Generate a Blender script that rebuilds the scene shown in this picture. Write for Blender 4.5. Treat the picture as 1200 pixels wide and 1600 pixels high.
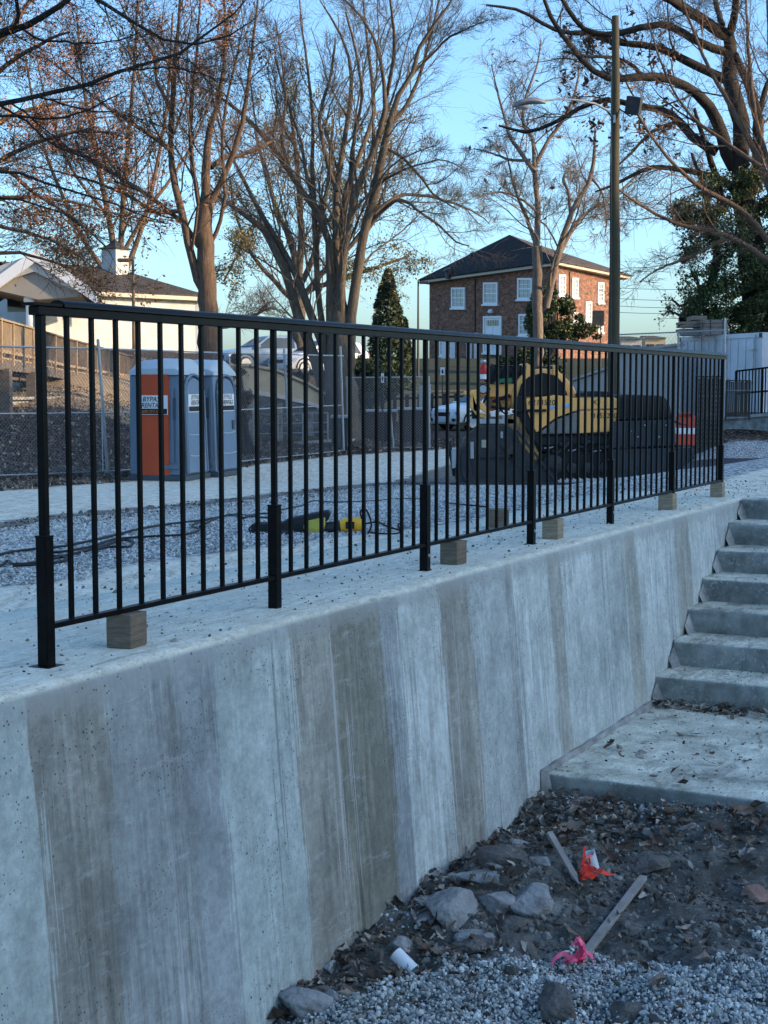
import bpy, math, random
import numpy as np
from mathutils import Matrix, Vector
R = math.radians
for o in list(bpy.data.objects): bpy.data.objects.remove(o)
scene = bpy.context.scene
COL = scene.collection
rng = np.random.default_rng(7); random.seed(7)

# ------------------------------------------------------------------ camera / world / sun / exposure
FPX = 2310.0; PITCH = math.atan(195 / FPX); EYE = 0.82
cam = bpy.data.objects.new('camera', bpy.data.cameras.new('camera')); COL.objects.link(cam)
cam.location = (0, 0, EYE); cam.rotation_euler = (math.pi / 2 - PITCH, 0, 0)
cam.data.sensor_fit = 'VERTICAL'; cam.data.sensor_height = 36; cam.data.lens = 36 * FPX / 1600
cam.data.clip_start = 0.05; cam.data.clip_end = 3000
scene.camera = cam
SUN_EL, SUN_AZ = 18.0, 106.0
world = bpy.data.worlds.new('World'); scene.world = world; world.use_nodes = True
wn = world.node_tree.nodes; wl = world.node_tree.links
bg = wn['Background']; sky = wn.new('ShaderNodeTexSky'); sky.sky_type = 'NISHITA'; sky.sun_disc = False
sky.sun_elevation = R(SUN_EL); sky.sun_rotation = R(SUN_AZ)
sky.altitude = 200; sky.air_density = 1.0; sky.dust_density = 2.3; sky.ozone_density = 4.0
wb_ = wn.new('ShaderNodeMix'); wb_.data_type = 'RGBA'; wb_.blend_type = 'MULTIPLY'; wb_.inputs[0].default_value = 1.0; wb_.inputs[7].default_value = (0.85, 0.97, 1.0, 1)   # cool white balance
wl.new(sky.outputs[0], wb_.inputs[6]); wl.new(wb_.outputs[2], bg.inputs[0]); bg.inputs[1].default_value = 0.15
sl = bpy.data.lights.new('sun', 'SUN'); so = bpy.data.objects.new('sun', sl); COL.objects.link(so)
sl.energy = 3.0; sl.angle = R(0.6); sl.color = (1.0, 0.72, 0.44)
sd = Vector((math.sin(R(SUN_AZ)) * math.cos(R(SUN_EL)), math.cos(R(SUN_AZ)) * math.cos(R(SUN_EL)), math.sin(R(SUN_EL))))
so.rotation_euler = sd.to_track_quat('Z', 'Y').to_euler(); so.location = sd * 60
scene.view_settings.view_transform = 'Standard'; scene.view_settings.look = 'None'
scene.view_settings.gamma = 1; scene.view_settings.use_curve_mapping = False
scene.view_settings.exposure = 1.42

# ------------------------------------------------------------------ frames
TH = math.atan(1195 / FPX)
U = np.array([math.sin(TH), math.cos(TH)]); V = np.array([math.cos(TH), -math.sin(TH)]); FACE = -2.69
def W(t, s, z=0.0):
    p = t * U + (FACE - s) * V
    return np.array([p[0], p[1], z])
def ray(px, py):
    a = (px - 600) / FPX; b = (800 - py) / FPX; c, s = math.cos(PITCH), math.sin(PITCH)
    return np.array([a, b * s + c, b * c - s])
def P(px, py, Y):
    d = ray(px, py); return np.array([0, 0, EYE]) + d * (Y / d[1])
def G(px, py, z):
    d = ray(px, py); return np.array([0, 0, EYE]) + d * ((z - EYE) / d[2])
def sm(x, a, b):
    t = np.clip((np.asarray(x, float) - a) / (b - a), 0, 1); return t * t * (3 - 2 * t)
def ih(ix, iy, seed):
    h = (ix.astype(np.int64) * 374761393 + iy.astype(np.int64) * 668265263 + seed * 974634777) & 0xffffffff
    h = ((h ^ (h >> 13)) * 1274126177) & 0xffffffff
    return ((h ^ (h >> 16)) & 0xffffff) / float(0xffffff)
def vnoise(x, y, seed=0):
    x = np.asarray(x, float); y = np.asarray(y, float)
    ix = np.floor(x); iy = np.floor(y); fx = x - ix; fy = y - iy
    fx = fx * fx * (3 - 2 * fx); fy = fy * fy * (3 - 2 * fy)
    a = ih(ix, iy, seed); b = ih(ix + 1, iy, seed); c = ih(ix, iy + 1, seed); d = ih(ix + 1, iy + 1, seed)
    return (a * (1 - fx) + b * fx) * (1 - fy) + (c * (1 - fx) + d * fx) * fy
def fbm(x, y, oct=4, seed=0):
    v = 0; amp = 0.5; f = 1.0
    for i in range(oct):
        v = v + amp * (vnoise(x * f, y * f, seed + i) - 0.5) * 2; f *= 2.03; amp *= 0.5
    return v
def height(x, y):
    x = np.asarray(x, float); y = np.asarray(y, float)
    s = FACE - (x * V[0] + y * V[1])
    a = x / np.maximum(np.abs(y), 1.0)
    z = -0.048 * np.clip(y - 8, 0, 19.4) * sm(s, 0.9, 4.0)
    hill = 3.9 * sm(y, 62, 112)
    lw = 1 - sm(a, -0.06, 0.02)
    hl = (1.0 * sm(y, 31, 40) * (1 - sm(a, -0.22, -0.13)) + 1.5 * sm(y, 38, 60) + 2.3 * sm(y, 60, 90))
    hl = np.minimum(hl, 3.9)
    hill = hill * (1 - lw) + hl * lw
    rw = sm(a, 0.205, 0.235)
    hr = 0.55 * sm(y, 34.5, 38.5) + 0.45 * sm(y, 39.3, 39.7)
    rw2 = sm(a, 0.10, 0.2); hr2 = 0.9 * sm(y, 52.5, 53.5)
    hill = np.maximum(hill, np.maximum(hr * rw, hr2 * rw2))
    hill = np.where(y > 0, hill, 0)
    return z + hill
def hit(px, py):
    d = ray(px, py); o = np.array([0, 0, EYE])
    k = np.concatenate([np.arange(3, 60, 0.02), np.arange(60, 400, 0.2)])
    q = o + k[:, None] * d; h = height(q[:, 0], q[:, 1])
    i = np.argmax(q[:, 2] <= h); p = q[i].copy(); p[2] = h[i]; return p
def hz(x, y): return float(height(x, y))

# ------------------------------------------------------------------ materials
class NT:
    def __init__(s, name):
        s.m = bpy.data.materials.new(name); s.m.use_nodes = True; s.n = s.m.node_tree.nodes; s.l = s.m.node_tree.links
        s.b = s.n['Principled BSDF']; s._tc = None
    def node(s, t, **kw):
        nd = s.n.new(t)
        for k, v in kw.items(): setattr(nd, k, v)
        return nd
    def link(s, a, b): s.l.new(a, b)
    def put(s, sock, v):
        if isinstance(v, bpy.types.NodeSocket): s.l.new(v, sock)
        elif v is not None:
            if isinstance(v, (tuple, list)) and len(v) == 3 and sock.type == 'RGBA': v = (*v, 1)
            sock.default_value = v
    def co(s, scale=(1, 1, 1), rot=(0, 0, 0), kind='Object'):
        if s._tc is None: s._tc = s.node('ShaderNodeTexCoord')
        mp = s.node('ShaderNodeMapping'); mp.inputs['Scale'].default_value = scale; mp.inputs['Rotation'].default_value = rot
        s.link(s._tc.outputs[kind], mp.inputs[0]); return mp.outputs[0]
    def noise(s, vec, scale, detail=5, rough=0.55, dist=0.0):
        nd = s.node('ShaderNodeTexNoise'); s.link(vec, nd.inputs['Vector']); nd.inputs['Scale'].default_value = scale
        nd.inputs['Detail'].default_value = detail; nd.inputs['Roughness'].default_value = rough; nd.inputs['Distortion'].default_value = dist
        return nd.outputs['Fac']
    def voro(s, vec, scale, feature='F1', out='Distance'):
        nd = s.node('ShaderNodeTexVoronoi', feature=feature); s.link(vec, nd.inputs['Vector']); nd.inputs['Scale'].default_value = scale
        return nd.outputs[out]
    def ramp(s, fac, stops, interp='LINEAR', sharp=0):
        nd = s.node('ShaderNodeValToRGB'); cr = nd.color_ramp; cr.interpolation = interp
        while len(cr.elements) < len(stops): cr.elements.new(0.5)
        if sharp: stops = [(0.5 + (p_ - 0.5) * sharp, c_) for p_, c_ in stops]
        for e, (p, c) in zip(cr.elements, stops):
            e.position = p; e.color = (*c, 1) if isinstance(c, (tuple, list)) else (c, c, c, 1)
        s.link(fac, nd.inputs[0]); return nd.outputs[0]
    def mix(s, fac, a, b, mode='MIX'):
        nd = s.node('ShaderNodeMix', data_type='RGBA', blend_type=mode)
        s.put(nd.inputs[0], fac); s.put(nd.inputs[6], a); s.put(nd.inputs[7], b); return nd.outputs[2]
    def math(s, op, a, b=None, c=None, clamp=False):
        nd = s.node('ShaderNodeMath', operation=op, use_clamp=clamp); s.put(nd.inputs[0], a)
        if b is not None: s.put(nd.inputs[1], b)
        if c is not None: s.put(nd.inputs[2], c)
        return nd.outputs[0]
    def step(s, v, lo, hi):
        nd = s.node('ShaderNodeMapRange', interpolation_type='SMOOTHSTEP'); s.put(nd.inputs[0], v)
        nd.inputs[1].default_value = lo; nd.inputs[2].default_value = hi; return nd.outputs[0]
    def bump(s, h, dist, strength=1.0, prev=None):
        nd = s.node('ShaderNodeBump'); nd.inputs['Distance'].default_value = dist; nd.inputs['Strength'].default_value = strength
        s.link(h, nd.inputs['Height'])
        if prev is not None: s.link(prev, nd.inputs['Normal'])
        return nd.outputs[0]
    def done(s, col, rough=0.8, normal=None, metal=0.0, spec=0.3, **kw):
        s.put(s.b.inputs['Base Color'], col); s.put(s.b.inputs['Roughness'], rough); s.b.inputs['Metallic'].default_value = metal
        s.b.inputs['Specular IOR Level'].default_value = spec
        if normal is not None: s.link(normal, s.b.inputs['Normal'])
        return s.m
MC = {}
def simple(name, c, rough=0.7, var=0.25, scale=6, bump=0.002, metal=0.0, spec=0.3, dirt=None):
    if name in MC: return MC[name]
    t = NT(name); v = t.co(); n = t.noise(v, scale, 6, 0.6)
    c = np.array(c, float)
    col = t.ramp(n, [(0.25, tuple(c * (1 - var))), (0.75, tuple(np.minimum(c * (1 + var), 1)))])
    if dirt:
        d = t.step(t.noise(v, scale * 0.4, 8, 0.7), 0.5, 0.7); col = t.mix(d, col, dirt)
    nn = t.noise(v, scale * 7, 4, 0.6)
    rg = t.math('MULTIPLY_ADD', n, 0.3, rough - 0.15)
    MC[name] = t.done(col, rg, t.bump(nn, bump) if bump else None, metal, spec); return MC[name]
def rpi(name, stops, rough=0.8, spec=0.2, trans=0.0, vary=0.3):
    t = NT(name); g = t.node('ShaderNodeNewGeometry'); col = t.ramp(g.outputs['Random Per Island'], stops)
    n = t.noise(t.co(), 3.0, 4); col = t.mix(vary, col, t.ramp(n, [(0.3, (0.02,) * 3), (0.7, (0.9,) * 3)]), 'SOFT_LIGHT')
    if trans: t.b.inputs['Transmission Weight'].default_value = 0.0
    MC[name] = t.done(col, rough, None, 0, spec); return MC[name]

# retaining wall with stained vertical bands -------------------------------------------------
def tpx(px, z=-0.5):
    a = (px - 600) / FPX; b = FACE + 0.085 * (-z); Y = b / (V[0] * a + V[1]); return (a * Y) * U[0] + Y * U[1]
LB = (0.365, 0.42, 0.41); OL = (0.225, 0.225, 0.20); MG = (0.265, 0.29, 0.285); PB = (0.255, 0.285, 0.295); BR = (0.27, 0.27, 0.24); B2 = (0.345, 0.36, 0.33); B3 = (0.30, 0.31, 0.285); DO = (0.175, 0.178, 0.145); LM = (0.37, 0.41, 0.405); LL = (0.44, 0.485, 0.475)
bands = [(-60, LB), (48, OL), (160, MG), (285, PB), (338, LB), (458, BR), (524, DO), (604, PB), (628, LL), (697, BR), (742, LM), (798, MG), (812, LL), (866, B3), (886, LL), (935, LM), (985, B2), (1003, LL), (1046, LM), (1062, B3), (1086, LL), (1120, LM)]
T0, T1 = 1.6, 11.6
def wall_mat():
    t = NT('stained_concrete'); v = t.co()
    sep = t.node('ShaderNodeSeparateXYZ'); t.link(v, sep.inputs[0])
    edge = t.noise(t.co((1.2, 1, 0.9)), 2.2, 5, 0.6); edge2 = t.noise(t.co((34, 1, 0.45)), 1.8, 6, 0.75)
    x = t.math('ADD', sep.outputs[0], t.math('MULTIPLY', t.math('SUBTRACT', edge, 0.5), 0.16))
    x = t.math('ADD', x, t.math('MULTIPLY', t.math('SUBTRACT', edge2, 0.5), 0.26))
    f = t.math('DIVIDE', t.math('SUBTRACT', x, T0), T1 - T0)
    st = []
    for i, (px, c) in enumerate(bands):
        q = (tpx(px) - T0) / (T1 - T0)
        if i == 0: st.append((0.0, c)); continue
        st.append((q, c))
    base = t.ramp(f, st[:32], 'CONSTANT' if len(bands) * 2 > 32 else 'LINEAR')
    # soft copy breaks up the bands' edges
    st2 = [(max(0, (tpx(px) - T0) / (T1 - T0)), c) for px, c in bands]; st2[0] = (0, st2[0][1])
    soft = t.ramp(t.math('ADD', f, -0.004), st2)
    blot = t.step(t.noise(t.co((1, 1, 0.45)), 3.1, 6, 0.65), 0.4, 0.72)
    col = t.mix(t.math('MULTIPLY', blot, 0.35), base, soft)
    # vertical drips, trowel smears, mottling
    strk = t.noise(t.co((17, 1, 0.7)), 1.6, 10, 0.78, 0.3); sm_ = t.step(t.noise(t.co((1.6, 1, 0.35)), 1.9, 3), 0.42, 0.6)
    col = t.mix(t.math('MULTIPLY', sm_, 0.6), col, t.ramp(strk, [(0.3, 0.2), (0.5, 0.5), (0.72, 0.8)], sharp=0.7), 'OVERLAY')
    mot = t.noise(t.co((1, 1, 0.6)), 7, 8, 0.7); col = t.mix(0.40, col, t.ramp(mot, [(0.28, 0.27), (0.72, 0.73)], sharp=0.55), 'OVERLAY'); m2 = t.noise(v, 34, 6, 0.75); col = t.mix(0.35, col, t.ramp(m2, [(0.3, 0.3), (0.7, 0.7)], sharp=0.6), 'OVERLAY')
    big = t.noise(v, 1.1, 4); col = t.mix(0.40, col, t.ramp(big, [(0.3, 0.34), (0.7, 0.64)], sharp=0.6), 'OVERLAY')
    dg = t.step(t.noise(t.co((1.6, 1, 7.0), (0, 0.75, 0)), 3.2, 10, 0.78), 0.54, 0.66); col = t.mix(t.math('MULTIPLY', dg, 0.42), col, (0.46, 0.48, 0.49))
    drip = t.step(t.noise(t.co((34, 1, 0.5)), 1.3, 3, 0.6), 0.60, 0.66); dm = t.step(t.noise(t.co((1.5, 1, 0.4)), 2.3, 3), 0.48, 0.58)
    col = t.mix(t.math('MULTIPLY', t.math('MULTIPLY', drip, dm), 0.75), col, (0.44, 0.45, 0.46))
    dark = t.math('MULTIPLY', t.step(t.noise(t.co((44, 1, 0.8)), 1.1, 3, 0.6), 0.60, 0.66), dm)
    col = t.mix(t.math('MULTIPLY', dark, 0.5), col, (0.10, 0.105, 0.11))
    dk2 = t.step(t.noise(t.co((3, 1, 1.6)), 2.4, 9, 0.75), 0.54, 0.70); col = t.mix(t.math('MULTIPLY', dk2, 0.28), col, (0.14, 0.15, 0.15))
    lip = t.step(t.math('ADD', sep.outputs[2], t.math('MULTIPLY', t.math('SUBTRACT', t.noise(t.co((1.2, 1, 1)), 2.0, 6, 0.7), 0.5), 0.22)), -0.10, -0.06)
    col = t.mix(t.math('MULTIPLY', lip, 0.6), col, (0.29, 0.305, 0.295))
    # scratches and chalk flecks
    sc = t.voro(t.co((30, 1, 15), (0, 0.5, 0)), 1.0, 'DISTANCE_TO_EDGE'); scm = t.math('MULTIPLY', t.math('SUBTRACT', 1.0, t.step(sc, 0.0, 0.05)), t.step(t.noise(v, 5.5, 5, 0.7), 0.60, 0.66))
    col = t.mix(t.math('MULTIPLY', scm, 0.28), col, (0.55, 0.57, 0.58))
    pv = t.voro(v, 55); pit = t.math('MULTIPLY', t.math('SUBTRACT', 1.0, t.step(pv, 0.10, 0.20)), t.step(t.noise(v, 3.3, 4), 0.46, 0.58))
    pv2 = t.voro(v, 16); pit2 = t.math('MULTIPLY', t.math('SUBTRACT', 1.0, t.step(pv2, 0.05, 0.09)), t.step(t.noise(v, 2.1, 2), 0.5, 0.55))
    pit = t.math('MAXIMUM', pit, pit2)
    col = t.mix(t.math('MULTIPLY', pit, 0.8), col, (0.07, 0.075, 0.08))
    # the trowelled top and its rounded edge: paler, dusty
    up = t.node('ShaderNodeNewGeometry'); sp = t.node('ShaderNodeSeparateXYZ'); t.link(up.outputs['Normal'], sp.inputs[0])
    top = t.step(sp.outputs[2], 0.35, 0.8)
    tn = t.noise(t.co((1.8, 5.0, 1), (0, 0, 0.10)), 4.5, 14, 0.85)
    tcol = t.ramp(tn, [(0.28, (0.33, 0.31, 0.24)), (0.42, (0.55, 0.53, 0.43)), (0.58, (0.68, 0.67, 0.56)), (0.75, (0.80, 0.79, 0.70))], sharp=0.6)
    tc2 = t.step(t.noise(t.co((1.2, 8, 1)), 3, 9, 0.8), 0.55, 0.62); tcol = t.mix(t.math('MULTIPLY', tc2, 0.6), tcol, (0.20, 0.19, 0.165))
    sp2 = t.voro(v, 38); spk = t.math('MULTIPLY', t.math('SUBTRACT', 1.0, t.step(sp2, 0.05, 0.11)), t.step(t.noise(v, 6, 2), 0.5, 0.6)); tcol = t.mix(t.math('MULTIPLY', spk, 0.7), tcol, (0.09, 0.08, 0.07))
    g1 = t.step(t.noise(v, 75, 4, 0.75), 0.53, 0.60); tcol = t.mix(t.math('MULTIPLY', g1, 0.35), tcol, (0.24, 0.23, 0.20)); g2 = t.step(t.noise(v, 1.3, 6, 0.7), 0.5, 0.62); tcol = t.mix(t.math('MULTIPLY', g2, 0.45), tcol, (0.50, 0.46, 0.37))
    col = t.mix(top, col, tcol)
    nb = t.bump(strk, 0.0015, 0.6); nb = t.bump(t.noise(v, 60, 5, 0.6), 0.0015, 1, nb); nb = t.bump(t.math('SUBTRACT', 1.0, pit), 0.004, 1, nb); nb = t.bump(t.noise(v, 2.2, 3), 0.008, 0.5, nb)
    nb = t.bump(t.noise(t.co((1.5, 3, 1)), 16, 8, 0.75), 0.003, 0.6, nb)
    return t.done(col, 0.72, nb, 0, 0.25)
M_wall = wall_mat()

def concrete(name, side, topc, flecks=0.5):
    t = NT(name); v = t.co()
    n = t.noise(v, 4.5, 9, 0.68); side = np.array(side)
    col = t.ramp(n, [(0.3, tuple(side * 0.6)), (0.5, tuple(side)), (0.72, tuple(side * 1.5))], sharp=0.65)
    fl = t.step(t.noise(v, 45, 3, 0.6), 0.58, 0.64); fm = t.step(t.noise(v, 3, 4), 0.42, 0.6)
    col = t.mix(t.math('MULTIPLY', t.math('MULTIPLY', fl, fm), flecks), col, (0.5, 0.52, 0.53))
    dr = t.step(t.noise(t.co((16, 16, 0.8)), 1.5, 6, 0.7), 0.55, 0.72); col = t.mix(t.math('MULTIPLY', dr, 0.35), col, tuple(side * 0.5))
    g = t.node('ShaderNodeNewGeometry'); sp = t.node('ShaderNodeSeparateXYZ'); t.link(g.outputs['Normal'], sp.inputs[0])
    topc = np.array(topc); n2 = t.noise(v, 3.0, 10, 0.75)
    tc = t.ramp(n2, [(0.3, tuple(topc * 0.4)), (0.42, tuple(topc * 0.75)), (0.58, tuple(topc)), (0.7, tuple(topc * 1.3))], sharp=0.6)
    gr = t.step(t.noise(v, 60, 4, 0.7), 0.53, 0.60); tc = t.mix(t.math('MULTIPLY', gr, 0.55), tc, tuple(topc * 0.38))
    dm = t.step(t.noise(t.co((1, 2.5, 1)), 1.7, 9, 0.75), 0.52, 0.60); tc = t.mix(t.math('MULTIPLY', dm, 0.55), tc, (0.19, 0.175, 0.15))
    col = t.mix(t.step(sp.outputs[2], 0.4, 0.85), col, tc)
    nb = t.bump(n, 0.01, 0.6); nb = t.bump(t.noise(v, 50, 5, 0.65), 0.003, 1, nb)
    return t.done(col, 0.85, nb, 0, 0.2)
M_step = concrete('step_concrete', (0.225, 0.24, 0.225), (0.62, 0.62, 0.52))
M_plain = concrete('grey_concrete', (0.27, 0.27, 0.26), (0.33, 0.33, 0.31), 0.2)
M_pale = simple('pale_concrete', (0.40, 0.37, 0.35), 0.85, 0.15, 1.2, 0.004)
M_tan = simple('tan_stucco', (0.36, 0.29, 0.20), 0.85, 0.15, 2, 0.004)

def black_paint():
    t = NT('black_paint'); v = t.co(); n = t.noise(v, 30, 4); c = t.ramp(n, [(0.4, (0.002, 0.002, 0.0024)), (0.8, (0.005, 0.0055, 0.0065))])
    ch = t.math('MULTIPLY', t.step(t.noise(v, 16, 6, 0.8), 0.70, 0.74), 0.45); c = t.mix(ch, c, (0.25, 0.25, 0.24))
    return t.done(c, t.math('MULTIPLY_ADD', n, 0.3, 0.2), t.bump(t.noise(v, 180, 3), 0.0004), 0, 0.10)
M_black = black_paint()

def ground_mat():
    t = NT('yard_ground'); v = t.co(); at = lambda n: t.node('ShaderNodeAttribute', attribute_name=n).outputs['Fac']
    wob = t.math('SUBTRACT', t.noise(v, 2.4, 6, 0.7), 0.5)
    def mask(name, amt=0.5, soft=0.05): return t.step(t.math('ADD', at(name), t.math('MULTIPLY', wob, amt)), -soft, soft)
    # pale dusty slab / road with tyre streaks running along the yard
    n = t.noise(t.co((4.0, 1.1, 1), (0, 0, TH)), 2.6, 15, 0.84)
    road = t.ramp(n, [(0.28, (0.34, 0.30, 0.22)), (0.42, (0.60, 0.55, 0.44)), (0.58, (0.76, 0.72, 0.60)), (0.75, (0.84, 0.81, 0.71))], sharp=0.55)
    n3 = t.step(t.noise(t.co((1.6, 0.5, 1), (0, 0, 0.3)), 9, 8, 0.75), 0.54, 0.62); road = t.mix(t.math('MULTIPLY', n3, 0.5), road, (0.17, 0.155, 0.13))
    road = t.mix(t.math('MULTIPLY', t.step(t.noise(v, 60, 4, 0.75), 0.52, 0.60), 0.35), road, (0.22, 0.20, 0.17)); peb = t.math('SUBTRACT', 1.0, t.step(t.voro(v, 9), 0.06, 0.12)); pebm = t.step(t.noise(v, 0.8, 3), 0.45, 0.6); road = t.mix(t.math('MULTIPLY', t.math('MULTIPLY', peb, pebm), 0.8), road, (0.10, 0.09, 0.075))
    vg = t.voro(v, 26, 'F1', 'Color'); vd = t.voro(v, 26); 
    bw = t.node('ShaderNodeSeparateColor'); t.link(vg, bw.inputs[0])
    grav = t.ramp(bw.outputs[0], [(0.0, (0.28, 0.29, 0.28)), (0.5, (0.52, 0.53, 0.52)), (1.0, (0.74, 0.75, 0.74))])
    grav = t.mix(t.step(vd, 0.35, 0.7), grav, (0.13, 0.13, 0.13))
    gp = t.step(t.noise(v, 1.6, 7, 0.7), 0.55, 0.68); grav = t.mix(t.math('MULTIPLY', gp, 0.45), grav, (0.24, 0.22, 0.19))
    dirt = t.ramp(t.noise(v, 9, 9, 0.75), [(0.3, (0.035, 0.032, 0.028)), (0.55, (0.12, 0.11, 0.10)), (0.72, (0.38, 0.38, 0.37))])
    lf = t.voro(v, 13, 'F1', 'Color'); lb = t.node('ShaderNodeSeparateColor'); t.link(lf, lb.inputs[0])
    leaf = t.ramp(lb.outputs[0], [(0.0, (0.035, 0.025, 0.018)), (0.45, (0.11, 0.075, 0.05)), (0.8, (0.19, 0.13, 0.09)), (1.0, (0.30, 0.24, 0.18))])
    leaf = t.mix(t.step(t.voro(v, 13), 0.3, 0.65), leaf, (0.02, 0.016, 0.012))
    grass = t.ramp(t.noise(v, 6, 9, 0.75), [(0.3, (0.018, 0.022, 0.012)), (0.6, (0.055, 0.058, 0.032)), (0.8, (0.12, 0.10, 0.06))])
    asph = t.ramp(t.noise(v, 20, 4), [(0.3, (0.035, 0.04, 0.048)), (0.7, (0.07, 0.075, 0.085))])
    col = t.mix(mask('gravel', 0.35), road, grav)
    col = t.mix(t.math('MULTIPLY', mask('rut', 0.9, 0.12), 0.9), col, dirt)
    col = t.mix(mask('leafy', 1.2, 0.2), col, leaf)
    col = t.mix(mask('asphalt', 0.8, 0.05), col, asph)
    col = t.mix(mask('grassy', 6.0, 0.6), col, grass)
    sun_col = t.ramp(t.noise(v, 3, 9, 0.75), [(0.3, (0.20, 0.14, 0.08)), (0.6, (0.40, 0.30, 0.18)), (0.8, (0.5, 0.40, 0.26))]); col = t.mix(mask('sun_patch', 2.0, 0.3), col, sun_col)  # sunlit patch under the ramp painted as pale dry ground
    nb = t.bump(vd, 0.02, t.math('MULTIPLY', 1.0, 1.0) if False else 0.6); nb = t.bump(t.noise(v, 9, 9, 0.75), 0.012, 0.6, nb)
    return t.done(col, 0.9, nb, 0, 0.15)
M_ground = ground_mat()
def lower_mat():
    t = NT('dark_dirt'); v = t.co(); n = t.noise(v, 6, 10, 0.75)
    c = t.ramp(n, [(0.3, (0.03, 0.029, 0.026)), (0.5, (0.10, 0.098, 0.088)), (0.6, (0.19, 0.188, 0.17)), (0.72, (0.36, 0.36, 0.33))])
    s = t.step(t.noise(v, 60, 3, 0.6), 0.60, 0.68); c = t.mix(t.math('MULTIPLY', s, 0.6), c, (0.30, 0.31, 0.32))
    a = t.node('ShaderNodeAttribute', attribute_name='gravel').outputs['Fac']; m = t.step(t.math('ADD', a, t.math('MULTIPLY', t.math('SUBTRACT', n, 0.5), 0.6)), -0.08, 0.08)
    c = t.mix(t.math('MULTIPLY', m, 0.8), c, t.ramp(t.noise(v, 50, 3), [(0.35, (0.10, 0.105, 0.11)), (0.7, (0.34, 0.36, 0.38))]))
    nb = t.bump(n, 0.03, 0.8); nb = t.bump(t.noise(v, 60, 6, 0.7), 0.006, 1, nb)
    return t.done(c, 0.92, nb, 0, 0.15)
M_dirt = lower_mat()
M_stone = rpi('gravel_stone', [(0, (0.22, 0.235, 0.235)), (0.5, (0.44, 0.47, 0.46)), (0.85, (0.64, 0.67, 0.66)), (1, (0.16, 0.15, 0.14))], 0.8)
M_clod = rpi('soil_clod', [(0, (0.04, 0.037, 0.032)), (0.6, (0.115, 0.11, 0.10)), (1, (0.27, 0.27, 0.25))], 0.95)
M_leafl = rpi('dead_leaf', [(0, (0.05, 0.036, 0.028)), (0.4, (0.13, 0.10, 0.078)), (0.75, (0.22, 0.185, 0.155)), (1, (0.38, 0.35, 0.31))], 0.75)
M_rubble = simple('rubble', (0.27, 0.275, 0.275), 0.9, 0.45, 5, 0.012, dirt=(0.09, 0.08, 0.07))
M_soilrock = simple('soil_covered_rock', (0.13, 0.12, 0.11), 0.95, 0.5, 5, 0.02, dirt=(0.05, 0.045, 0.04))
M_pvc = simple('white_pvc', (0.66, 0.70, 0.74), 0.4, 0.08, 5, 0.0005, spec=0.5)
M_dark = simple('dark_inside', (0.01, 0.01, 0.01), 0.9, 0.1, 3, 0)
M_stake = simple('weathered_stake', (0.27, 0.25, 0.23), 0.85, 0.35, 12, 0.003)
def tape(name, c):
    t = NT(name); return t.done(c, 0.45, t.bump(t.noise(t.co(), 60, 3), 0.002), 0, 0.5)
M_orange_tape = tape('orange_tape', (0.95, 0.065, 0.035)); M_pink_tape = tape('pink_tape', (0.90, 0.12, 0.24))
def wood(name, c, sc=(1, 1, 1), rough=0.8):
    t = NT(name); c = np.array(c); v = t.co(sc); n = t.noise(v, 10, 8, 0.7, 0.6)
    col = t.ramp(n, [(0.3, tuple(c * 0.5)), (0.55, tuple(c)), (0.8, tuple(np.minimum(c * 1.5, 1)))])
    return t.done(col, rough, t.bump(n, 0.004), 0, 0.2)
M_block = wood('block_timber', (0.17, 0.135, 0.10), (1, 1, 6)); M_block2 = wood('pale_block_timber', (0.30, 0.24, 0.17), (1, 1, 6))
M_deck = wood('deck_timber', (0.33, 0.25, 0.17), (1, 1, 0.3)); M_deck_shade = wood('shaded_deck_timber', (0.19, 0.155, 0.125), (1, 1, 0.3)); M_deckdark = wood('deck_frame_timber', (0.15, 0.13, 0.115), (0.3, 0.3, 1))  # second deck tone: shade on the far stretch put into the colour
M_pole = wood('pole_timber', (0.075, 0.066, 0.042), (6, 6, 0.25))
def bark(name, c):
    t = NT(name); c = np.array(c); v = t.co((3, 3, 0.6)); n = t.noise(v, 5, 9, 0.75)
    col = t.ramp(n, [(0.3, tuple(c * 0.45)), (0.55, tuple(c)), (0.8, tuple(c * 1.7))])
    return t.done(col, 0.9, t.bump(n, 0.04), 0, 0.15)
M_bark = bark('grey_bark', (0.135, 0.11, 0.085)); M_bark_red = bark('red_brown_bark', (0.15, 0.10, 0.07)); M_bark_pale = bark('pale_bark', (0.20, 0.16, 0.13)); M_bark_dark = bark('dark_bark', (0.05, 0.042, 0.036))
M_galv = simple('galvanised_steel', (0.38, 0.40, 0.42), 0.45, 0.15, 10, 0, 0.6, 0.5)
M_wire = simple('fence_wire', (0.22, 0.23, 0.24), 0.5, 0.2, 10, 0, 0.5, 0.4)
M_steel_dark = simple('dark_steel', (0.03, 0.032, 0.036), 0.5, 0.4, 5, 0.002, 0.2, 0.4, dirt=(0.07, 0.065, 0.06))
M_rubber = simple('black_rubber', (0.013, 0.013, 0.014), 0.6, 0.3, 8, 0.001)
M_sooty = simple('sooty_black', (0.009, 0.009, 0.01), 0.65, 0.4, 4, 0.002, dirt=(0.02, 0.018, 0.016))
M_hopper = simple('blue_black_plate', (0.024, 0.030, 0.040), 0.5, 0.4, 3, 0.002, 0.2, 0.4, dirt=(0.045, 0.05, 0.055))
M_asphaltcake = simple('caked_asphalt', (0.05, 0.048, 0.046), 0.95, 0.6, 12, 0.03)
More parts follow.
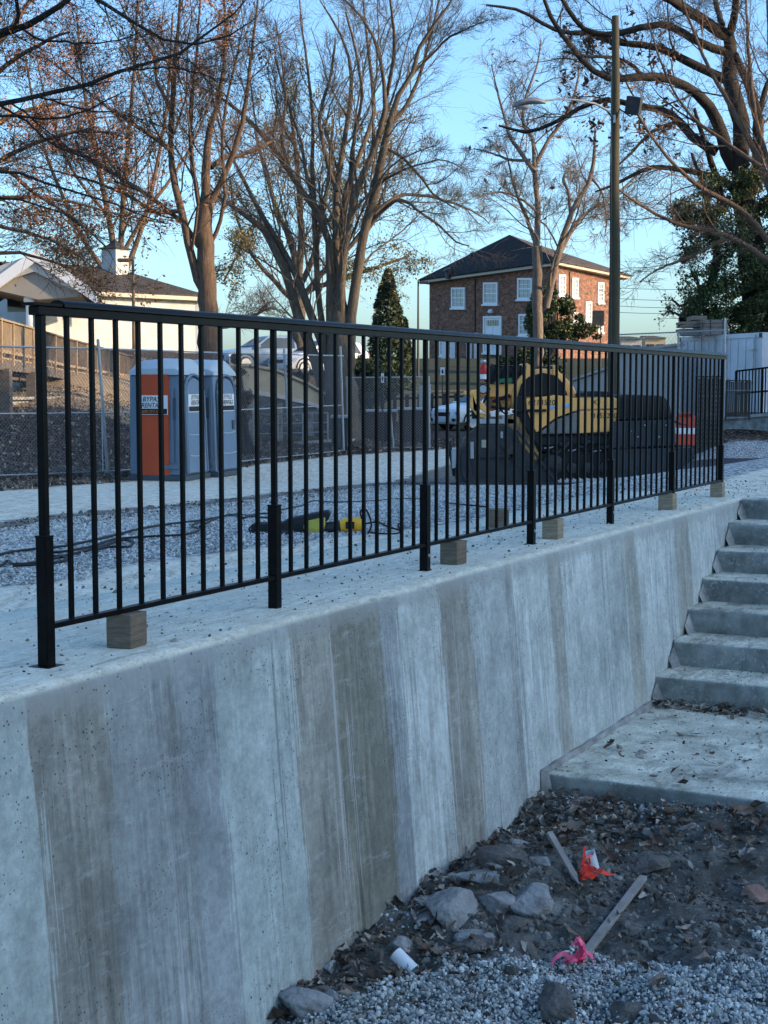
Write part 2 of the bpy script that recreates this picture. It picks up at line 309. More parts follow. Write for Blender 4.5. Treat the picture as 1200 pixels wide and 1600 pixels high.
def yellow(name, soot_scale, lo, hi, c=(1.0, 0.46, 0.12)):
    t = NT(name); v = t.co(); n = t.noise(t.co((1, 1, 0.6)), soot_scale, 7, 0.65)
    col = t.mix(t.step(n, lo, hi), c, (0.035, 0.032, 0.03)); col = t.mix(t.math('MULTIPLY', t.noise(v, 14, 5), 0.3), col, (0.45, 0.30, 0.12))
    return t.done(col, 0.45, t.bump(t.noise(v, 30, 3), 0.001), 0, 0.4)
M_yel = yellow('yellow_paint', 1.6, 0.66, 0.86); M_yel_dirty = yellow('sooty_yellow_paint', 1.3, 0.42, 0.62)
M_grey_panel = simple('dirty_grey_panel', (0.17, 0.155, 0.14), 0.6, 0.4, 3, 0.002)
M_white = simple('white_paint', (0.72, 0.73, 0.74), 0.5, 0.06, 3, 0.0005); M_carwhite = simple('white_car_paint', (0.70, 0.73, 0.77), 0.25, 0.03, 2, 0, spec=0.6)
M_carblue = simple('blue_car_paint', (0.14, 0.22, 0.33), 0.25, 0.05, 2, 0, spec=0.6); M_carsilver = simple('silver_car_paint', (0.42, 0.46, 0.50), 0.3, 0.05, 2, 0, 0.3, 0.6)
M_glass = simple('dark_glass', (0.03, 0.04, 0.05), 0.08, 0.1, 2, 0, spec=0.8); M_wglass = simple('window_glass', (0.30, 0.32, 0.33), 0.12, 0.25, 0.8, 0, spec=0.8)
M_blind = simple('pale_blind', (0.30, 0.31, 0.30), 0.3, 0.3, 0.6, 0, spec=0.6)
M_red = simple('red_paint', (0.50, 0.02, 0.02), 0.4, 0.1, 3, 0); M_orange = simple('orange_plastic', (0.55, 0.07, 0.035), 0.5, 0.12, 3, 0.0005)
M_potty = simple('grey_blue_plastic', (0.135, 0.185, 0.245), 0.5, 0.12, 2, 0.001, dirt=(0.12, 0.145, 0.175)); M_pottydark = simple('dark_grey_plastic', (0.06, 0.075, 0.09), 0.6, 0.15, 2, 0.001)
M_pottyroof = simple('milky_plastic', (0.42, 0.50, 0.56), 0.5, 0.08, 2, 0.001); M_pottydoor = simple('door_plastic', (0.145, 0.21, 0.29), 0.45, 0.1, 2, 0.001)
M_pottyorange = simple('orange_panel', (0.50, 0.075, 0.025), 0.5, 0.14, 2, 0.001)
M_bin_brown = simple('brown_bin', (0.035, 0.028, 0.026), 0.6, 0.3, 3, 0.002); M_bin_green = simple('green_grey_bin', (0.04, 0.055, 0.055), 0.6, 0.3, 3, 0.002)
M_text = simple('black_lettering', (0.015, 0.015, 0.018), 0.6, 0.1, 3, 0); M_texto = simple('orange_lettering', (0.75, 0.22, 0.06), 0.6, 0.1, 3, 0)
M_cloth = simple('black_canvas', (0.022, 0.025, 0.028), 0.85, 0.35, 6, 0.006); M_yeltool = simple('tool_yellow', (0.80, 0.44, 0.03), 0.4, 0.1, 5, 0.0005); M_yelbag = simple('yellow_green_cloth', (0.42, 0.38, 0.07), 0.8, 0.3, 8, 0.003)
def slatmat(name, c, freq, gap=0.5):
    t = NT(name); v = t.co(); w = t.node('ShaderNodeTexWave', wave_type='BANDS', bands_direction='Z', wave_profile='SAW'); t.link(v, w.inputs[0]); w.inputs['Scale'].default_value = freq; w.inputs['Distortion'].default_value = 0
    c = np.array(c); n = t.noise(v, 1.5, 5); col = t.ramp(n, [(0.3, tuple(c * 0.9)), (0.7, tuple(np.minimum(c * 1.1, 1)))])
    return t.done(col, 0.6, t.bump(w.outputs['Fac'], 0.03, 1), 0, 0.3)
M_siding = slatmat('white_siding', (0.50, 0.50, 0.49), 2.2)
def shingle(name, c):
    t = NT(name); c = np.array(c); b = t.node('ShaderNodeTexBrick'); t.link(t.co(), b.inputs[0]); b.inputs['Scale'].default_value = 1.6
    b.inputs['Color1'].default_value = (*c * 0.7, 1); b.inputs['Color2'].default_value = (*c * 1.3, 1); b.inputs['Mortar'].default_value = (*c * 0.4, 1)
    n = t.noise(t.co(), 2.5, 7, 0.7); col = t.mix(0.6, b.outputs[0], t.ramp(n, [(0.3, 0.3), (0.7, 0.7)]), 'OVERLAY')
    return t.done(col, 0.9, t.bump(n, 0.03), 0, 0.2)
M_shingle = shingle('brown_shingle', (0.055, 0.048, 0.045)); M_shingle_shade = shingle('shaded_slope_shingle', (0.026, 0.024, 0.025)); M_shingle_sun = shingle('sunlit_slope_shingle', (0.085, 0.065, 0.058))  # last two: shaded and sunlit tones of the brick house roof
def brickmat():
    t = NT('red_brick'); uv = t.node('ShaderNodeUVMap'); b = t.node('ShaderNodeTexBrick'); t.link(uv.outputs[0], b.inputs[0]); b.inputs['Scale'].default_value = 1.0
    b.inputs['Brick Width'].default_value = 0.24; b.inputs['Row Height'].default_value = 0.08; b.inputs['Mortar Size'].default_value = 0.011
    b.inputs['Color1'].default_value = (0.25, 0.088, 0.045, 1); b.inputs['Color2'].default_value = (0.12, 0.042, 0.028, 1); b.inputs['Mortar'].default_value = (0.22, 0.17, 0.13, 1)
    n = t.noise(t.co((1, 1, 2.6)), 1.9, 10, 0.8); col = t.mix(0.95, b.outputs[0], t.ramp(n, [(0.3, 0.2), (0.7, 0.78)], sharp=0.5), 'OVERLAY')
    return t.done(col, 0.88, t.bump(n, 0.02), 0, 0.2)
M_brick = brickmat()
M_leaf_ivy = rpi('ivy_leaf', [(0, (0.02, 0.035, 0.015)), (0.5, (0.045, 0.075, 0.025)), (0.85, (0.10, 0.13, 0.04)), (1, (0.24, 0.22, 0.06))], 0.5, 0.35)
M_leaf_con = rpi('conifer_needles', [(0, (0.018, 0.032, 0.020)), (0.6, (0.045, 0.07, 0.038)), (1, (0.11, 0.12, 0.06))], 0.7)
M_leaf_shrub = rpi('shrub_leaf', [(0, (0.018, 0.030, 0.012)), (0.5, (0.05, 0.075, 0.025)), (1, (0.14, 0.15, 0.055))], 0.5, 0.35)
M_leaf_rust = rpi('russet_leaf', [(0, (0.15, 0.055, 0.028)), (0.5, (0.32, 0.12, 0.045)), (1, (0.55, 0.27, 0.09))], 0.7)
M_leaf_gold = rpi('olive_gold_leaf', [(0, (0.10, 0.09, 0.035)), (0.5, (0.19, 0.16, 0.06)), (1, (0.30, 0.24, 0.10))], 0.7)
M_leaf_brown = rpi('brown_seed', [(0, (0.045, 0.028, 0.02)), (0.7, (0.12, 0.06, 0.035)), (1, (0.30, 0.14, 0.05))], 0.8)

# ------------------------------------------------------------------ mesh helpers
def tag(o, label=None, cat=None, group=None, kind=None):
    if label: o['label'] = label
    if cat: o['category'] = cat
    if group: o['group'] = group
    if kind: o['kind'] = kind
    return o
def thing(name, label, cat, loc=(0, 0, 0), rz=0.0, group=None):
    o = bpy.data.objects.new(name, None); COL.objects.link(o); o.empty_display_size = 0.1
    o.location = [float(c) for c in loc]; o.rotation_euler = (0, 0, rz)
    o['M'] = 0; MATS[o.name] = Matrix.Translation(Vector(o.location)) @ Matrix.Rotation(rz, 4, 'Z'); del o['M']
    return tag(o, label, cat, group)
MATS = {}
def link(name, me, mats, parent=None, world=True):
    o = bpy.data.objects.new(name, me); COL.objects.link(o)
    for m in (mats if isinstance(mats, (list, tuple)) else [mats]): me.materials.append(m)
    if parent is not None:
        if parent.name in MATS and world: me.transform(MATS[parent.name].inverted())
        o.parent = parent
        MATS[o.name] = MATS.get(parent.name, Matrix.Identity(4))
    return o
def np_mesh(name, verts, faces, smooth=False):
    me = bpy.data.meshes.new(name); verts = np.asarray(verts, np.float32); faces = np.asarray(faces, np.int32)
    k = faces.shape[1]; me.vertices.add(len(verts)); me.vertices.foreach_set('co', verts.ravel())
    me.loops.add(faces.size); me.loops.foreach_set('vertex_index', faces.ravel())
    me.polygons.add(len(faces)); me.polygons.foreach_set('loop_start', np.arange(0, faces.size, k, dtype=np.int32))
    try: me.polygons.foreach_set('loop_total', np.full(len(faces), k, np.int32))
    except Exception: pass
    me.update(calc_edges=True)
    me.polygons.foreach_set('use_smooth', np.full(len(faces), smooth)); me.validate(); return me
class MB:
    def __init__(s): s.v = []; s.f = []; s.mi = []; s.cur = 0
    def add(s, vs, fs):
        b = len(s.v); s.v += [tuple(float(c) for c in p) for p in vs]; s.f += [tuple(b + i for i in f) for f in fs]; s.mi += [s.cur] * len(fs); return s
    def box(s, a, b, M=None):
        (x0, y0, z0), (x1, y1, z1) = a, b
        vs = [(x0, y0, z0), (x1, y0, z0), (x1, y1, z0), (x0, y1, z0), (x0, y0, z1), (x1, y0, z1), (x1, y1, z1), (x0, y1, z1)]
        if M is not None: vs = [tuple(M @ Vector(p)) for p in vs]
        return s.add(vs, [(0, 3, 2, 1), (4, 5, 6, 7), (0, 1, 5, 4), (1, 2, 6, 5), (2, 3, 7, 6), (3, 0, 4, 7)])
    def obox(s, p, q, w, h, up=(0, 0, 1)):      # bar from p to q, w wide, h tall
        p = Vector(p); q = Vector(q); d = (q - p).normalized(); u = Vector(up); r = d.cross(u).normalized(); u = r.cross(d).normalized()
        vs = [pt + r * (i * w / 2) + u * (j * h / 2) for pt in (p, q) for (i, j) in ((-1, -1), (1, -1), (1, 1), (-1, 1))]
        return s.add(vs, [(3, 2, 1, 0), (4, 5, 6, 7), (0, 1, 5, 4), (1, 2, 6, 5), (2, 3, 7, 6), (3, 0, 4, 7)])
    def tube(s, pts, r, n=8, cap=True):
        pts = [Vector([float(c) for c in p]) for p in pts]; k = len(pts); rs = r if isinstance(r, (list, tuple, np.ndarray)) else [r] * k
        vs = []; ref = Vector((0.13, 0.21, 0.97))
        for i, p in enumerate(pts):
            d = (pts[min(i + 1, k - 1)] - pts[max(i - 1, 0)]).normalized()
            a = d.cross(ref)
            if a.length < 0.05: a = d.cross(Vector((1, 0, 0)))
            a.normalize(); b = d.cross(a); 
            vs += [p + (a * math.cos(2 * math.pi * j / n) + b * math.sin(2 * math.pi * j / n)) * float(rs[i]) for j in range(n)]
        fs = [(i * n + j, i * n + (j + 1) % n, (i + 1) * n + (j + 1) % n, (i + 1) * n + j) for i in range(k - 1) for j in range(n)]
        if cap: fs += [tuple(reversed(range(n))), tuple(range((k - 1) * n, k * n))]
        return s.add(vs, fs)
    def lathe(s, c, prof, n=16, M=None):
        vs = [(r * math.cos(2 * math.pi * j / n), r * math.sin(2 * math.pi * j / n), z) for r, z in prof for j in range(n)]
        vs = [Vector(p) for p in vs]
        if M is not None: vs = [M @ p for p in vs]
        vs = [p + Vector([float(q) for q in c]) for p in vs]; k = len(prof)
        fs = [(i * n + j, i * n + (j + 1) % n, (i + 1) * n + (j + 1) % n, (i + 1) * n + j) for i in range(k - 1) for j in range(n)]
        fs += [tuple(reversed(range(n))), tuple(range((k - 1) * n, k * n))]
        return s.add(vs, fs)
    def prism(s, poly, off):                   # polygon of 3D points swept by vector off
        n = len(poly); off = np.array(off, float); a = [np.array(p, float) for p in poly]; vs = a + [p + off for p in a]
        return s.add(vs, [tuple(range(n))[::-1], tuple(range(n, 2 * n))] + [(i, (i + 1) % n, n + (i + 1) % n, n + i) for i in range(n)])
    def build(s, name, mats, parent=None, world=True, smooth=False, bevel=0, seg=2, sub=0, angle=35):
        me = bpy.data.meshes.new(name); me.from_pydata(s.v, [], s.f); me.update()
        import bmesh
        bm = bmesh.new(); bm.from_mesh(me); bmesh.ops.recalc_face_normals(bm, faces=bm.faces)
        if bevel:
            es = [e for e in bm.edges if len(e.link_faces) == 2 and e.calc_face_angle(0) > R(25)]
            bmesh.ops.bevel(bm, geom=es, offset=bevel, segments=seg, affect='EDGES', profile=0.5, clamp_overlap=True)
        bm.to_mesh(me); bm.free()
        if any(s.mi) and not bevel: me.polygons.foreach_set('material_index', s.mi)
        if smooth:
            me.polygons.foreach_set('use_smooth', [True] * len(me.polygons))
            try: me.set_sharp_from_angle(angle=R(angle))
            except Exception: pass
        return link(name, me, mats, parent, world)
def copy_tree(o, parent=None):
    c = o.copy(); COL.objects.link(c); c.parent = parent
    if o.name in MATS: MATS[c.name] = MATS[o.name]
    for ch in list(o.children): copy_tree(ch, c)
    return c

# ------------------------------------------------------------------ terrain
def grid_mesh(name, ts, ss, zf, attrs, mat, kind='structure'):
    T, S = np.meshgrid(ts, ss, indexing='ij')
    X = T * U[0] + (FACE - S) * V[0]; Y = T * U[1] + (FACE - S) * V[1]; Z = zf(X, Y, T, S)
    nt, ns = T.shape; idx = np.arange(nt * ns).reshape(nt, ns)
    f = np.stack([idx[:-1, :-1], idx[:-1, 1:], idx[1:, 1:], idx[1:, :-1]], -1).reshape(-1, 4)
    return X.ravel(), Y.ravel(), Z.ravel(), f, T.ravel(), S.ravel()
def geo(a, b, n): return np.concatenate([[0], np.cumsum(np.geomspace(a, b, n))])
def pline_sd(x, y, pts, side=1):
    """signed distance to polyline, positive on the left side of its direction"""
    best = np.full(x.shape, 1e9); sg = np.ones(x.shape)
    for (a, b) in zip(pts[:-1], pts[1:]):
        a = np.array(a[:2]); b = np.array(b[:2]); d = b - a; L = np.hypot(*d); d = d / L
        rx = x - a[0]; ry = y - a[1]; k = np.clip(rx * d[0] + ry * d[1], 0, L)
        ds = np.hypot(rx - k * d[0], ry - k * d[1]); cr = d[0] * ry - d[1] * rx
        m = ds < best - 1e-9; best = np.where(m, ds, best); sg = np.where(m, np.sign(cr), sg)
    return best * sg * side
near_edge = [hit(*p) for p in [(-200, 945), (0, 918), (100, 903), (200, 882), (300, 868), (400, 856), (560, 836), (700, 820), (850, 800), (1000, 782)]]
rut_line = [hit(*p) for p in [(-200, 846), (0, 826), (100, 812), (200, 800), (330, 788), (450, 775), (600, 758), (700, 745)]]
toe = [hit(*p) for p in [(-300, 790), (0, 767), (100, 759), (200, 752), (300, 742), (400, 726), (530, 712), (690, 702)]]
toe2 = [(p[0], p[1]) for p in toe] + [(6.5, 58.0), (60, 62)]
def attrs(x, y):
    # left of direction (left->right in image) is farther away
    ge = pline_sd(x, y, near_edge + [np.array([9.0, 26, 0])]); rl = pline_sd(x, y, rut_line + [np.array([6, 50, 0])]); tl = pline_sd(x, y, toe2)
    a = x / np.maximum(y, 1)
    gravel = np.minimum(np.minimum(ge, -rl), 2); gravel = np.where(y < 3, -1, gravel)
    rut = 0.28 * (0.5 + y / 14) - np.abs(rl); rut = np.where(a > 0.07, -1, rut)
    leafy = np.clip(tl, -3, 3)
    rside = np.minimum((a - 0.20) * 40, (y - 37.2)); leafy = np.where((a > 0.14) & (y < 60), np.minimum(rside, 3), leafy)
    asph = np.minimum((a - 0.17) * 30, 1.8 - np.abs(y - 33.5))
    grassy = np.minimum(y - 62, 20.0) * np.where(a > -0.05, 1, np.where(y > 95, 0.5, 0)) - np.where((a <= -0.05) & (y < 95), 10, 0)
    sun_patch = np.minimum(np.minimum((-a - 0.15) * 60, (y - 43.0)), (78.0 - y))  # where the painted sunlit ground lies, behind the ramp
    return dict(sun_patch=sun_patch, gravel=gravel, rut=rut, leafy=leafy, asphalt=asph, grassy=grassy)
def ground():
    ts = np.unique(np.concatenate([-geo(0.2, 60, 40)[::-1] - 2, np.arange(-2, 16, 0.12), 16 + geo(0.15, 25, 110)]))
    s1 = 1.0 + geo(0.05, 12, 190)
    A = grid_mesh('a', ts, s1, lambda X, Y, T, S: height(X, Y) - 0.004 + 0.012 * fbm(X * 1.5, Y * 1.5, 4, 3) * sm(S, 1.1, 2.5) * (Y < 60) + 0.02 * sm(S, 1.0, 1.02) * 0, None, None)
    s2 = np.unique(np.concatenate([1.0 - geo(0.1, 25, 90)]))
    t2 = 11.25 + geo(0.12, 25, 110)
    B = grid_mesh('b', t2, s2, lambda X, Y, T, S: height(X, Y) - 0.004 + 0.012 * fbm(X * 1.5, Y * 1.5, 4, 3) * sm(T, 11.3, 13) * (Y < 60), None, None)
    X = np.concatenate([A[0], B[0]]); Y = np.concatenate([A[1], B[1]]); Z = np.concatenate([A[2], B[2]])
    f = np.concatenate([A[3], B[3] + len(A[0])])[:, ::-1]
    me = np_mesh('ground', np.stack([X, Y, Z], 1), f[:, ::-1], True)
    for k, v in attrs(X, Y).items():
        at = me.attributes.new(k, 'FLOAT', 'POINT'); at.data.foreach_set('value', v.astype(np.float32))
    tag(link('ground', me, M_ground), kind='structure')
ground()

ZL = -1.28                                        # lower ground
def lower_z(X, Y, T, S):
    n = fbm(X * 2.1, Y * 2.1, 4, 11)
    z = ZL + 0.09 * n + 0.035 * fbm(X * 9, Y * 9, 4, 21)
    z = z + 0.15 * np.exp(-((T - 5.6) / 0.55) ** 2 - ((S + 0.45) / 0.35) ** 2)     # heap by the wall
    z = z + 0.10 * sm(T, 5.9, 6.6)
    z = z + 0.08 * np.exp(-((T - 5.2) / 0.5) ** 2 - ((S + 1.35) / 0.5) ** 2)
    z = z - 0.05 * (1 - sm(T, 4.0, 4.8))
    z = np.where((T > 6.76) & (S > -2.6), np.minimum(z, -1.20), z); z = np.where((T > 6.5) & (T <= 6.76), np.clip(z, -1.20, -1.12), z)
    return z
def lz(t, s): 
    p = W(t, s); return float(lower_z(np.array(p[0]), np.array(p[1]), np.array(t), np.array(s)))
def LG(px, py):                                    # photo pixel on the lower ground -> world
    z = ZL
    for _ in range(6):
        p = G(px, py, z); t = p[0] * U[0] + p[1] * U[1]; s = FACE - (p[0] * V[0] + p[1] * V[1]); z = lz(t, s)
    return np.array([p[0], p[1], z]), t, s
def lower():
    ts = np.unique(np.concatenate([2.5 - geo(0.2, 30, 30), np.arange(2.5, 7.4, 0.022), 7.4 + np.arange(0, 3.6, 0.2)]))
    ss = np.unique(np.concatenate([0.3 - np.arange(0, 4.2, 0.022), -3.9 - geo(0.2, 30, 30)]))
    X, Y, Z, f, T, S = grid_mesh('l', ts, ss, lower_z, None, None)
    me = np_mesh('lower_ground', np.stack([X, Y, Z], 1), f, True)
    lv = gravel_mask(X, Y, T, S)
    at = me.attributes.new('gravel', 'FLOAT', 'POINT'); at.data.foreach_set('value', lv.astype(np.float32))
    tag(link('lower_ground', me, M_dirt), kind='structure')
gline = [G(p[0], p[1], ZL) for p in [(380, 1640), (520, 1560), (640, 1530), (760, 1515), (890, 1502), (1010, 1535), (1120, 1530), (1200, 1490), (1500, 1420)]]
def gravel_mask(X, Y, T, S): return np.clip(-pline_sd(X, Y, gline), -1, 1)
lower()

# ------------------------------------------------------------------ retaining wall (thing with local frame along t)
wall = thing('retaining_wall', 'long battered concrete retaining wall with stained vertical bands under the black railing', 'wall', W(T0, 0, 0), math.pi / 2 - TH)
def wall_mesh():
    # local x = t - T0 , local y = s (behind the face), z up
    prof = [(-0.085 * 2.2, -2.2), (-0.085 * 1.5, -1.5), (-0.085 * 1.0, -1.0), (-0.085 * 0.5, -0.5), (-0.085 * .12, -0.12), (-0.004, -0.050), (0.003, -0.026), (0.014, -0.011), (0.032, -0.003), (0.055, 0.0), (0.12, 0.002), (0.25, 0.001), (0.5, 0), (0.8, 0.0), (1.12, -0.006), (1.12, -0.5)]
    xs = np.arange(-6, 10.95 - T0 + 0.001, 0.05); n = len(prof); vs = []
    for x in xs:
        w = 0.006 * fbm(np.array(x * 3.0), np.array(0.3), 3, 5); w2 = 0.004 * fbm(np.array(x * 2.0), np.array(9.3), 3, 6)
        for (y, z) in prof: vs.append((x + T0, y + w * (z > -0.4) * (y < 0.1), z + w2 * (0.0 < y < 0.3)))
    xe = 11.27
    for (y, z) in prof: vs.append((xe, y, z))
    m = len(xs) + 1
    f = [(i * n + j, (i + 1) * n + j, (i + 1) * n + j + 1, i * n + j + 1) for i in range(m - 1) for j in range(n - 1)]
    me = bpy.data.meshes.new('wall_body'); me.from_pydata(vs, [], f); me.update(); me.polygons.foreach_set('use_smooth', [True] * len(f)); me.update()
    o = bpy.data.objects.new('wall_body', me); COL.objects.link(o); me.materials.append(M_wall); o.parent = wall; o.location = (-T0, 0, 0)
wall_mesh()

# fix: object coordinates of wall_body = t,s,z
# ------------------------------------------------------------------ stairs
TR1, RUN, ZLAND, RISE = 8.63, 0.387, -1.08, 1.08 / 7
stairs = thing('concrete_stairs', 'rough grey concrete stairs rising to the right end of the wall', 'stairs', W(TR1, -0.1, ZLAND), math.pi / 2 - TH)
def block_ts(mb, t0, t1, s0, s1, z0, z1, bev=0): pass
def rough_block(name, mat, parent, t0, t1, s0, s1, z0, z1, seed, r=0.018):
    """box in t,s,z with rounded nose, cut fine and roughened"""
    prof = [(t0 + 0.004, z0), (t0 + 0.002, (z0 + z1) / 2 - 0.02), (t0, z1 - r * 1.6), (t0 + r * 0.3, z1 - r * 0.5), (t0 + r, z1 - 0.001), (t0 + r * 2.5, z1), ((t0 + t1) / 2, z1), (t1, z1)]
    ss = np.arange(s0, s1 + 0.001, 0.03); n = len(prof); vs = []
    for s in ss:
        for j, (t, z) in enumerate(prof):
            nz = float(fbm(np.array(s * 7.0), np.array(j * 0.7 + seed), 4, seed)); nz2 = float(fbm(np.array(s * 14.0 + 5), np.array(j * 0.9), 3, seed + 9))
            e = 0.006 if 2 <= j <= 5 else 0.003
            vs.append(W(t + nz2 * e * (j < 5), s, z + nz * e * (j >= 2)))
    m = len(ss)
    f = [(i * n + j, i * n + j + 1, (i + 1) * n + j + 1, (i + 1) * n + j) for i in range(m - 1) for j in range(n - 1)]
    # end caps
    b = len(vs); vs += [W(t1, ss[0], z0), W(t1, ss[-1], z0)]
    f += [tuple(list(range(n)) + [b]), tuple(list(range((m - 1) * n, m * n)) + [b + 1])[::-1], (0, b, b + 1, (m - 1) * n), (n - 1, (m - 1) * n + n - 1, b + 1, b)]
    me = bpy.data.meshes.new(name); me.from_pydata([tuple(p) for p in vs], [], f); me.update()
    import bmesh; bm = bmesh.new(); bm.from_mesh(me); bmesh.ops.recalc_face_normals(bm, faces=bm.faces); bm.to_mesh(me); bm.free()
    me.polygons.foreach_set('use_smooth', [True] * len(me.polygons)); me.set_sharp_from_angle(angle=R(60))
    return link(name, me, mat, parent)
def s_face(z): return 0.085 * z                     # s of the wall face at height z (negative = toward viewer)
for k in range(7):
    z1 = ZLAND + RISE * (k + 1); z0 = z1 - RISE - 0.06
    t0 = TR1 + RUN * k; t1 = t0 + (RUN + 0.10 if k < 6 else 0.32)
    rough_block('step', M_step, stairs, t0, t1, -2.6, s_face(z0) + 0.02 if k < 6 else 0.0, z0, z1 - (0.003 if k == 6 else 0), 30 + k)
rough_block('landing', M_step, stairs, 6.74, TR1 + 0.08, -2.6, s_face(-1.2) + 0.02, ZLAND - 0.105, ZLAND, 77, 0.012)
# mortar fillet where stairs and landing meet the wall
for k in range(7):
    t0 = TR1 + RUN * k; z = ZLAND + RISE * k; mb = MB()
    mb.add([W(t0 - 0.10, s_face(z), z + 0.05), W(t0 + 0.02, s_face(z), z + 0.14), W(t0 + 0.0, s_face(z) - 0.05, z - 0.005), W(t0 - 0.14, s_face(z) - 0.04, z - 0.005)], [(0, 1, 2, 3)]); mb.build('mortar_joint', M_plain, stairs)
pts = [W(t, s_face(ZLAND) - 0.004, ZLAND + 0.004) for t in np.arange(6.7, 8.65, 0.1)]
mb = MB(); mb.tube(pts, [0.018 + 0.014 * random.random() for _ in pts], 6); mb.build('mortar_joint', M_plain, stairs, smooth=True)
pts = [W(6.72, s_face(z) - 0.004, z) for z in (-1.06, -1.15, -1.25, -1.35)]; mb = MB(); mb.tube(pts, [0.03, 0.045, 0.05, 0.06], 6)
mb.build('mortar_joint', M_plain, stairs, smooth=True)
bw = MB(); bw.prism([W(10.99, -2.62, -0.012), W(11.24, -2.62, -0.012), W(11.24, -60, -0.012), W(10.99, -60, -0.012)], (0, 0, -1.8))
bw.prism([W(10.6, -2.62, -0.012), W(11.235, -2.62, -0.012), W(11.235, -2.9, -0.012), W(10.6, -2.9, -0.012)], (0, 0, -1.8))
tag(bw.build('retaining_wall', M_plain), 'plain concrete wall continuing beyond the far side of the stairs', 'wall')

# ------------------------------------------------------------------ railing
rail = thing('railing', 'black metal picket railing standing on the concrete wall', 'railing', W(3.366, 0.17, 0), math.pi / 2 - TH)
SP, PT0, NP, RH = 1.281, 3.366, 7, 1.07
ps = 0.17
def vbar(mb, t, s, z0, z1, w):
    c = [W(t + i * w / 2, s + j * w / 2) for i, j in ((-1, -1), (1, -1), (1, 1), (-1, 1))]
    lo = [np.array([p[0], p[1], z0]) for p in c]; hi = [np.array([p[0], p[1], z1]) for p in c]
    mb.add(lo + hi, [(0, 3, 2, 1), (4, 5, 6, 7), (0, 1, 5, 4), (1, 2, 6, 5), (2, 3, 7, 6), (3, 0, 4, 7)])
pk = None
def post(i):
    t = PT0 + SP * i; mb = MB(); vbar(mb, t, ps, 0.37, RH - 0.0425, 0.020 if 0 < i < NP - 1 else 0.024); p = mb.build('post', M_black, rail, bevel=0.002, seg=1)
    mb = MB(); vbar(mb, t, ps, 0.0, 0.385, 0.038); vbar(mb, t, ps, 0.383, 0.388, 0.042); sl_ = mb.build('sleeve', M_black, p, bevel=0.002, seg=1)
    mb = MB(); vbar(mb, t, ps, -0.004, 0.003, 0.075 if i == 0 else 0.05); mb.build('base_collar', M_black, p)
    if i in (2, 4, 3): 
        mb = MB(); mb.lathe(W(t, ps - 0.0192, 0.07), [(0.008, 0), (0.006, 0.006), (0.001, 0.008)], 8, Matrix.Rotation(math.pi / 2, 3, 'X').to_4x4() @ Matrix.Identity(4)); mb.build('bolt', M_galv, p)
for i in range(NP): post(i)
mb = MB(); mb.add(*[[*[W(PT0, ps, 0)] * 0], []]) if False else None
te = PT0 + SP * (NP - 1)
b = MB(); b.obox(W(PT0 + 0.02, ps, 0.118), W(te - 0.02, ps, 0.118), 0.030, 0.016); b.build('bottom_rail', M_black, rail, bevel=0.0015, seg=1)
b = MB(); b.obox(W(PT0 - 0.030, ps, RH - 0.030), W(te + 0.045, ps, RH - 0.030), 0.038, 0.026); b.build('top_rail', M_black, rail, bevel=0.002, seg=1)
# moulded cap rail: shallow arch section
cp = [(-0.029, 0.0), (-0.029, 0.008), (-0.020, 0.017), (-0.008, 0.021), (0.008, 0.021), (0.020, 0.017), (0.029, 0.008), (0.029, 0.0)]
b = MB(); b.prism([W(PT0 + 0.075, ps + y, RH - 0.0165 + z) for y, z in cp], (W(te + 0.03, 0) - W(PT0 + 0.075, 0))); b.build('cap_rail', M_black, rail, smooth=True, angle=50)
b = MB(); b.obox(W(PT0 - 0.055, ps, RH - 0.012), W(PT0 + 0.075, ps, RH - 0.012), 0.05, 0.008); b.obox(W(te + 0.03, ps, RH - 0.012), W(te + 0.075, ps, RH - 0.010), 0.05, 0.007); b.build('end_plate', M_black, rail)
first = None
for i in range(NP - 1):
    for k in range(1, 11):
        t = PT0 + SP * i + SP * k / 11
        if first is None:
            mb = MB(); vbar(mb, t, ps, 0.122, RH - 0.04, 0.0128); mb.lathe(W(t, ps, 0.124), [(0.012, 0), (0.009, 0.005), (0.007, 0.007)], 8)
            first = mb.build('picket', M_black, rail); ft = t
        else:
            c = first.copy(); COL.objects.link(c); c.parent = rail; c.location = (t - ft, random.uniform(-0.0008, 0.0008), 0)
            pass
# blocks of timber
def tsof(p): return p[0] * U[0] + p[1] * U[1], FACE - (p[0] * V[0] + p[1] * V[1])
blocks = [((175, 1008), 0.10, 0.10, 0.09, M_block, 'brown timber block under the railing beside the leftmost post', 0.1),
          ((705, 881), 0.10, 0.10, 0.09, M_block, 'timber block just right of the third railing post from the left', -0.05),
          ((866, 842), 0.10, 0.10, 0.09, M_block2, 'pale timber block just right of the fourth railing post', 0.04),
          ((1055, 797), 0.10, 0.10, 0.1, M_block2, 'pale timber block against the sixth railing post, second from the right', 0.0),
          ((1128, 777), 0.10, 0.10, 0.09, M_block2, 'light tan timber block beside the last railing post at the stairs', 0.05),
          ((779, 825), 0.11, 0.11, 0.11, M_block, 'timber block lying loose on the slab behind the railing', 0.5)]
for i, (pp, w, h, dp, m, lab, rz) in enumerate(blocks):
    g = G(pp[0], pp[1], 0.0); t, s = tsof(g)
    if i < 5: s = 0.165
    p = W(t, s, 0.002)
    o = MB().box((-w / 2, -dp / 2, 0), (w / 2, dp / 2, h + (0.008 if i < 5 else 0))).build('timber_block', m, bevel=0.003, seg=1)
    o.location = p; o.rotation_euler = (0, 0, math.pi / 2 - TH + rz); tag(o, lab, 'block', 'timber blocks along the railing')

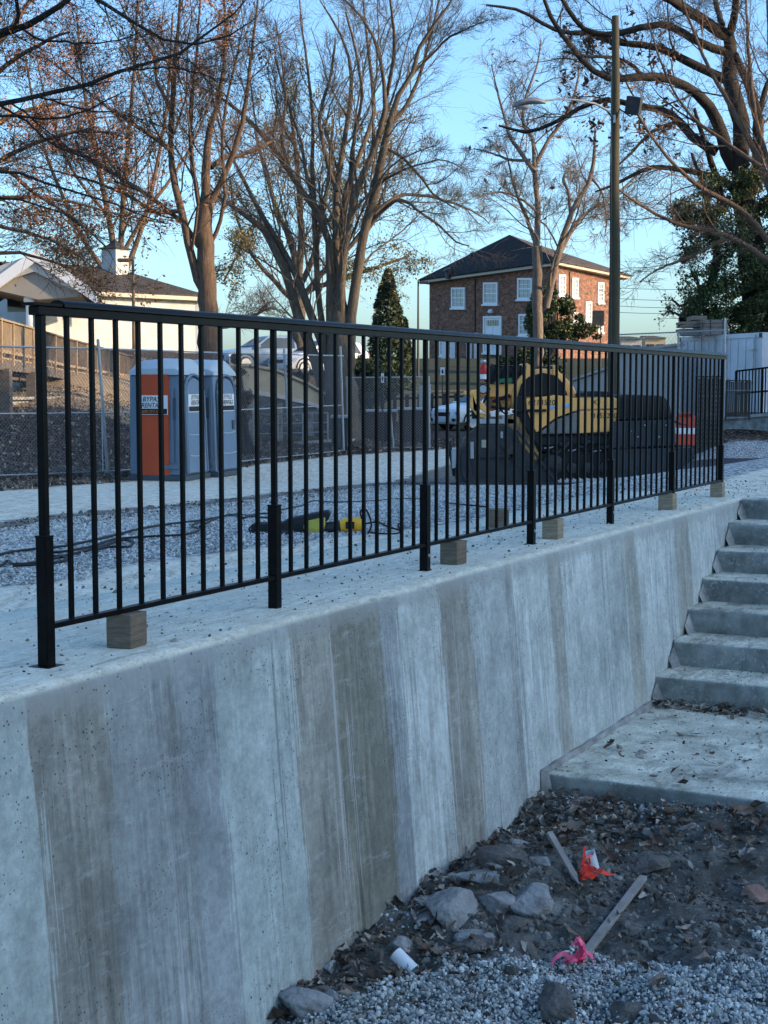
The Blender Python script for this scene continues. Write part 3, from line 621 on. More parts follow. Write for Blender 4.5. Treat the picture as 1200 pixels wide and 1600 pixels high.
# ------------------------------------------------------------------ loose materials (stones, clods, leaves)
def ico():
    t = (1 + 5 ** 0.5) / 2
    v = np.array([(-1, t, 0), (1, t, 0), (-1, -t, 0), (1, -t, 0), (0, -1, t), (0, 1, t), (0, -1, -t), (0, 1, -t), (t, 0, -1), (t, 0, 1), (-t, 0, -1), (-t, 0, 1)], float)
    v /= np.linalg.norm(v[0]); f = np.array([(0, 11, 5), (0, 5, 1), (0, 1, 7), (0, 7, 10), (0, 10, 11), (1, 5, 9), (5, 11, 4), (11, 10, 2), (10, 7, 6), (7, 1, 8), (3, 9, 4), (3, 4, 2), (3, 2, 6), (3, 6, 8), (3, 8, 9), (4, 9, 5), (2, 4, 11), (6, 2, 10), (8, 6, 7), (9, 8, 1)])
    return v, f
def subdiv(v, f):
    v = list(map(tuple, v)); cache = {}; nf = []
    def mid(a, b):
        k = (min(a, b), max(a, b))
        if k not in cache:
            m = (np.array(v[a]) + np.array(v[b])) / 2; m /= np.linalg.norm(m); v.append(tuple(m)); cache[k] = len(v) - 1
        return cache[k]
    for a, b, c in f:
        x, y, z = mid(a, b), mid(b, c), mid(c, a); nf += [(a, x, z), (b, y, x), (c, z, y), (x, y, z)]
    return np.array(v), np.array(nf)
ICO0 = ico(); ICO1 = subdiv(*ICO0); ICO2 = subdiv(*ICO1); ICO3 = subdiv(*ICO2); ICO4 = subdiv(*ICO3)
OCT = (np.array([(1, 0, 0), (-1, 0, 0), (0, 1, 0), (0, -1, 0), (0, 0, 1), (0, 0, -1)], float), np.array([(0, 2, 4), (2, 1, 4), (1, 3, 4), (3, 0, 4), (2, 0, 5), (1, 2, 5), (3, 1, 5), (0, 3, 5)]))
def rand_rot(n):
    q = rng.normal(size=(n, 4)); q /= np.linalg.norm(q, axis=1)[:, None]; w, x, y, z = q.T
    return np.stack([1 - 2 * (y * y + z * z), 2 * (x * y - z * w), 2 * (x * z + y * w), 2 * (x * y + z * w), 1 - 2 * (x * x + z * z), 2 * (y * z - x * w), 2 * (x * z - y * w), 2 * (y * z + x * w), 1 - 2 * (x * x + y * y)], 1).reshape(n, 3, 3)
def stones(name, pos, size, base, mat, flat=0.5, jit=0.34, smooth=False):
    n = len(pos); v, f = base; k = len(v)
    vv = v[None] * (1 + rng.uniform(-jit, jit, (n, k, 1))) * rng.uniform(flat, 1.15, (n, 1, 3)) * size[:, None, None]
    vv = np.einsum('nij,nkj->nki', rand_rot(n), vv) + pos[:, None, :]
    ff = f[None] + (np.arange(n) * k)[:, None, None]
    return link(name, np_mesh(name, vv.reshape(-1, 3), ff.reshape(-1, 3), smooth), mat)
def leaves_mesh(name, pos, size, mat, parent=None, flat=None, curl=0.35, elong=1.6):
    n = len(pos)
    u_ = np.linspace(0, 2 * np.pi, 13)[:-1]; wv = 1 + 0.22 * np.cos(u_ * 3 + 0.6) + 0.12 * np.sin(u_ * 5)
    ring = np.stack([0.5 * np.cos(u_) * wv * elong / 1.3, 0.31 * np.sin(u_) * wv, np.abs(np.sin(u_)) ** 1.2 + 0.25 * np.cos(u_ * 4)], 1)
    b = np.concatenate([ring, ring * np.array([0.5, 0.5, 0.3]), [(0, 0, 0)]])
    vv = np.repeat(b[None], n, 0); vv[:, :12, :2] *= rng.uniform(0.75, 1.2, (n, 12, 1)); vv[:, :, 2] *= (curl * rng.uniform(-0.7, 1.2, (n, 1))) * 0.42; vv[:, :12, 2] += rng.normal(0, 0.05, (n, 12)) * curl; vv[:, :, 1] *= rng.uniform(0.6, 1.1, (n, 1))
    vv = vv * size[:, None, None]
    Rm = rand_rot(n)
    if flat is not None:
        a = rng.uniform(0, 2 * math.pi, n); ti = rng.normal(0, flat, n); tj = rng.normal(0, flat, n); ca, sa = np.cos(a), np.sin(a); z0 = np.zeros(n); o1 = np.ones(n)
        Rz = np.stack([ca, -sa, z0, sa, ca, z0, z0, z0, o1], 1).reshape(n, 3, 3)
        Rx = np.stack([o1, z0, z0, z0, np.cos(ti), -np.sin(ti), z0, np.sin(ti), np.cos(ti)], 1).reshape(n, 3, 3)
        Ry = np.stack([np.cos(tj), z0, np.sin(tj), z0, o1, z0, -np.sin(tj), z0, np.cos(tj)], 1).reshape(n, 3, 3)
        Rm = Rz @ Rx @ Ry
    vv = np.einsum('nij,nkj->nki', Rm, vv) + pos[:, None, :]
    f = np.array([(i, (i + 1) % 12, 12 + (i + 1) % 12) for i in range(12)] + [(i, 12 + (i + 1) % 12, 12 + i) for i in range(12)] + [(12 + i, 12 + (i + 1) % 12, 24) for i in range(12)])
    ff = f[None] + (np.arange(n) * 25)[:, None, None]
    return link(name, np_mesh(name, vv.reshape(-1, 3), ff.reshape(-1, 3), False), mat, parent)
def quads_mesh(name, pos, size, mat, parent=None, elong=1.5):
    n = len(pos); b = np.array([(-0.5 * elong, 0, 0), (0, -0.35, 0.1), (0.5 * elong, 0, 0), (0, 0.35, 0.1)])
    vv = b[None] * size[:, None, None]; vv = np.einsum('nij,nkj->nki', rand_rot(n), vv) + pos[:, None, :]
    ff = np.array([(0, 1, 2, 3)])[None] + (np.arange(n) * 4)[:, None, None]
    return link(name, np_mesh(name, vv.reshape(-1, 3), ff.reshape(-1, 4), False), mat, parent)
# lower gravel
def scatter_lower(n, t0, t1, s0, s1, maskf):
    t = rng.uniform(t0, t1, n); s = rng.uniform(s0, s1, n)
    X = t * U[0] + (FACE - s) * V[0]; Y = t * U[1] + (FACE - s) * V[1]; Z = lower_z(X, Y, t, s)
    k = maskf(X, Y, t, s); return np.stack([X, Y, Z], 1)[k]
gm = lambda X, Y, t, s: (gravel_mask(X, Y, t, s) + 0.25 * fbm(X * 4, Y * 4, 3, 44) > -0.02) & (s < -0.09)
p = scatter_lower(82000, 3.0, 6.5, -2.2, -0.05, gm); sz = rng.gamma(2.2, 0.0017, len(p)) + 0.0017
p[:, 2] += rng.uniform(0, 0.02, len(p)); tag(stones('gravel', p, sz, ICO0, M_stone), kind='stuff', label='crushed pale grey gravel at the foot of the picture', cat='gravel')
p = scatter_lower(3000, 3.0, 6.2, -2.2, -0.08, gm); sz = rng.uniform(0.006, 0.012, len(p)); p[:, 2] += 0.012
tag(stones('gravel', p, sz, ICO1, M_stone), kind='stuff', label='larger crushed stones lying over the grey gravel', cat='gravel')
dm = lambda X, Y, t, s: (s < -0.09) & ((t < 6.72)) & (vnoise(X * 5, Y * 5, 3) > 0.35)
p = scatter_lower(22000, 3.2, 6.9, -3.0, -0.05, dm); sz = rng.gamma(2.0, 0.0032, len(p)) + 0.002
tag(stones('soil_clods', p, sz, ICO0, M_clod), kind='stuff', label='dark crumbly soil clods below the landing', cat='soil')
dm2 = lambda X, Y, t, s: (s < -0.09) & (t < 6.75) & (vnoise(X * 3, Y * 3, 8) > 0.55)
p = scatter_lower(6000, 3.4, 6.9, -3.0, -0.05, dm2); sz = rng.gamma(3, 0.0018, len(p)) + 0.002
tag(stones('gravel', p, sz, ICO0, M_stone), kind='stuff', label='stray pale pebbles scattered over the dark soil', cat='gravel')
# leaf litter
def lm(X, Y, t, s):
    d = np.exp(-((s + 0.25) / 0.28) ** 2) * 1.0 + np.exp(-((t - 6.45) / 0.22) ** 2) * 1.1 + 0.12
    d = d * (0.35 + 1.3 * vnoise(X * 3.2, Y * 3.2, 15)) * (1 - sm(gravel_mask(X, Y, t, s), -0.1, 0.1) * 0.93)
    return (rng.uniform(0, 1, len(X)) < d) & (s < -0.10) & (t < 6.73)
p = scatter_lower(8500, 3.4, 6.75, -2.9, -0.08, lm); p[:, 2] += rng.uniform(0.006, 0.03, len(p)); sz = rng.gamma(3, 0.0080, len(p)) + 0.009
tag(leaves_mesh('leaf_litter', p, sz, M_leafl, None, 0.45, 1.0), kind='stuff', label='brown curled leaf litter against wall and landing', cat='leaves')
# leaves and crumbs on the landing and treads
t = np.concatenate([rng.uniform(8.42, 8.62, 150), rng.uniform(6.8, 8.5, 60)]); s = np.concatenate([-0.1 - rng.beta(1, 1.8, 150) * 1.0, rng.uniform(-1.6, -0.15, 60)])
p = np.stack([t * U[0] + (FACE - s) * V[0], t * U[1] + (FACE - s) * V[1], np.full(len(t), ZLAND + 0.008)], 1); p[:, 2] += rng.uniform(0, 0.012, len(p))
tag(leaves_mesh('leaf_litter', p, rng.uniform(0.02, 0.06, len(p)), M_leafl, None, 0.3, 0.7), kind='stuff', label='dry dark leaves swept against the lowest step', cat='leaves')
# crumbs and grit on slab, landing and treads
t = np.concatenate([rng.uniform(2.2, 13, 2600), rng.uniform(6.78, 8.6, 900)]); s = np.concatenate([0.03 + rng.gamma(1.5, 0.5, 2600), rng.uniform(-2.2, -0.12, 900)])
zz = np.concatenate([np.full(2600, 0.001), np.full(900, ZLAND + .001)]); X = t * U[0] + (FACE - s) * V[0]; Y = t * U[1] + (FACE - s) * V[1]; zz[:2600] = np.where(s[:2600] > 1.0, height(X[:2600], Y[:2600]), 0.001)
for k in range(6):
    tt = rng.uniform(TR1 + RUN * k + .03, TR1 + RUN * (k + 1) - .01, 90); ss_ = rng.uniform(-1.6, -0.12, 90); t = np.concatenate([t, tt]); s = np.concatenate([s, ss_]); zz = np.concatenate([zz, np.full(90, ZLAND + RISE * (k + 1) + .001)])
X = t * U[0] + (FACE - s) * V[0]; Y = t * U[1] + (FACE - s) * V[1]
M_grit = rpi('grit', [(0, (0.07, 0.06, 0.05)), (0.6, (0.2, 0.18, 0.15)), (0.8, (0.45, 0.45, 0.42)), (1, (0.65, 0.66, 0.64))], 0.9)
tag(stones('grit', np.stack([X, Y, zz], 1), rng.gamma(2.2, 0.0014, len(t)) + 0.0012, ICO0, M_grit), kind='stuff', label='fine grit and crumbs scattered over slab and steps', cat='grit')
# upper gravel strip
def scatter_upper(n, pxr, yr, cond, jit=0):
    Y = yr[0] * (yr[1] / yr[0]) ** rng.uniform(0, 1, n); a = rng.uniform(pxr[0], pxr[1], n); a = (a - 600) / FPX; X = a * Y
    A = attrs(X, Y); s = FACE - (X * V[0] + Y * V[1]); k = cond(A, X, Y) & (s > 1.2); X, Y = X[k], Y[k]
    return np.stack([X, Y, height(X, Y)], 1)
p = scatter_upper(90000, (-120, 1100), (5.5, 24), lambda A, X, Y: A['gravel'] + 0.15 * fbm(X * 3, Y * 3, 3, 2) > 0.0); sz = rng.gamma(4, 0.0010, len(p)) + 0.002 + p[:, 1] * 0.0002
tag(stones('gravel', p, sz, OCT, M_stone, 0.6, 0.2), kind='stuff', label='pale blue grey gravel strip behind the railing', cat='gravel')
p = scatter_upper(9000, (-120, 760), (7, 30), lambda A, X, Y: A['rut'] + 0.2 * fbm(X * 2, Y * 2, 3, 2) > 0.0); sz = rng.gamma(2.4, 0.0038, len(p)) + 0.004; p[:, 2] -= sz * 0.3
tag(stones('soil_clods', p, sz, ICO0, M_clod), kind='stuff', label='dark broken soil ridge along the far edge of the gravel', cat='soil')
p = scatter_upper(26000, (-100, 720), (17, 50), lambda A, X, Y: A['leafy'] + 0.5 * fbm(X * 2, Y * 2, 3, 5) > 0.1); sz = rng.uniform(0.04, 0.11, len(p)); p[:, 2] += rng.uniform(0, 0.03, len(p))
tag(quads_mesh('leaf_litter', p, sz, M_leafl, None, 1.2), kind='stuff', label='fallen brown leaves under the chain link fence', cat='leaves')
# rubble lumps near the wall
def lump(px, py, r, sq, mat, label, seed, name='rock', sink=0.5, cat='rock'):
    c, t, s = LG(px, py); v, f = ICO4; q = v.copy()
    rs = np.random.default_rng(seed); dirs = rs.normal(size=(11, 3)); dirs /= np.linalg.norm(dirs, axis=1)[:, None]; cut = rs.uniform(0.45, 0.85, 11)
    for d, k in zip(dirs, cut):
        h = q @ d; q = q - np.maximum(h - k, 0)[:, None] * d * 0.95
    q = q * (1 + 0.10 * fbm(q[:, 0] * 3 + seed, q[:, 1] * 3 + q[:, 2] * 4, 5, seed) + 0.06 * fbm(q[:, 0] * 11 + seed, q[:, 1] * 11 + q[:, 2] * 9, 3, seed + 3))[:, None]
    q = q * np.array([r * sq[0], r * sq[1], r * sq[2]]); a = rs.uniform(0, 6.28); ca, sa = math.cos(a), math.sin(a); q[:, :2] = q[:, :2] @ np.array([[ca, sa], [-sa, ca]])
    me = np_mesh(name, q, f, True); o = link(name, me, mat); o.location = (c[0], c[1], c[2] + r * sq[2] * (1 - sink * 2) * 0.6)
    return tag(o, label, cat)
lump(708, 1425, 0.13, (1.1, 0.9, 0.7), M_rubble, 'rounded grey concrete lump touching the wall, left of the other rubble', 1)
lump(835, 1385, 0.125, (1.4, 0.8, 0.5), M_rubble, 'flat pale concrete slab fragment near the orange taped stake', 2)
lump(775, 1400, 0.09, (1.2, 0.9, 0.6), M_rubble, 'small broken concrete piece between the two rubble lumps', 3)
lump(785, 1345, 0.11, (1.1, 0.9, 0.7), M_soilrock, 'soil covered lump against the wall near the landing', 4)
lump(865, 1570, 0.11, (1.3, 0.9, 0.6), M_soilrock, 'dark soil clod sunk in the gravel at the bottom', 5)
lump(980, 1580, 0.08, (1.3, 0.9, 0.5), M_soilrock, 'smaller dark clod in the gravel right of the big one', 6)
lump(478, 1570, 0.10, (0.9, 1.3, 0.6), M_rubble, 'pale rubble piece beside the rusty rebar in the bottom corner', 7)
lump(812, 1480, 0.09, (1.4, 0.9, 0.5), M_soilrock, 'muddy stone half buried beside the pink taped stake', 8)
lump(1180, 1400, 0.06, (1, 1, 0.9), simple('rust_brick', (0.28, 0.17, 0.13), 0.9, 0.4, 9, 0.004), 'reddish brown stone at the right edge of the soil', 9)
rs_ = random.Random(4); ORD = ['first', 'second', 'third', 'fourth', 'fifth', 'sixth', 'seventh', 'eighth', 'ninth', 'tenth', 'eleventh', 'twelfth', 'thirteenth', 'fourteenth', 'fifteenth', 'sixteenth']
for k in range(16):
    tt = 3.9 + 2.7 * k / 16 + rs_.uniform(-.1, .1); w_ = W(tt, -0.12 - rs_.random() * 0.16, ZL); d_ = w_ - np.array([0, 0, EYE]); c_, s_ = math.cos(PITCH), math.sin(PITCH); f_ = d_[1] * c_ - d_[2] * s_; px_ = 600 + FPX * d_[0] / f_; py_ = 800 - FPX * (d_[1] * s_ + d_[2] * c_) / f_
    o = lump(px_, py_, rs_.uniform(.03, .06), (1.2, .9, .7), M_rubble if k % 3 else M_soilrock, ORD[15 - k] + ' small rubble piece from the landing along the wall foot', 40 + k); o['group'] = 'rubble along the wall foot'
for i_, (x_, y_, r_2, m_, lab_) in enumerate(((690, 1455, .07, M_rubble, 'flat rubble flake left of the rounded lump by the wall'), (752, 1372, .075, M_rubble, 'grey rubble piece against the wall above the broken pieces'), (800, 1440, .085, M_soilrock, 'broad soil crusted rubble in front of the pale slab fragment'), (740, 1450, .06, M_rubble, 'small grey rubble piece in front of the rounded lump'), (760, 1475, .10, M_soilrock, 'wide muddy rubble slab at the gravel edge left of the muddy stone'), (1010, 1345, .10, M_soilrock, 'long low soil covered stone between the tape and the right edge'), (845, 1345, .05, M_rubble, 'pale rubble chip beside the head of the short stake'))):
    lump(x_, y_, r_2, (1.4, 1.0, .42), m_, lab_, 70 + i_)
# stakes with flagging tape
def stake(px0, px1, w, h, mat_tape, label, rise=0.03):
    a, _, _ = LG(*px0); b, _, _ = LG(*px1); a = a + np.array([0, 0, 0.022]); b = b + np.array([0, 0, 0.022 + rise])
    root = thing('survey_stake', label, 'stake', b, 0); m = MB(); d = Vector(b - a); L = d.length; d.normalize(); tip = Vector(a)
    m.obox(Vector(b), tip + d * 0.05, w, h); m.build('shaft', M_stake, root, bevel=0.002, seg=1)
    m = MB(); r_ = d.cross(Vector((0, 0, 1))).normalized() * w / 2; u_ = Vector((0, 0, h / 2)); q = tip + d * 0.05
    m.add([q - r_ - u_, q + r_ - u_, q + r_ + u_, q - r_ + u_, tip], [(0, 1, 4), (1, 2, 4), (2, 3, 4), (3, 0, 4)]); m.build('point', M_stake, root)
    return root, b, d
def ribbon(root, c, mat, seed, size=0.05, n=5):
    rs = random.Random(seed); 
    for k in range(n):
        m = MB(); p = Vector(c) + Vector((rs.uniform(-1, 1), rs.uniform(-1, 1), 0)) * size * 0.35; a = rs.uniform(0, 6.28); w = 0.006 + rs.random() * 0.009; vs = []
        K = 14; el = rs.uniform(0.2, 0.7); d = Vector((math.cos(a), math.sin(a), el)); turn = rs.uniform(-0.9, 0.9)
        tw = rs.uniform(0, 3)
        for i in range(K):
            side = Vector((math.cos(tw), math.sin(tw), math.sin(tw * 1.3) * 0.8)).normalized(); vs += [p - side * w, p + side * w]
            p = p + d.normalized() * size * 0.17; d.rotate(Matrix.Rotation(turn * .8, 3, 'Z')); d.z += rs.uniform(-0.55, 0.38); tw += rs.uniform(-0.3, 0.8); p.z = max(p.z, c[2] - 0.012)
        m.add(vs, [(2 * i, 2 * i + 1, 2 * i + 3, 2 * i + 2) for i in range(K - 1)]); m.build('tape', mat, root, smooth=True)
r1, e1, d1 = stake((905, 1382), (858, 1326), 0.028, 0.016, None, 'short weathered survey stake with orange tape near the landing', 0.05)
c1, _, _ = LG(915, 1376); ribbon(r1, c1 + np.array([0, 0, 0.04]), M_orange_tape, 3, 0.055, 13)
r2, e2, d2 = stake((905, 1512), (1005, 1390), 0.033, 0.018, None, 'long weathered survey stake with pink tape lying on the soil', 0.03)
c2, _, _ = LG(903, 1512); ribbon(r2, c2 + np.array([-0.005, 0, 0.035]), M_pink_tape, 5, 0.055, 13)
def pipe(px0, px1, r, label, lift0=0.0, lift1=0.1):
    a, _, _ = LG(*px0); b, _, _ = LG(*px1); a = a + np.array([0, 0, lift0]); b = b + np.array([0, 0, lift1])
    root = thing('pvc_pipe', label, 'pipe', a); m = MB(); d = Vector(b - a).normalized(); x = d.cross(Vector((0, 0, 1))).normalized(); y = d.cross(x); n = 20; vs = []
    prof = [(r, 0), (r, 1.0), (r * 0.93, 1.0), (r * 0.9, 0.6)]; L = float(np.linalg.norm(b - a))
    prof = [(r, 0), (r, L), (r * 0.88, L), (r * 0.88, 0)]
    for rr, h in prof: vs += [Vector(a) + d * h + (x * math.cos(2 * math.pi * j / n) + y * math.sin(2 * math.pi * j / n)) * rr for j in range(n)]
    m.add(vs, [(i * n + j, i * n + (j + 1) % n, ((i + 1) % 4) * n + (j + 1) % n, ((i + 1) % 4) * n + j) for i in range(4) for j in range(n)])
    m.build('pipe_wall', M_pvc, root, smooth=True); return root
pipe((646, 1522), (618, 1500), 0.027, 'white pvc pipe stub lying in leaves at the wall foot', 0.01, 0.055)
pipe((928, 1362), (920, 1352), 0.026, 'white pvc pipe stub standing behind the orange tape', -0.01, 0.055)
a = LG(478, 1588)[0] + np.array([0, 0, 0.02]); bb = LG(432, 1572)[0]; m = MB(); m.tube([a, a * 0.5 + bb * 0.5 + np.array([0, 0, 0.035]), bb + np.array([0, 0, 0.06])], 0.007, 8)
tag(m.build('rebar', simple('rusty_steel', (0.10, 0.065, 0.05), 0.8, 0.4, 20, 0.002), smooth=True), 'short rusty rebar end poking out at the wall foot', 'rebar')
# individually visible big leaves
LEAF_PLACES = ['above the pink tape, well right of the long stake', 'near the right edge above the gravel', 'under the landing edge, left of middle', 'under the landing edge, right of middle', 'under the landing edge toward the right corner', 'beside the wall corner under the landing', 'just under the landing, centre', 'left of the orange taped stake top', 'at the right edge two hand widths under the landing', 'between landing and long stake tip', 'just above the long stake tip', 'left of the pvc pipe near the wall', 'among the litter right of the wall foot pipe', 'against the wall above the lower pipe', 'on the soil left of the pink tape', 'at the upper right corner of the soil', 'between wall corner and orange stake', 'in the gravel at the bottom right', 'right edge under the landing, second row', 'under the landing above the orange tape', 'above and right of the orange tape', 'beside the lower white pipe', 'above the muddy stone by the wall', 'on bare soil right of the long stake']
lb = MB()
for k, (px, py, sz_) in enumerate([(1075, 1470, 0.085), (1130, 1447, 0.06), (960, 1290, 0.10), (1080, 1297, 0.12), (1120, 1300, 0.11), (895, 1300, 0.13), (1045, 1290, 0.10), (870, 1330, 0.09), (1150, 1330, 0.08), (1010, 1330, 0.08), (955, 1345, 0.08), (690, 1470, 0.08), (720, 1478, 0.08), (665, 1490, 0.09), (760, 1490, 0.07), (1160, 1290, 0.11), (930, 1270, 0.09), (1185, 1560, 0.05), (1180, 1310, 0.1), (1030, 1315, 0.11), (988, 1300, 0.09), (700, 1500, 0.07), (745, 1455, 0.08), (1100, 1480, 0.06)]):
    c, t, s = LG(px, py); c = c + np.array([0, 0, 0.016]); sz_ *= 0.72
    N = 7; vs = []; fs = []
    for i in range(N):
        u = i / (N - 1); wdt = math.sin(math.pi * min(1, u * 0.92 + 0.06)) ** 0.8 * 0.36 * (1 + 0.18 * ((i % 2) * 2 - 1))
        for j in (-1, -0.5, 0, 0.5, 1): vs.append(((u - 0.5) * sz_ * 1.3, j * wdt * sz_, (abs(j) ** 1.5 * 0.22 * random.uniform(0.3, 1.4) + 0.3 * (u - 0.5) ** 2 * random.uniform(0.4, 1.3)) * sz_))
    for i in range(N - 1):
        for j in range(4): fs.append((i * 5 + j, i * 5 + j + 1, (i + 1) * 5 + j + 1, (i + 1) * 5 + j))
    m = MB(); m.add(vs, fs); o = m.build('fallen_leaf', simple('leaf_tan_%d' % (k % 3), [(0.17, 0.115, 0.08), (0.10, 0.06, 0.045), (0.26, 0.20, 0.155)][k % 3], 0.8, 0.3, 12, 0.002), smooth=True, angle=80)
    o.location = c; o.rotation_euler = (random.uniform(-0.5, 0.5) + (math.pi if k % 4 == 0 else 0), random.uniform(-0.4, 0.4), random.uniform(0, 6.28))
    tag(o, ['brown', 'dark', 'pale'][k % 3] + ' curled leaf ' + LEAF_PLACES[k], 'leaf', 'large fallen leaves on the soil')

# ------------------------------------------------------------------ unseen hill added on the right, shaped to block the sun from the yard
def along(P0, k): return np.array([P0[0] + k * sd.x / math.hypot(sd.x, sd.y), P0[1] + k * sd.y / math.hypot(sd.x, sd.y)])
SH = np.array([sd.x, sd.y]) / math.hypot(sd.x, sd.y); LAT = np.array([-SH[1], SH[0]])   # lateral axis (to the far side)
pc = np.array([6.0, 38.0]); k0 = 150.0; topz = 5.6 + math.tan(R(SUN_EL)) * k0; l0 = pc @ LAT
def hill():
    l = np.linspace(-150, 95, 70); k = np.linspace(-75, 140, 50); Lm, Km = np.meshgrid(l, k, indexing='ij')
    c = pc + SH * k0; X = c[0] + LAT[0] * (Lm - l0) + SH[0] * Km; Y = c[1] + LAT[1] * (Lm - l0) + SH[1] * Km
    pr_ = sm(Km, -75, 0) * (1 - sm(Km, 40, 140)); ends = sm(Lm, -150, -80) * (1 - sm(Lm, 62, 88))
    Z = -3 + (topz + 3 + 2.0 * fbm(Lm * .05, Km * .05, 4, 2) * (Km > -5) - 0.6) * pr_ * ends
    n, m = Lm.shape; idx = np.arange(n * m).reshape(n, m); f = np.stack([idx[:-1, :-1], idx[1:, :-1], idx[1:, 1:], idx[:-1, 1:]], -1).reshape(-1, 4)
    tag(link('hill', np_mesh('hill', np.stack([X.ravel(), Y.ravel(), Z.ravel()], 1), f, True), simple('shade_blocker_grass', (0.09, 0.085, 0.045), 0.95, 0.4, 0.1, 0)), kind='structure')  # added sun blocker, never in view
hill()

# ------------------------------------------------------------------ buildings
def quad_uv(o, scale=1.0):
    me = o.data; uv = me.uv_layers.new(name='UVMap')
    for p in me.polygons:
        n = p.normal
        ax = Vector((0, 0, 1)).cross(n); ax = ax.normalized() if ax.length > 0.1 else Vector((1, 0, 0)); ay = n.cross(ax)
        for li in p.loop_indices:
            c = me.vertices[me.loops[li].vertex_index].co; uv.data[li].uv = (c.dot(ax) * scale, c.dot(ay) * scale)
def brick_house():
    C = P(869.6, 415, 111.3); L = P(671, 441, 129.6); Rr = P(968, 434, 125.0); ez = C[2]; L[2] = Rr[2] = ez; gz = 2.2
    B = L + Rr - C
    root = thing('brick_house', 'two storey red brick house with dark hipped roof on the hill', 'house', (C[0], C[1], gz))
    foot = [C, Rr, B, L]
    m = MB(); m.prism([(p[0], p[1], gz) for p in foot], (0, 0, ez - gz)); o = m.build('wall', M_brick, root); quad_uv(o)
    cen = (C + B) / 2
    ov = [p + (p - cen) / np.linalg.norm((p - cen)[:2]) * 0.9 for p in foot]
    m = MB(); m.prism([(p[0], p[1], ez - 0.02) for p in ov], (0, 0, 0.20)); m.build('eave_board', simple('cream_trim', (0.42, 0.37, 0.29), 0.6, 0.08, 2, 0), root)
    apex = P(796, 369, 122.5); rid = P(833, 383, 129.5); az = apex[2]; rid[2] = az
    e = [np.array([p[0], p[1], ez + 0.19]) + (p - cen) * 0.012 for p in ov]; Ce, Re, Be, Le = e
    for nm, poly, mt in (('roof', [Le, Ce, apex], M_shingle_shade), ('roof', [Ce, Re, rid, apex], M_shingle_sun), ('roof', [Re, Be, rid], M_shingle_sun), ('roof', [Be, Le, apex, rid], M_shingle_shade)):  # sun and shade on the slopes put into two shingle colours
        m = MB(); m.prism(poly, (0, 0, 0.12)); m.build(nm, mt, root)
    def onw(A, Bq, px, py):            # pixel -> point on wall plane A-B
        d = ray(px, py); n = np.cross((Bq - A) * [1, 1, 0], [0, 0, 1.0]); o = np.array([0, 0, EYE]); k = ((A - o) @ n) / (d @ n); return o + d * k
    def win(A, Bq, x0, x1, y0, y1, frame=M_white, glass=M_blind, name='window', mull=(2, 4)):
        a = onw(A, Bq, x0, (y0 + y1) / 2); b = onw(A, Bq, x1, (y0 + y1) / 2); zt = onw(A, Bq, (x0 + x1) / 2, y0)[2]; zb = onw(A, Bq, (x0 + x1) / 2, y1)[2]
        out = np.cross((Bq - A) * [1, 1, 0], [0, 0, 1.0]); out /= np.linalg.norm(out)
        if out @ (np.array([0, 0, 0]) - A) < 0: out = -out
        q = lambda u, z, d=0: a + (b - a) * u + np.array([0, 0, z - a[2]]) + out * d
        fr = 0.16; w = np.linalg.norm(b - a); fu = fr / w
        m = MB()
        for (u0, u1, z0, z1) in ((-fu * .3, fu, zb, zt), (1 - fu, 1 + fu * .3, zb, zt), (fu, 1 - fu, zt - fr, zt), (fu, 1 - fu, zb, zb + fr)): m.prism([q(u0, z0), q(u1, z0), q(u1, z1), q(u0, z1)], out * 0.10)
        m.prism([q(-fu, zb - 0.12), q(1 + fu, zb - 0.12), q(1 + fu, zb), q(-fu, zb)], out * 0.18)
        wo = m.build('window' if name == 'window' else name, frame, root)
        m = MB(); m.prism([q(fu, zb + fr, 0.01), q(1 - fu, zb + fr, 0.01), q(1 - fu, zt - fr, 0.01), q(fu, zt - fr, 0.01)], out * 0.02); m.build('pane', glass, wo)
        m = MB()
        for i in range(1, mull[0]): u = fu + (1 - 2 * fu) * i / mull[0]; m.prism([q(u - .02 / w, zb + fr, 0.03), q(u + .02 / w, zb + fr, 0.03), q(u + .02 / w, zt - fr, 0.03), q(u - .02 / w, zt - fr, 0.03)], out * 0.03)
        for i in range(1, mull[1]):
            z = zb + fr + (zt - zb - 2 * fr) * i / mull[1]; t_ = 0.05 if i == mull[1] // 2 else 0.02
            m.prism([q(fu, z - t_, 0.032), q(1 - fu, z - t_, 0.032), q(1 - fu, z + t_, 0.032), q(fu, z + t_, 0.032)], out * 0.03)
        m.build('muntins', frame, wo); return wo, q, out
    for (x0, x1, y0, y1) in ((706.5, 727, 448, 480.5), (756.5, 778, 440, 474.5), (810, 832, 433, 467)): win(L, C, x0, x1, y0, y1, mull=(3, 4))
    win(L, C, 812, 830, 490, 524, mull=(3, 4)); win(L, C, 688, 709, 524, 556, mull=(3, 4))
    for (x0, x1, y0, y1) in ((872, 882, 430, 463), (893, 902, 435, 466), (933, 942, 442, 474), (914, 923, 472, 502), (895, 902, 489, 512), (934, 941, 495, 520)): win(C, Rr, x0, x1, y0, y1, mull=(2, 4))
    # entrance doors with transom
    wo, q, out = win(L, C, 756.5, 784, 493, 551, glass=M_white, name='door', mull=(2, 1))
    zb = gz + 0.6
    zt = onw(L, C, 770, 497)[2]
    for i in range(5):
        u0 = 0.17 + i * 0.135; m = MB(); m.prism([q(u0, zt - 0.55, 0.05), q(u0 + 0.11, zt - 0.55, 0.05), q(u0 + 0.11, zt - 0.12, 0.05), q(u0, zt - 0.12, 0.05)], out * 0.02); m.build('transom_pane', M_glass, wo)
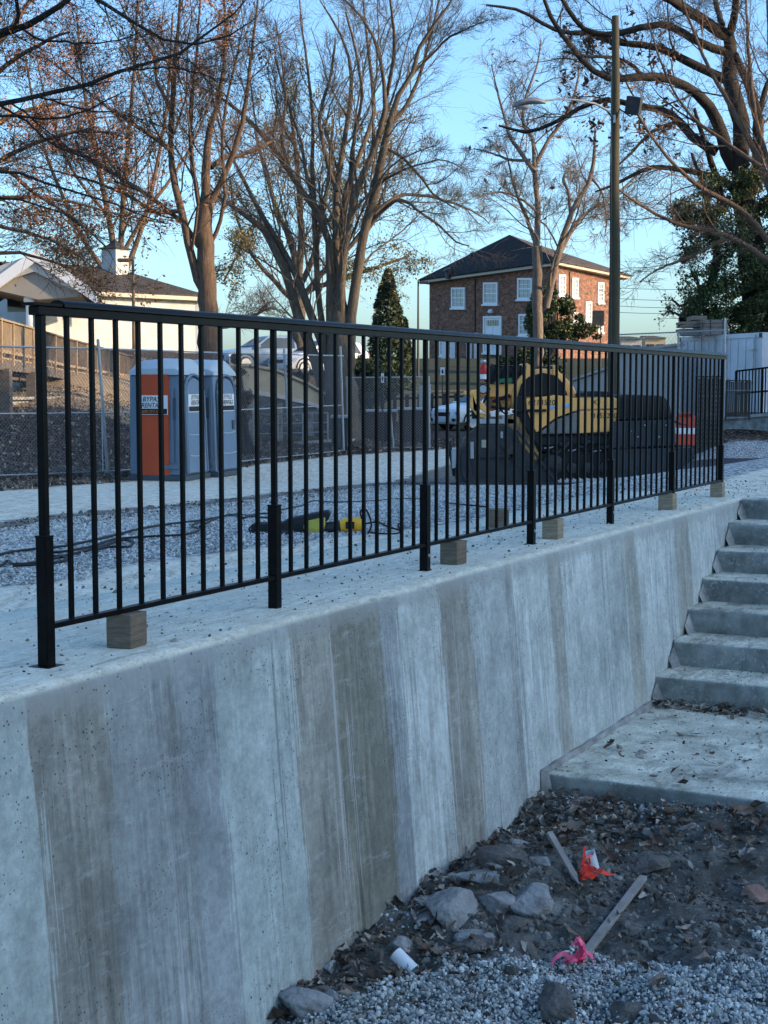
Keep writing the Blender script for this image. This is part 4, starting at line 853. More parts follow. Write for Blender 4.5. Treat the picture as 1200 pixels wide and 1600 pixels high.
    # drain pipes, lamp, roof vents
    for (px, A, Bq, y0, y1) in ((742, L, C, 436, 548), (890, C, Rr, 424, 525)):
        a = onw(A, Bq, px, y0); b = onw(A, Bq, px, y1); MB().tube([a + np.array([0, -0.12, 0]), b + np.array([0, -0.12, 0])], 0.06, 6).build('downpipe', simple('dark_red_metal', (0.07, 0.03, 0.025), 0.5), root)
    a = onw(L, C, 766.5, 488.5); m = MB(); m.lathe(a + np.array([0, -0.25, -0.1]), [(0.05, 0), (0.22, 0.05), (0.26, 0.18), (0.18, 0.32), (0.05, 0.38)], 10); m.build('wall_lamp', M_white, root, smooth=True)
    for px, py in ((700, 428), (740, 403)):
        a = P(px, py, 125); MB().lathe(a + np.array([0, 0, -0.4]), [(0.22, 0), (0.22, 0.55), (0.34, 0.6), (0.34, 0.8), (0.1, 0.9)], 8).build('roof_vent', M_steel_dark, root)
    # white porch posts and steps by the doors
    for (x0, x1, y0, y1) in ((729, 737, 527, 552), (741, 747, 520, 551), (690, 697, 530, 558), (704, 711, 528, 556)):
        a = P(x0, y1, 118); b = P(x1, y0, 118); m = MB(); m.box((a[0], 118, gz), (b[0], 118.35, b[2])); m.build('porch_post', M_white, root)
    return root
brick_house()

def white_house():
    Rc = P(309, 469.5, 96); Lc = P(60, 452, 88); ez = Rc[2]; Lc[2] = ez; gz = 2.2
    dirw = (Rc - Lc) * [1, 1, 0]; dirw /= np.linalg.norm(dirw); out = np.array([dirw[1], -dirw[0], 0.0])
    bk = -out * 9
    root = thing('white_house', 'white clapboard hall with brown shingle roof and cupola', 'house', (Lc[0], Lc[1], gz))
    m = MB(); m.prism([(p[0], p[1], gz) for p in (Lc, Rc, Rc + bk, Lc + bk)], (0, 0, ez - gz)); m.build('wall', M_siding, root)
    cn = MB(); cn.box((Rc[0] - 0.12, Rc[1] - 0.14, gz), (Rc[0] + 0.12, Rc[1] + 0.1, ez)); cn.build('corner_board', M_white, root)
    o1 = out * 0.6
    a, b, c, d = Lc + o1, Rc + o1 + dirw * 0.5, Rc + bk - o1 + dirw * 0.5, Lc + bk - o1
    m = MB(); m.prism([p * [1, 1, 0] + [0, 0, ez - 0.05] for p in (a, b, c, d)], (0, 0, 0.24)); m.build('eave_board', simple('cream_trim', (0.42, 0.37, 0.29)), root)
    r1 = (a + d) / 2; r2 = b + bk / 2 - dirw * 4.2; rz = P(262, 428, 100)[2]; rz2 = rz
    q = lambda p, z: np.array([p[0], p[1], z]); e = ez + 0.20
    for poly in ([q(a, e), q(b, e), q(r2, rz2), q(r1, rz)], [q(b, e), q(c, e), q(r2, rz2)], [q(c, e), q(d, e), q(r1, rz), q(r2, rz2)]):
        MB().prism(poly, (0, 0, 0.1)).build('roof', M_shingle, root)
    # cupola
    cc = P(180, 420, 95.5); s = 0.60; z0 = rz - 1.1; z1 = P(179, 390, 95.5)[2]; ang = 0.55
    cu = MB(); Mz = Matrix.Translation(Vector((cc[0], cc[1], 0))) @ Matrix.Rotation(-ang, 4, 'Z')
    cu.box((-s, -s, z0), (s, s, z1), Mz); co = cu.build('cupola', M_siding, root)
    zt = P(178, 373, 95.5)[2]; h = zt - z1; m = MB(); prof = [(0.86, 0), (0.86, 0.05), (0.56, h * 0.22), (0.34, h * 0.46), (0.15, h * 0.76), (0.02, h)]; n = 4
    vs = [Mz @ Vector((r * 1.0 * sx, r * sy, z1 + z)) for r, z in prof for sx, sy in ((-1, -1), (1, -1), (1, 1), (-1, 1))]
    vs = [Mz @ Vector((r * sx * 0.9, r * sy * 0.9, z1 + z)) for r, z in prof for sx, sy in ((-1, -1), (1, -1), (1, 1), (-1, 1))]
    m.add(vs, [(i * 4 + j, i * 4 + (j + 1) % 4, (i + 1) * 4 + (j + 1) % 4, (i + 1) * 4 + j) for i in range(5) for j in range(4)] + [(0, 3, 2, 1)])
    m.build('cupola_roof', M_shingle, co); MB().tube([(cc[0], cc[1], zt - 0.1), (cc[0], cc[1], zt + 0.35)], [0.04, 0.015], 6).build('finial', M_steel_dark, co)
    # small window
    a_ = P(150, 480, 90); m = MB(); m.box((a_[0] - 1.2, a_[1] - 1.1, a_[2] - 0.55), (a_[0] + 0.5, a_[1] - 1.0, a_[2] + 0.45)); m.build('window', M_grey_panel, root)
    return root
white_house()

def porch():
    Y = 76.0; apex = P(57, 391, Y); er = P(152, 458, Y); el = P(-40, 432, Y); el[2] = er[2]; el[0] = apex[0] * 2 - er[0]
    root = thing('porch_canopy', 'white gabled porch canopy on columns at the left edge', 'porch', (apex[0], Y, 2.2))
    dp = np.array([-2.5, 12.0, 0])
    th = np.array([0, 0, -0.35])
    for A, B in ((apex, er), (apex, el)):
        MB().prism([A + th * 0.3 + [0, .2, 0], B + th * 0.3 + [0, .2, 0], B + [0, .2, 0], A + [0, .2, 0]], dp).build('roof', M_shingle, root)
        m = MB(); m.prism([A + np.array([0, -0.25, 0.05]), B + np.array([0, -0.25, 0.05]), B + np.array([0, -0.25, -0.55]), A + np.array([0, -0.25, -0.6])], (0, 0.24, 0)); m.build('barge_board', M_white, root)
    MB().prism([P(x, y, Y - .1) for x, y in ((53, 396), (118, 454), (93, 444), (53, 424), (-2, 443), (-2, 416))], (0, 0.15, 0)).build('gable_panel', M_siding, root)
    m = MB(); m.prism([P(x, y, Y + .1) for x, y in ((53, 423), (120, 453), (130, 463), (60, 468), (-20, 450), (-20, 443))], (-1.5, 9, 0)); m.build('soffit', simple('grey_soffit', (0.30, 0.28, 0.25), 0.8, 0.1, 1, 0), root)
    MB().obox(P(-20, 446, Y + 1), P(150, 459, Y + 1), 0.12, 0.12).build('tie_beam', M_white, root)
    for px in (46, -55): a = P(px, 500, Y + 0.5); MB().lathe((a[0], a[1], 2.0), [(0.28, 0), (0.28, 0.2), (0.2, 0.3), (0.17, er[2] - 2.5), (0.28, er[2] - 2.4), (0.28, er[2] - 2.2)], 14).build('column', M_white, root, smooth=True)
    a = P(28, 476, Y + 8); MB().box((a[0] - 0.6, a[1], a[2] - 0.4), (a[0] + 0.6, a[1] + 0.1, a[2] + 0.55)).build('window', M_glass, root)
porch()

def deck_ramp():
    root = thing('wooden_ramp', 'long timber walkway with baluster railing running up toward the white hall', 'walkway', P(0, 560, 38))
    K = [(-60, 487, 553, 34), (0, 499, 557, 38), (50, 513, 566, 45), (100, 528, 577, 52), (150, 541, 585, 59), (200, 556, 592, 68), (252, 572, 600, 80)]
    tp = [P(x, y, Y) for x, y, yb, Y in K]; dk = [P(x, yb, Y) for x, y, yb, Y in K]; back = np.array([-1.5, 2.0, 0]) * 0.9
    def lerp(arr, f): i = min(int(f), len(arr) - 2); return arr[i] * (1 - (f - i)) + arr[i + 1] * (f - i)
    n = len(K) - 1
    for side, off in (('near', np.zeros(3)), ('far', back)):
        for i in range(n):
            MB().obox(tp[i] + off, tp[i + 1] + off, 0.14, 0.05).build('handrail', M_deckdark if i > 1 else M_deck, root)  # darker timber past the sunlit end paints the shade on the rail
            MB().obox(dk[i] + off + [0, 0, .15], dk[i + 1] + off + [0, 0, .15], 0.05, 0.09).build('bottom_rail', M_deck, root)
        for k0_, k1_, mt_ in ((0, 72, M_deck), (72, n * 36, M_deck_shade)):  # balusters beyond the sunlit end get the shade-toned timber
            m = MB()
            for k in range(k0_, k1_): f = k / 36; a = lerp(tp, f) + off; b = lerp(dk, f) + off + [0, 0, 0.15]; m.obox(b, a - [0, 0, 0.03], 0.045, 0.035, (1, 0, 0))
            tag(m.build('balusters', mt_, root), kind='stuff')
        for k in range(0, n * 3 + 1): f = min(k / 3, n - 0.001); a = lerp(tp, f) + off; b = lerp(dk, f) + off; MB().obox(b - [0, 0, 0.2], a + [0, 0, 0.04], 0.12, 0.12, (1, 0, 0)).build('rail_post', M_deck, root)
    for i in range(n):
        MB().prism([dk[i], dk[i + 1], dk[i + 1] + back, dk[i] + back], (0, 0, -0.05)).build('deck_board', M_deck, root)
        MB().obox(dk[i] - [0, 0, 0.20], dk[i + 1] - [0, 0, 0.20], 0.06, 0.28).build('rim_joist', M_deckdark, root)
        m = MB(); m.prism([dk[i] + back * .3 - [0, 0, 0.3], dk[i + 1] + back * .3 - [0, 0, 0.3], dk[i + 1] + back - [0, 0, 0.3], dk[i] + back - [0, 0, 0.3]], (0, 0, -0.25)); m.build('joist_bay', M_deckdark, root)
    for px, f, w in ((2, 1.03, 0.3), (44, 1.88, 0.28), (121, 3.42, 0.26), (166, 4.33, 0.24), (205, 5.1, 0.24), (240, 5.8, 0.22)):
        a = lerp(dk, f); MB().box((a[0] - w / 2, a[1] + 0.2, -1.0), (a[0] + w / 2, a[1] + 0.2 + w, a[2] - 0.3)).build('support_post', M_deckdark, root)
deck_ramp()
# far rooftops right of the pole, low walls on the slope
def far_block(name, label, x0, x1, y0, y1, Y, mat, roof=None, depth=6, cat='house'):
    a = P(x0, y1, Y); b = P(x1, y0, Y); root = thing(name, label, cat, (a[0], Y, a[2])); zb = min(a[2] - 1, hz(a[0], Y) - 0.3)
    MB().box((a[0], Y, zb), (b[0], Y + depth, b[2])).build('wall', mat, root)
    if roof: 
        z = b[2]; m = MB(); w = b[0] - a[0]; m.prism([(a[0] - .4, Y - .4, z), (b[0] + .4, Y - .4, z), (b[0] - w * .25, Y + depth / 2, z + w * 0.16), (a[0] + w * .25, Y + depth / 2, z + w * 0.16)], (0, depth * .3, 0.1)); m.build('roof', roof, root)
    n = max(2, int((b[0] - a[0]) / 3))
    for i in range(n): x = a[0] + (b[0] - a[0]) * (i + .5) / n; MB().box((x - .5, Y - .06, b[2] - 2.2), (x + .5, Y - .01, b[2] - .8)).build('window', M_glass, root)
    return root
far_block('far_house', 'distant tan house peeking over the hill right of the utility pole', 1008, 1040, 528, 540, 190, M_tan, M_shingle, 9)
far_block('far_house', 'distant pale house touching the utility pole on its right', 970, 1003, 529, 542, 180, M_pale, M_shingle, 9)
def wall_strip(label, pts, Y0, Y1, mat, th=0.3, name='low_wall', cat='wall', cap=None):
    (xa, ta, ba), (xb, tb, bb_) = pts; A = P(xa, ta, Y0); B = P(xb, tb, Y1); A2 = P(xa, ba, Y0); B2 = P(xb, bb_, Y1)
    root = thing(name, label, cat, A2); m = MB(); m.prism([A2 - [0, 0, .6], B2 - [0, 0, .6], B, A], (0, th, 0)); m.build('wall_body', mat, root)
    m = MB(); m.obox(A + [0, th / 2, 0.03], B + [0, th / 2, 0.03], th + 0.1, 0.08); m.build('coping', cap or mat, root); return root
wall_strip('tan retaining wall across the middle behind the black guard fence', ((540, 617, 640), (770, 610, 632)), 66, 66, M_tan)
wall_strip('pale grey concrete wall rising behind the paving machine', ((872, 604, 660), (962, 574, 665)), 53, 51, M_pale)
wall_strip('grey concrete wall between the utility pole and the shipping container', ((962, 552, 665), (1064, 540, 665)), 50, 47, M_pale)
wall_strip('low concrete kerb wall under the black picket fence on the right', ((1128, 656, 678), (1320, 640, 672)), 39.3, 37.5, M_plain)
def picket_fence(label, xa, xb, ya, yb, ya2, yb2, Y0, Y1, n, mat=None):
    A = P(xa, ya, Y0); B = P(xb, yb, Y1); A2 = P(xa, ya2, Y0); B2 = P(xb, yb2, Y1); root = thing('picket_fence', label, 'fence', A2); mat = mat or M_black
    for f in (0.0, 0.5 if n < 60 else 0.55, 1.0): MB().obox(A * (1 - f) + A2 * f, B * (1 - f) + B2 * f, 0.04, 0.045).build('rail', mat, root)
    base = None
    for i in range(n + 1):
        f = i / n; a = A + (B - A) * f; b = A2 + (B2 - A2) * f; w = 0.06 if i % 8 == 0 else 0.028
        MB().box((a[0] - w / 2, a[1] - w / 2 - .03, b[2] - (.1 if i % 8 == 0 else 0)), (a[0] + w / 2, a[1] + w / 2 - .03, a[2])).build('post' if i % 8 == 0 else 'picket', mat, root)
picket_fence('black picket fence on the concrete kerb in front of the container', 1150, 1330, 580, 560, 650, 640, 39.4, 37.6, 34)
def guard_fence(label, xa, xb, ya, yb, h, Y0, Y1, n, mat=M_steel_dark):
    A = P(xa, ya, Y0); B = P(xb, yb, Y1); root = thing('guard_fence', label, 'fence', A - [0, 0, h])
    for f in (0.1, 0.55): MB().obox(A - [0, 0, h * f], B - [0, 0, h * f], 0.08, 0.10).build('rail', mat, root)
    for i in range(n + 1): a = A + (B - A) * i / n; MB().box((a[0] - .08, a[1] - .2, a[2] - h), (a[0] + .08, a[1] - .03, a[2] + 0.05)).build('post', mat, root)
guard_fence('dark two rail guard fence in front of the tan retaining wall', 540, 770, 622, 614, 1.0, 63, 63, 12)

# shipping container with crates on top
def container():
    Lt = P(1062, 527, 49); Rt = P(1194, 513, 44.5); zt = Lt[2]; Rt[2] = zt; zb = zt - 2.6; d = (Rt - Lt); d /= np.linalg.norm(d); back = np.array([-d[1], d[0], 0]) 
    if back[1] < 0: back = -back
    root = thing('shipping_container', 'white shipping container with locking bars behind the black fence', 'container', (Lt[0], Lt[1], zb)); M_c = simple('container_white', (0.58, 0.62, 0.68), 0.5, 0.10, 0.7, 0.002, dirt=(0.45, 0.47, 0.50))
    L = np.linalg.norm(Rt - Lt) ; q = lambda u, z, o=0.0: Lt * [1, 1, 0] + d * u + [0, 0, z] - back * o
    m = MB(); m.prism([q(0, zb), q(L, zb), q(L, zt), q(0, zt)], back * 2.4); m.build('shell', M_c, root)
    for (u0, u1, z0, z1) in ((0, L, zt - 0.14, zt), (0, L, zb, zb + 0.16), (0, 0.14, zb + .16, zt - .14), (L - 0.14, L, zb + .16, zt - .14), (L * 0.53, L * 0.53 + 0.09, zb + .16, zt - .14)):
        m = MB(); m.prism([q(u0, z0, .001), q(u1, z0, .001), q(u1, z1, .001), q(u0, z1, .001)], -back * 0.05); m.build('frame_rail', M_c, root)
    for u in (0.02, L - 0.16):
        for z in (zt - 0.15, zb + .02): m = MB(); m.prism([q(u, z, .04), q(u + .15, z, .04), q(u + .15, z + .13, .04), q(u, z + .13, .04)], -back * 0.03); m.build('corner_casting', M_steel_dark, root)
    for i, u in enumerate(np.arange(0.35, L - 0.2, 0.42)):
        m = MB(); m.prism([q(u, zb + .2, .002), q(u + .12, zb + .2, .002), q(u + .16, zt - .18, .002), q(u + .0, zt - .18, .002)], -back * 0.025); m.build('panel_rib', M_c, root)
    for u in (L * .30, L * .46, L * .60, L * .93): MB().tube([q(u, zb + .1, .07), q(u, zt - .06, .07)], 0.02, 6).build('locking_bar', M_galv, root)
    for u, z in ((L * .56, zb + 1.2), (L * .85, zt - .5), (L * .86, zb + 1.1)): MB().obox(q(u, z, .09), q(u + .35, z, .09), 0.03, 0.05).build('handle', M_galv, root)
    x = q(L, 0) ; m = MB()   # neighbour side
    cr = []
    M_crate = wood('grey_crate_timber', (0.24, 0.20, 0.17), (0.4, 1, 3))
    for lab, x0, x1, y0, y1, Yc in (('topmost grey board of the timber stack on the container', 1083, 1104, 493, 500, 47.5), ('long weathered beam low in the stack on the container', 1066, 1099, 513, 522, 47.2), ('dark weathered beam in the middle of the stack on the container', 1067, 1099, 502, 511, 47.3), ('pale bundled timber pack at the right of the stack on the container', 1101, 1137, 499, 519, 46.6)):
        a = P(x0, y1, Yc); b = P(x1, y0, Yc); r = thing('timber_bundle', lab, 'timber', (a[0], Yc, a[2])); rows = max(1, round((b[2] - a[2]) / 0.11))
        if y1 > 517: a[2] = zt + 0.0
        hh = (b[2] - a[2]) / rows
        for k in range(rows):
            for j in range(3): MB().box((a[0] + random.uniform(-.03, .03), Yc + j * .34, a[2] + k * hh + .006), (b[0] + random.uniform(-.03, .03), Yc + j * .34 + .32, a[2] + (k + 1) * hh - .006)).build('board', M_crate, r)
        if rows > 2:
            for xx in (a[0] + .25 * (b[0] - a[0]), a[0] + .8 * (b[0] - a[0])): MB().box((xx - .015, Yc - .01, a[2]), (xx + .015, Yc - .002, b[2] + .01)).build('strap', M_steel_dark, r)
container()
# stop sign
def stop_sign():
    c = P(1074, 497.5, 60); root = thing('stop_sign', 'small red octagonal stop sign on a pale post by the timber stack', 'sign', (c[0], 60, hz(c[0], 60)))
    MB().tube([(c[0] - .13, 60, hz(c[0], 60) - .2), (c[0] - .13, 60, c[2] + .55)], 0.035, 6).build('post', simple('pale_post', (0.6, 0.5, 0.4)), root)
    oct_ = lambda r, y: [(c[0] + r * math.cos(R(22.5 + 45 * i)), y, c[2] + r * math.sin(R(22.5 + 45 * i))) for i in range(8)]
    MB().prism(oct_(0.40, 59.93), (0, 0.012, 0)).build('white_border', M_white, root); o = MB().prism(oct_(0.37, 59.915), (0, 0.012, 0)).build('sign_plate', M_red, root)
    text_mesh('STOP', M_white, 0.28, (c[0], 59.905, c[2] - 0.1), (math.pi / 2, 0, 0), root, 'stop_lettering')
def text_mesh(txt, mat, size, loc, rot, parent, name, shear=0.0, align='CENTER', sx=1.0):
    cu = bpy.data.curves.new(name, 'FONT'); cu.body = txt; cu.size = size; cu.align_x = align; cu.shear = shear; cu.extrude = 0.001; cu.resolution_u = 2
    o = bpy.data.objects.new(name, cu); COL.objects.link(o); dg = bpy.context.evaluated_depsgraph_get(); dg.update()
    me = bpy.data.meshes.new_from_object(o.evaluated_get(dg)); bpy.data.objects.remove(o)
    me.transform(Matrix.Translation(Vector([float(c) for c in loc])) @ Matrix.Rotation(rot[2], 4, 'Z') @ Matrix.Rotation(rot[0], 4, 'X') @ Matrix.Diagonal((sx, 1, 1, 1)))
    me.materials.clear(); return link(name, me, mat, parent)
stop_sign()

# ------------------------------------------------------------------ portable toilets
def toilet(label, X, Y, rz, orange):
    gz = hz(X, Y); root = thing('portable_toilet', label, 'toilet', (X, Y, gz), rz, 'portable toilets in a row')
    M = MATS[root.name]; w = lambda m, n, mt, **k: m.build(n, mt, root, world=False, **k)
    W_, D_, Hh = 0.56, 0.56, 1.98
    # local: -y side faces camera (side wall), +x is the door front
    m = MB(); n = 7; prof = []
    # body with slight taper
    for z, g in ((0.10, 0.0), (0.2, -0.008), (1.2, -0.02), (Hh, -0.035)): prof.append([(-W_ - g * 0 , -D_ - g, z), (W_ + g * 2.4, -D_ - g, z), (W_ + g * 2.4, D_ + g, z), (-W_, D_ + g, z)])
    vs = [p for r in prof for p in r]; m.add(vs, [(i * 4 + j, i * 4 + (j + 1) % 4, (i + 1) * 4 + (j + 1) % 4, (i + 1) * 4 + j) for i in range(3) for j in range(4)] + [(0, 3, 2, 1), (12, 13, 14, 15)])
    w(m, 'body', M_potty, bevel=0.03, seg=2, smooth=True)
    w(MB().box((-W_ - .02, -D_ - .02, 0.0), (W_ + .04, D_ + .02, 0.10)), 'skid_base', M_pottydark, bevel=0.01)
    # roof: rounded milky dome, vaulted
    m = MB(); vs = []; K = 8
    for i in range(K + 1):
        a = i / K; y = (a * 2 - 1) * (D_ + .0); hgt = 0.10 + 0.20 * (1 - abs(a * 2 - 1) ** 3.0)
        for x, hk in ((-W_ + .0, 0.35), (-W_ + .10, 0.85), (0, 1.0), (W_ - .16, 0.95), (W_ - .06, 0.45)): vs.append((x, y * (0.985 if hk < .5 else 1), Hh + 0.02 + hgt * hk))
    m.add(vs, [(i * 5 + j, (i + 1) * 5 + j, (i + 1) * 5 + j + 1, i * 5 + j + 1) for i in range(K) for j in range(4)])
    b = len(vs); fr = [(-W_, -D_, Hh), (W_ - .05, -D_, Hh), (W_ - .05, D_, Hh), (-W_, D_, Hh)]
    m.add(fr, [(0, 3, 2, 1)]); N = b
    m.f += [tuple([N, 0, 1, 2, 3, 4, N + 1]), tuple([N + 3] + [K * 5 + j for j in range(5)] + [N + 2])[::-1], tuple([N] + [i * 5 for i in range(K + 1)] + [N + 3]), tuple([N + 1] + [i * 5 + 4 for i in range(K + 1)] + [N + 2])[::-1]]; m.mi += [0] * 4
    w(m, 'roof', M_pottyroof, smooth=True, angle=50)
    # side ribs / vent pipe recess
    for x, wd in ((0.34, 0.025), (0.44, 0.03)): w(MB().box((x - wd, -D_ - .028, 0.35), (x + wd, -D_ - .012, 1.75)), 'rib', M_potty, bevel=0.008)
    w(MB().box((0.36, -D_ - .034, 1.15), (0.42, -D_ - .0, 1.55)), 'vent', M_pottydark); 
    w(MB().box((0.10, -D_ - .030, 0.22), (0.50, -D_ - .014, 0.30)), 'rib', M_potty, bevel=0.008)
    # door on +x with arched top, bulging
    m = MB(); dw = 0.40; arc = [(-dw, 0.14), (dw, 0.14), (dw - .02, 1.55)] + [((dw - .03) * math.cos(R(a)), 1.62 + 0.30 * math.sin(R(a))) for a in range(0, 181, 20)] + [(-dw + .02, 1.55)]
    def dx(z): return W_ + 0.004 - 0.085 * (z / Hh) + 0.02
    vs = [(dx(z) + .03, y, z) for y, z in arc] + [(dx(z) - .03, y, z) for y, z in arc]; k = len(arc)
    m.add(vs, [tuple(range(k)), tuple(range(k, 2 * k))[::-1]] + [(i, k + i, k + (i + 1) % k, (i + 1) % k) for i in range(k)]); dr = w(m, 'door', M_pottydoor, bevel=0.012)
    MATS[dr.name] = MATS[root.name]
    rr = [(dw + .05) , (dw + .05)]
    m = MB(); pts = [(dx(z) + .012, y * 1.13, 0.14 + (z - .14) * 1.04) for y, z in [(-dw, .14)] + arc[::-1][:-2] + [(dw, .14)]]; m.tube(pts, 0.028, 6); w(m, 'door_frame', M_potty, smooth=True)
    m = MB(); m.box((dx(1.0) + .03, 0.18, 0.92), (dx(1.0) + .05, 0.30, 1.10)); m.build('latch', M_pottydark, dr, world=False)
    for z in (0.45, 0.85): m = MB(); m.tube([(dx(z) + .032, y, z + 0.03 * (y / dw) ** 2) for y in np.linspace(-.34, .34, 7)], 0.008, 5); m.build('door_rib', M_pottyroof, dr, world=False)
    m = MB(); m.box((dx(1.42) + .031, -0.33, 1.28), (dx(1.42) + .036, 0.33, 1.62)); m.build('sticker', M_white, dr, world=False)
    m = MB(); m.box((dx(1.3) + .037, -0.31, 1.30), (dx(1.3) + .040, 0.31, 1.39)); m.build('sticker_band', M_text, dr, world=False)
    def tx(t, sz, y, z, mat, side, sxx=1.0, par=root):
        Ml = MATS[root.name]
        if side == 'front': loc = Ml @ Vector((dx(z) + 0.042, y, z)); rot = (math.pi / 2, 0, rz + math.pi / 2)
        else: loc = Ml @ Vector((y, -D_ - 0.036, z)); rot = (math.pi / 2, 0, rz)
        text_mesh(t, mat, sz, loc, rot, par, 'lettering', 0.25, 'CENTER', sxx)
    tx('BYPASS', 0.13, 0, 1.52, M_text, 'front'); tx('RENTALS', 0.13, 0.02, 1.415, M_text, 'front', 0.9)
    if orange:
        m = MB(); m.box((-0.38, -D_ - .012, 0.10), (0.26, -D_ + .03, 1.99)); w(m, 'orange_panel', M_pottyorange, bevel=0.004)
        m = MB(); m.box((-0.36, -D_ - .030, 1.24), (0.25, -D_ - .012, 1.60)); w(m, 'sticker', M_white); m = MB(); m.box((-0.35, -D_ - .033, 1.25), (0.24, -D_ - .031, 1.35)); w(m, 'sticker_band', M_text)
        tx('BYPASS', 0.13, -.06, 1.485, M_text, 'side', 0.95); tx('RENTALS', 0.13, -.06, 1.37, M_text, 'side', 0.85); tx('600-737-3740', 0.08, -.06, 1.272, M_texto, 'side', 0.95)
    return root
tyaw = R(-17)
c1 = P(285, 741, 27.6); ex = np.array([math.cos(tyaw), math.sin(tyaw)]); ey = np.array([-math.sin(tyaw), math.cos(tyaw)])
o1 = np.array([c1[0], c1[1]]) - ex * 0.52 + ey * 0.55
toilet('grey portable toilet with an orange side panel, the nearer of two', o1[0], o1[1], tyaw, True)
o2 = o1 + ey * 1.25 + ex * 0.12
toilet('grey portable toilet standing behind the orange panelled one', o2[0], o2[1], tyaw, False)

# ------------------------------------------------------------------ chain link fences
def chain_fence(label, pts, n_posts, posts_px, h=None, pitch=0.075, mid=0.45, lean=0.0):
    """pts: list of (px, ytop, ybottom, Y)"""
    T = [P(x, y, Y) for x, y, yb, Y in pts]; Bm = [P(x, yb, Y) for x, y, yb, Y in pts]; root = thing('chain_link_fence', label, 'fence', Bm[0])
    segl = [np.linalg.norm(T[i + 1] - T[i]) for i in range(len(T) - 1)]; tot = sum(segl)
    def at(arr, d):
        for i, L in enumerate(segl):
            if d <= L or i == len(segl) - 1: return arr[i] + (arr[i + 1] - arr[i]) * (d / L)
            d -= L
    m = MB(); m.tube([at(T, d) for d in np.linspace(0, tot, 8)], 0.02, 6); m.build('top_rail', M_galv, root)
    if mid: m = MB(); m.tube([at(T, d) * (1 - mid) + at(Bm, d) * mid for d in np.linspace(0, tot, 8)], 0.017, 6); m.build('mid_rail', M_galv, root)
    m = MB(); m.tube([at(Bm, d) for d in np.linspace(0, tot, 8)], 0.015, 6); m.build('bottom_rail', M_galv, root)
    vs = []; fs = []; H = float(np.mean([np.linalg.norm(a - b) for a, b in zip(T, Bm)])); r = 0.0035; m = MB()
    k = 0
    for sgn in (1, -1):
        for d0 in np.arange(-H, tot + H, pitch):
            d1 = d0 + H * 1.0; a0, a1 = (0.0, 1.0)
            # clip to [0, tot]
            f0 = max(0, (0 - d0) / H); f1 = min(1, (tot - d0) / H)
            if f1 - f0 < 0.02: continue
            def q(f):
                d = d0 + H * f; zf = f if sgn > 0 else 1 - f; return at(Bm, d) * (1 - zf) + at(T, d) * zf
            p0, p1 = q(f0), q(f1); dr = (p1 - p0) / np.linalg.norm(p1 - p0); y = np.array([0, 1, 0]); x = np.cross(dr, y); x /= np.linalg.norm(x); off = np.array([0, sgn * 0.002, 0])
            b = len(vs); tri = [x * r, (-x * .5 + y * .87) * r, (-x * .5 - y * .87) * r]
            vs += [p0 + off + t for t in tri] + [p1 + off + t for t in tri]; fs += [(b, b + 1, b + 4, b + 3), (b + 1, b + 2, b + 5, b + 4), (b + 2, b, b + 3, b + 5)]
    tag(link('wire_mesh', np_mesh('wire_mesh', np.array(vs), np.array(fs)), M_wire, root), kind='stuff')
    for (xa, ya, xb, yb, Y) in posts_px: MB().tube([P(xa, ya, Y), P(xb, yb, Y)], 0.03, 8).build('post', M_galv, root)
chain_fence('tall galvanised chain link fence on the left behind the portable toilets', [(-60, 540, 745, 26.5), (160, 545, 737, 29.4), (366, 552, 722, 33.5), (536, 556, 704, 38.9)], 5, [(153, 530, 168, 737, 29.3), (444, 545, 453, 712, 36), (532, 541, 537, 704, 38.8)], pitch=0.085, mid=0.52)
chain_fence('lower chain link fence panel in front of the brown bins', [(541, 590, 700, 42.2), (670, 589, 699, 42.6)], 2, [(543, 588, 543, 702, 42.2), (605, 588, 615, 700, 42.3), (670, 588, 671, 700, 42.6)], pitch=0.085, mid=None)
chain_fence('chain link fence with a tall steel post in front of the shipping container', [(962, 523, 640, 44), (1060, 519, 645, 42.5), (1134, 516, 660, 39.8)], 2, [(1133, 497, 1132, 692, 39.7), (1060, 520, 1060, 660, 42.4)], pitch=0.12, mid=0.6)
# leaning spare post beside the left fence
MBo = MB().tube([P(158, 590, 29.0), P(161, 735, 28.9)], 0.012, 6).build('steel_stake', M_galv); tag(MBo, 'thin steel stake standing beside the leaning post of the left fence', 'stake')

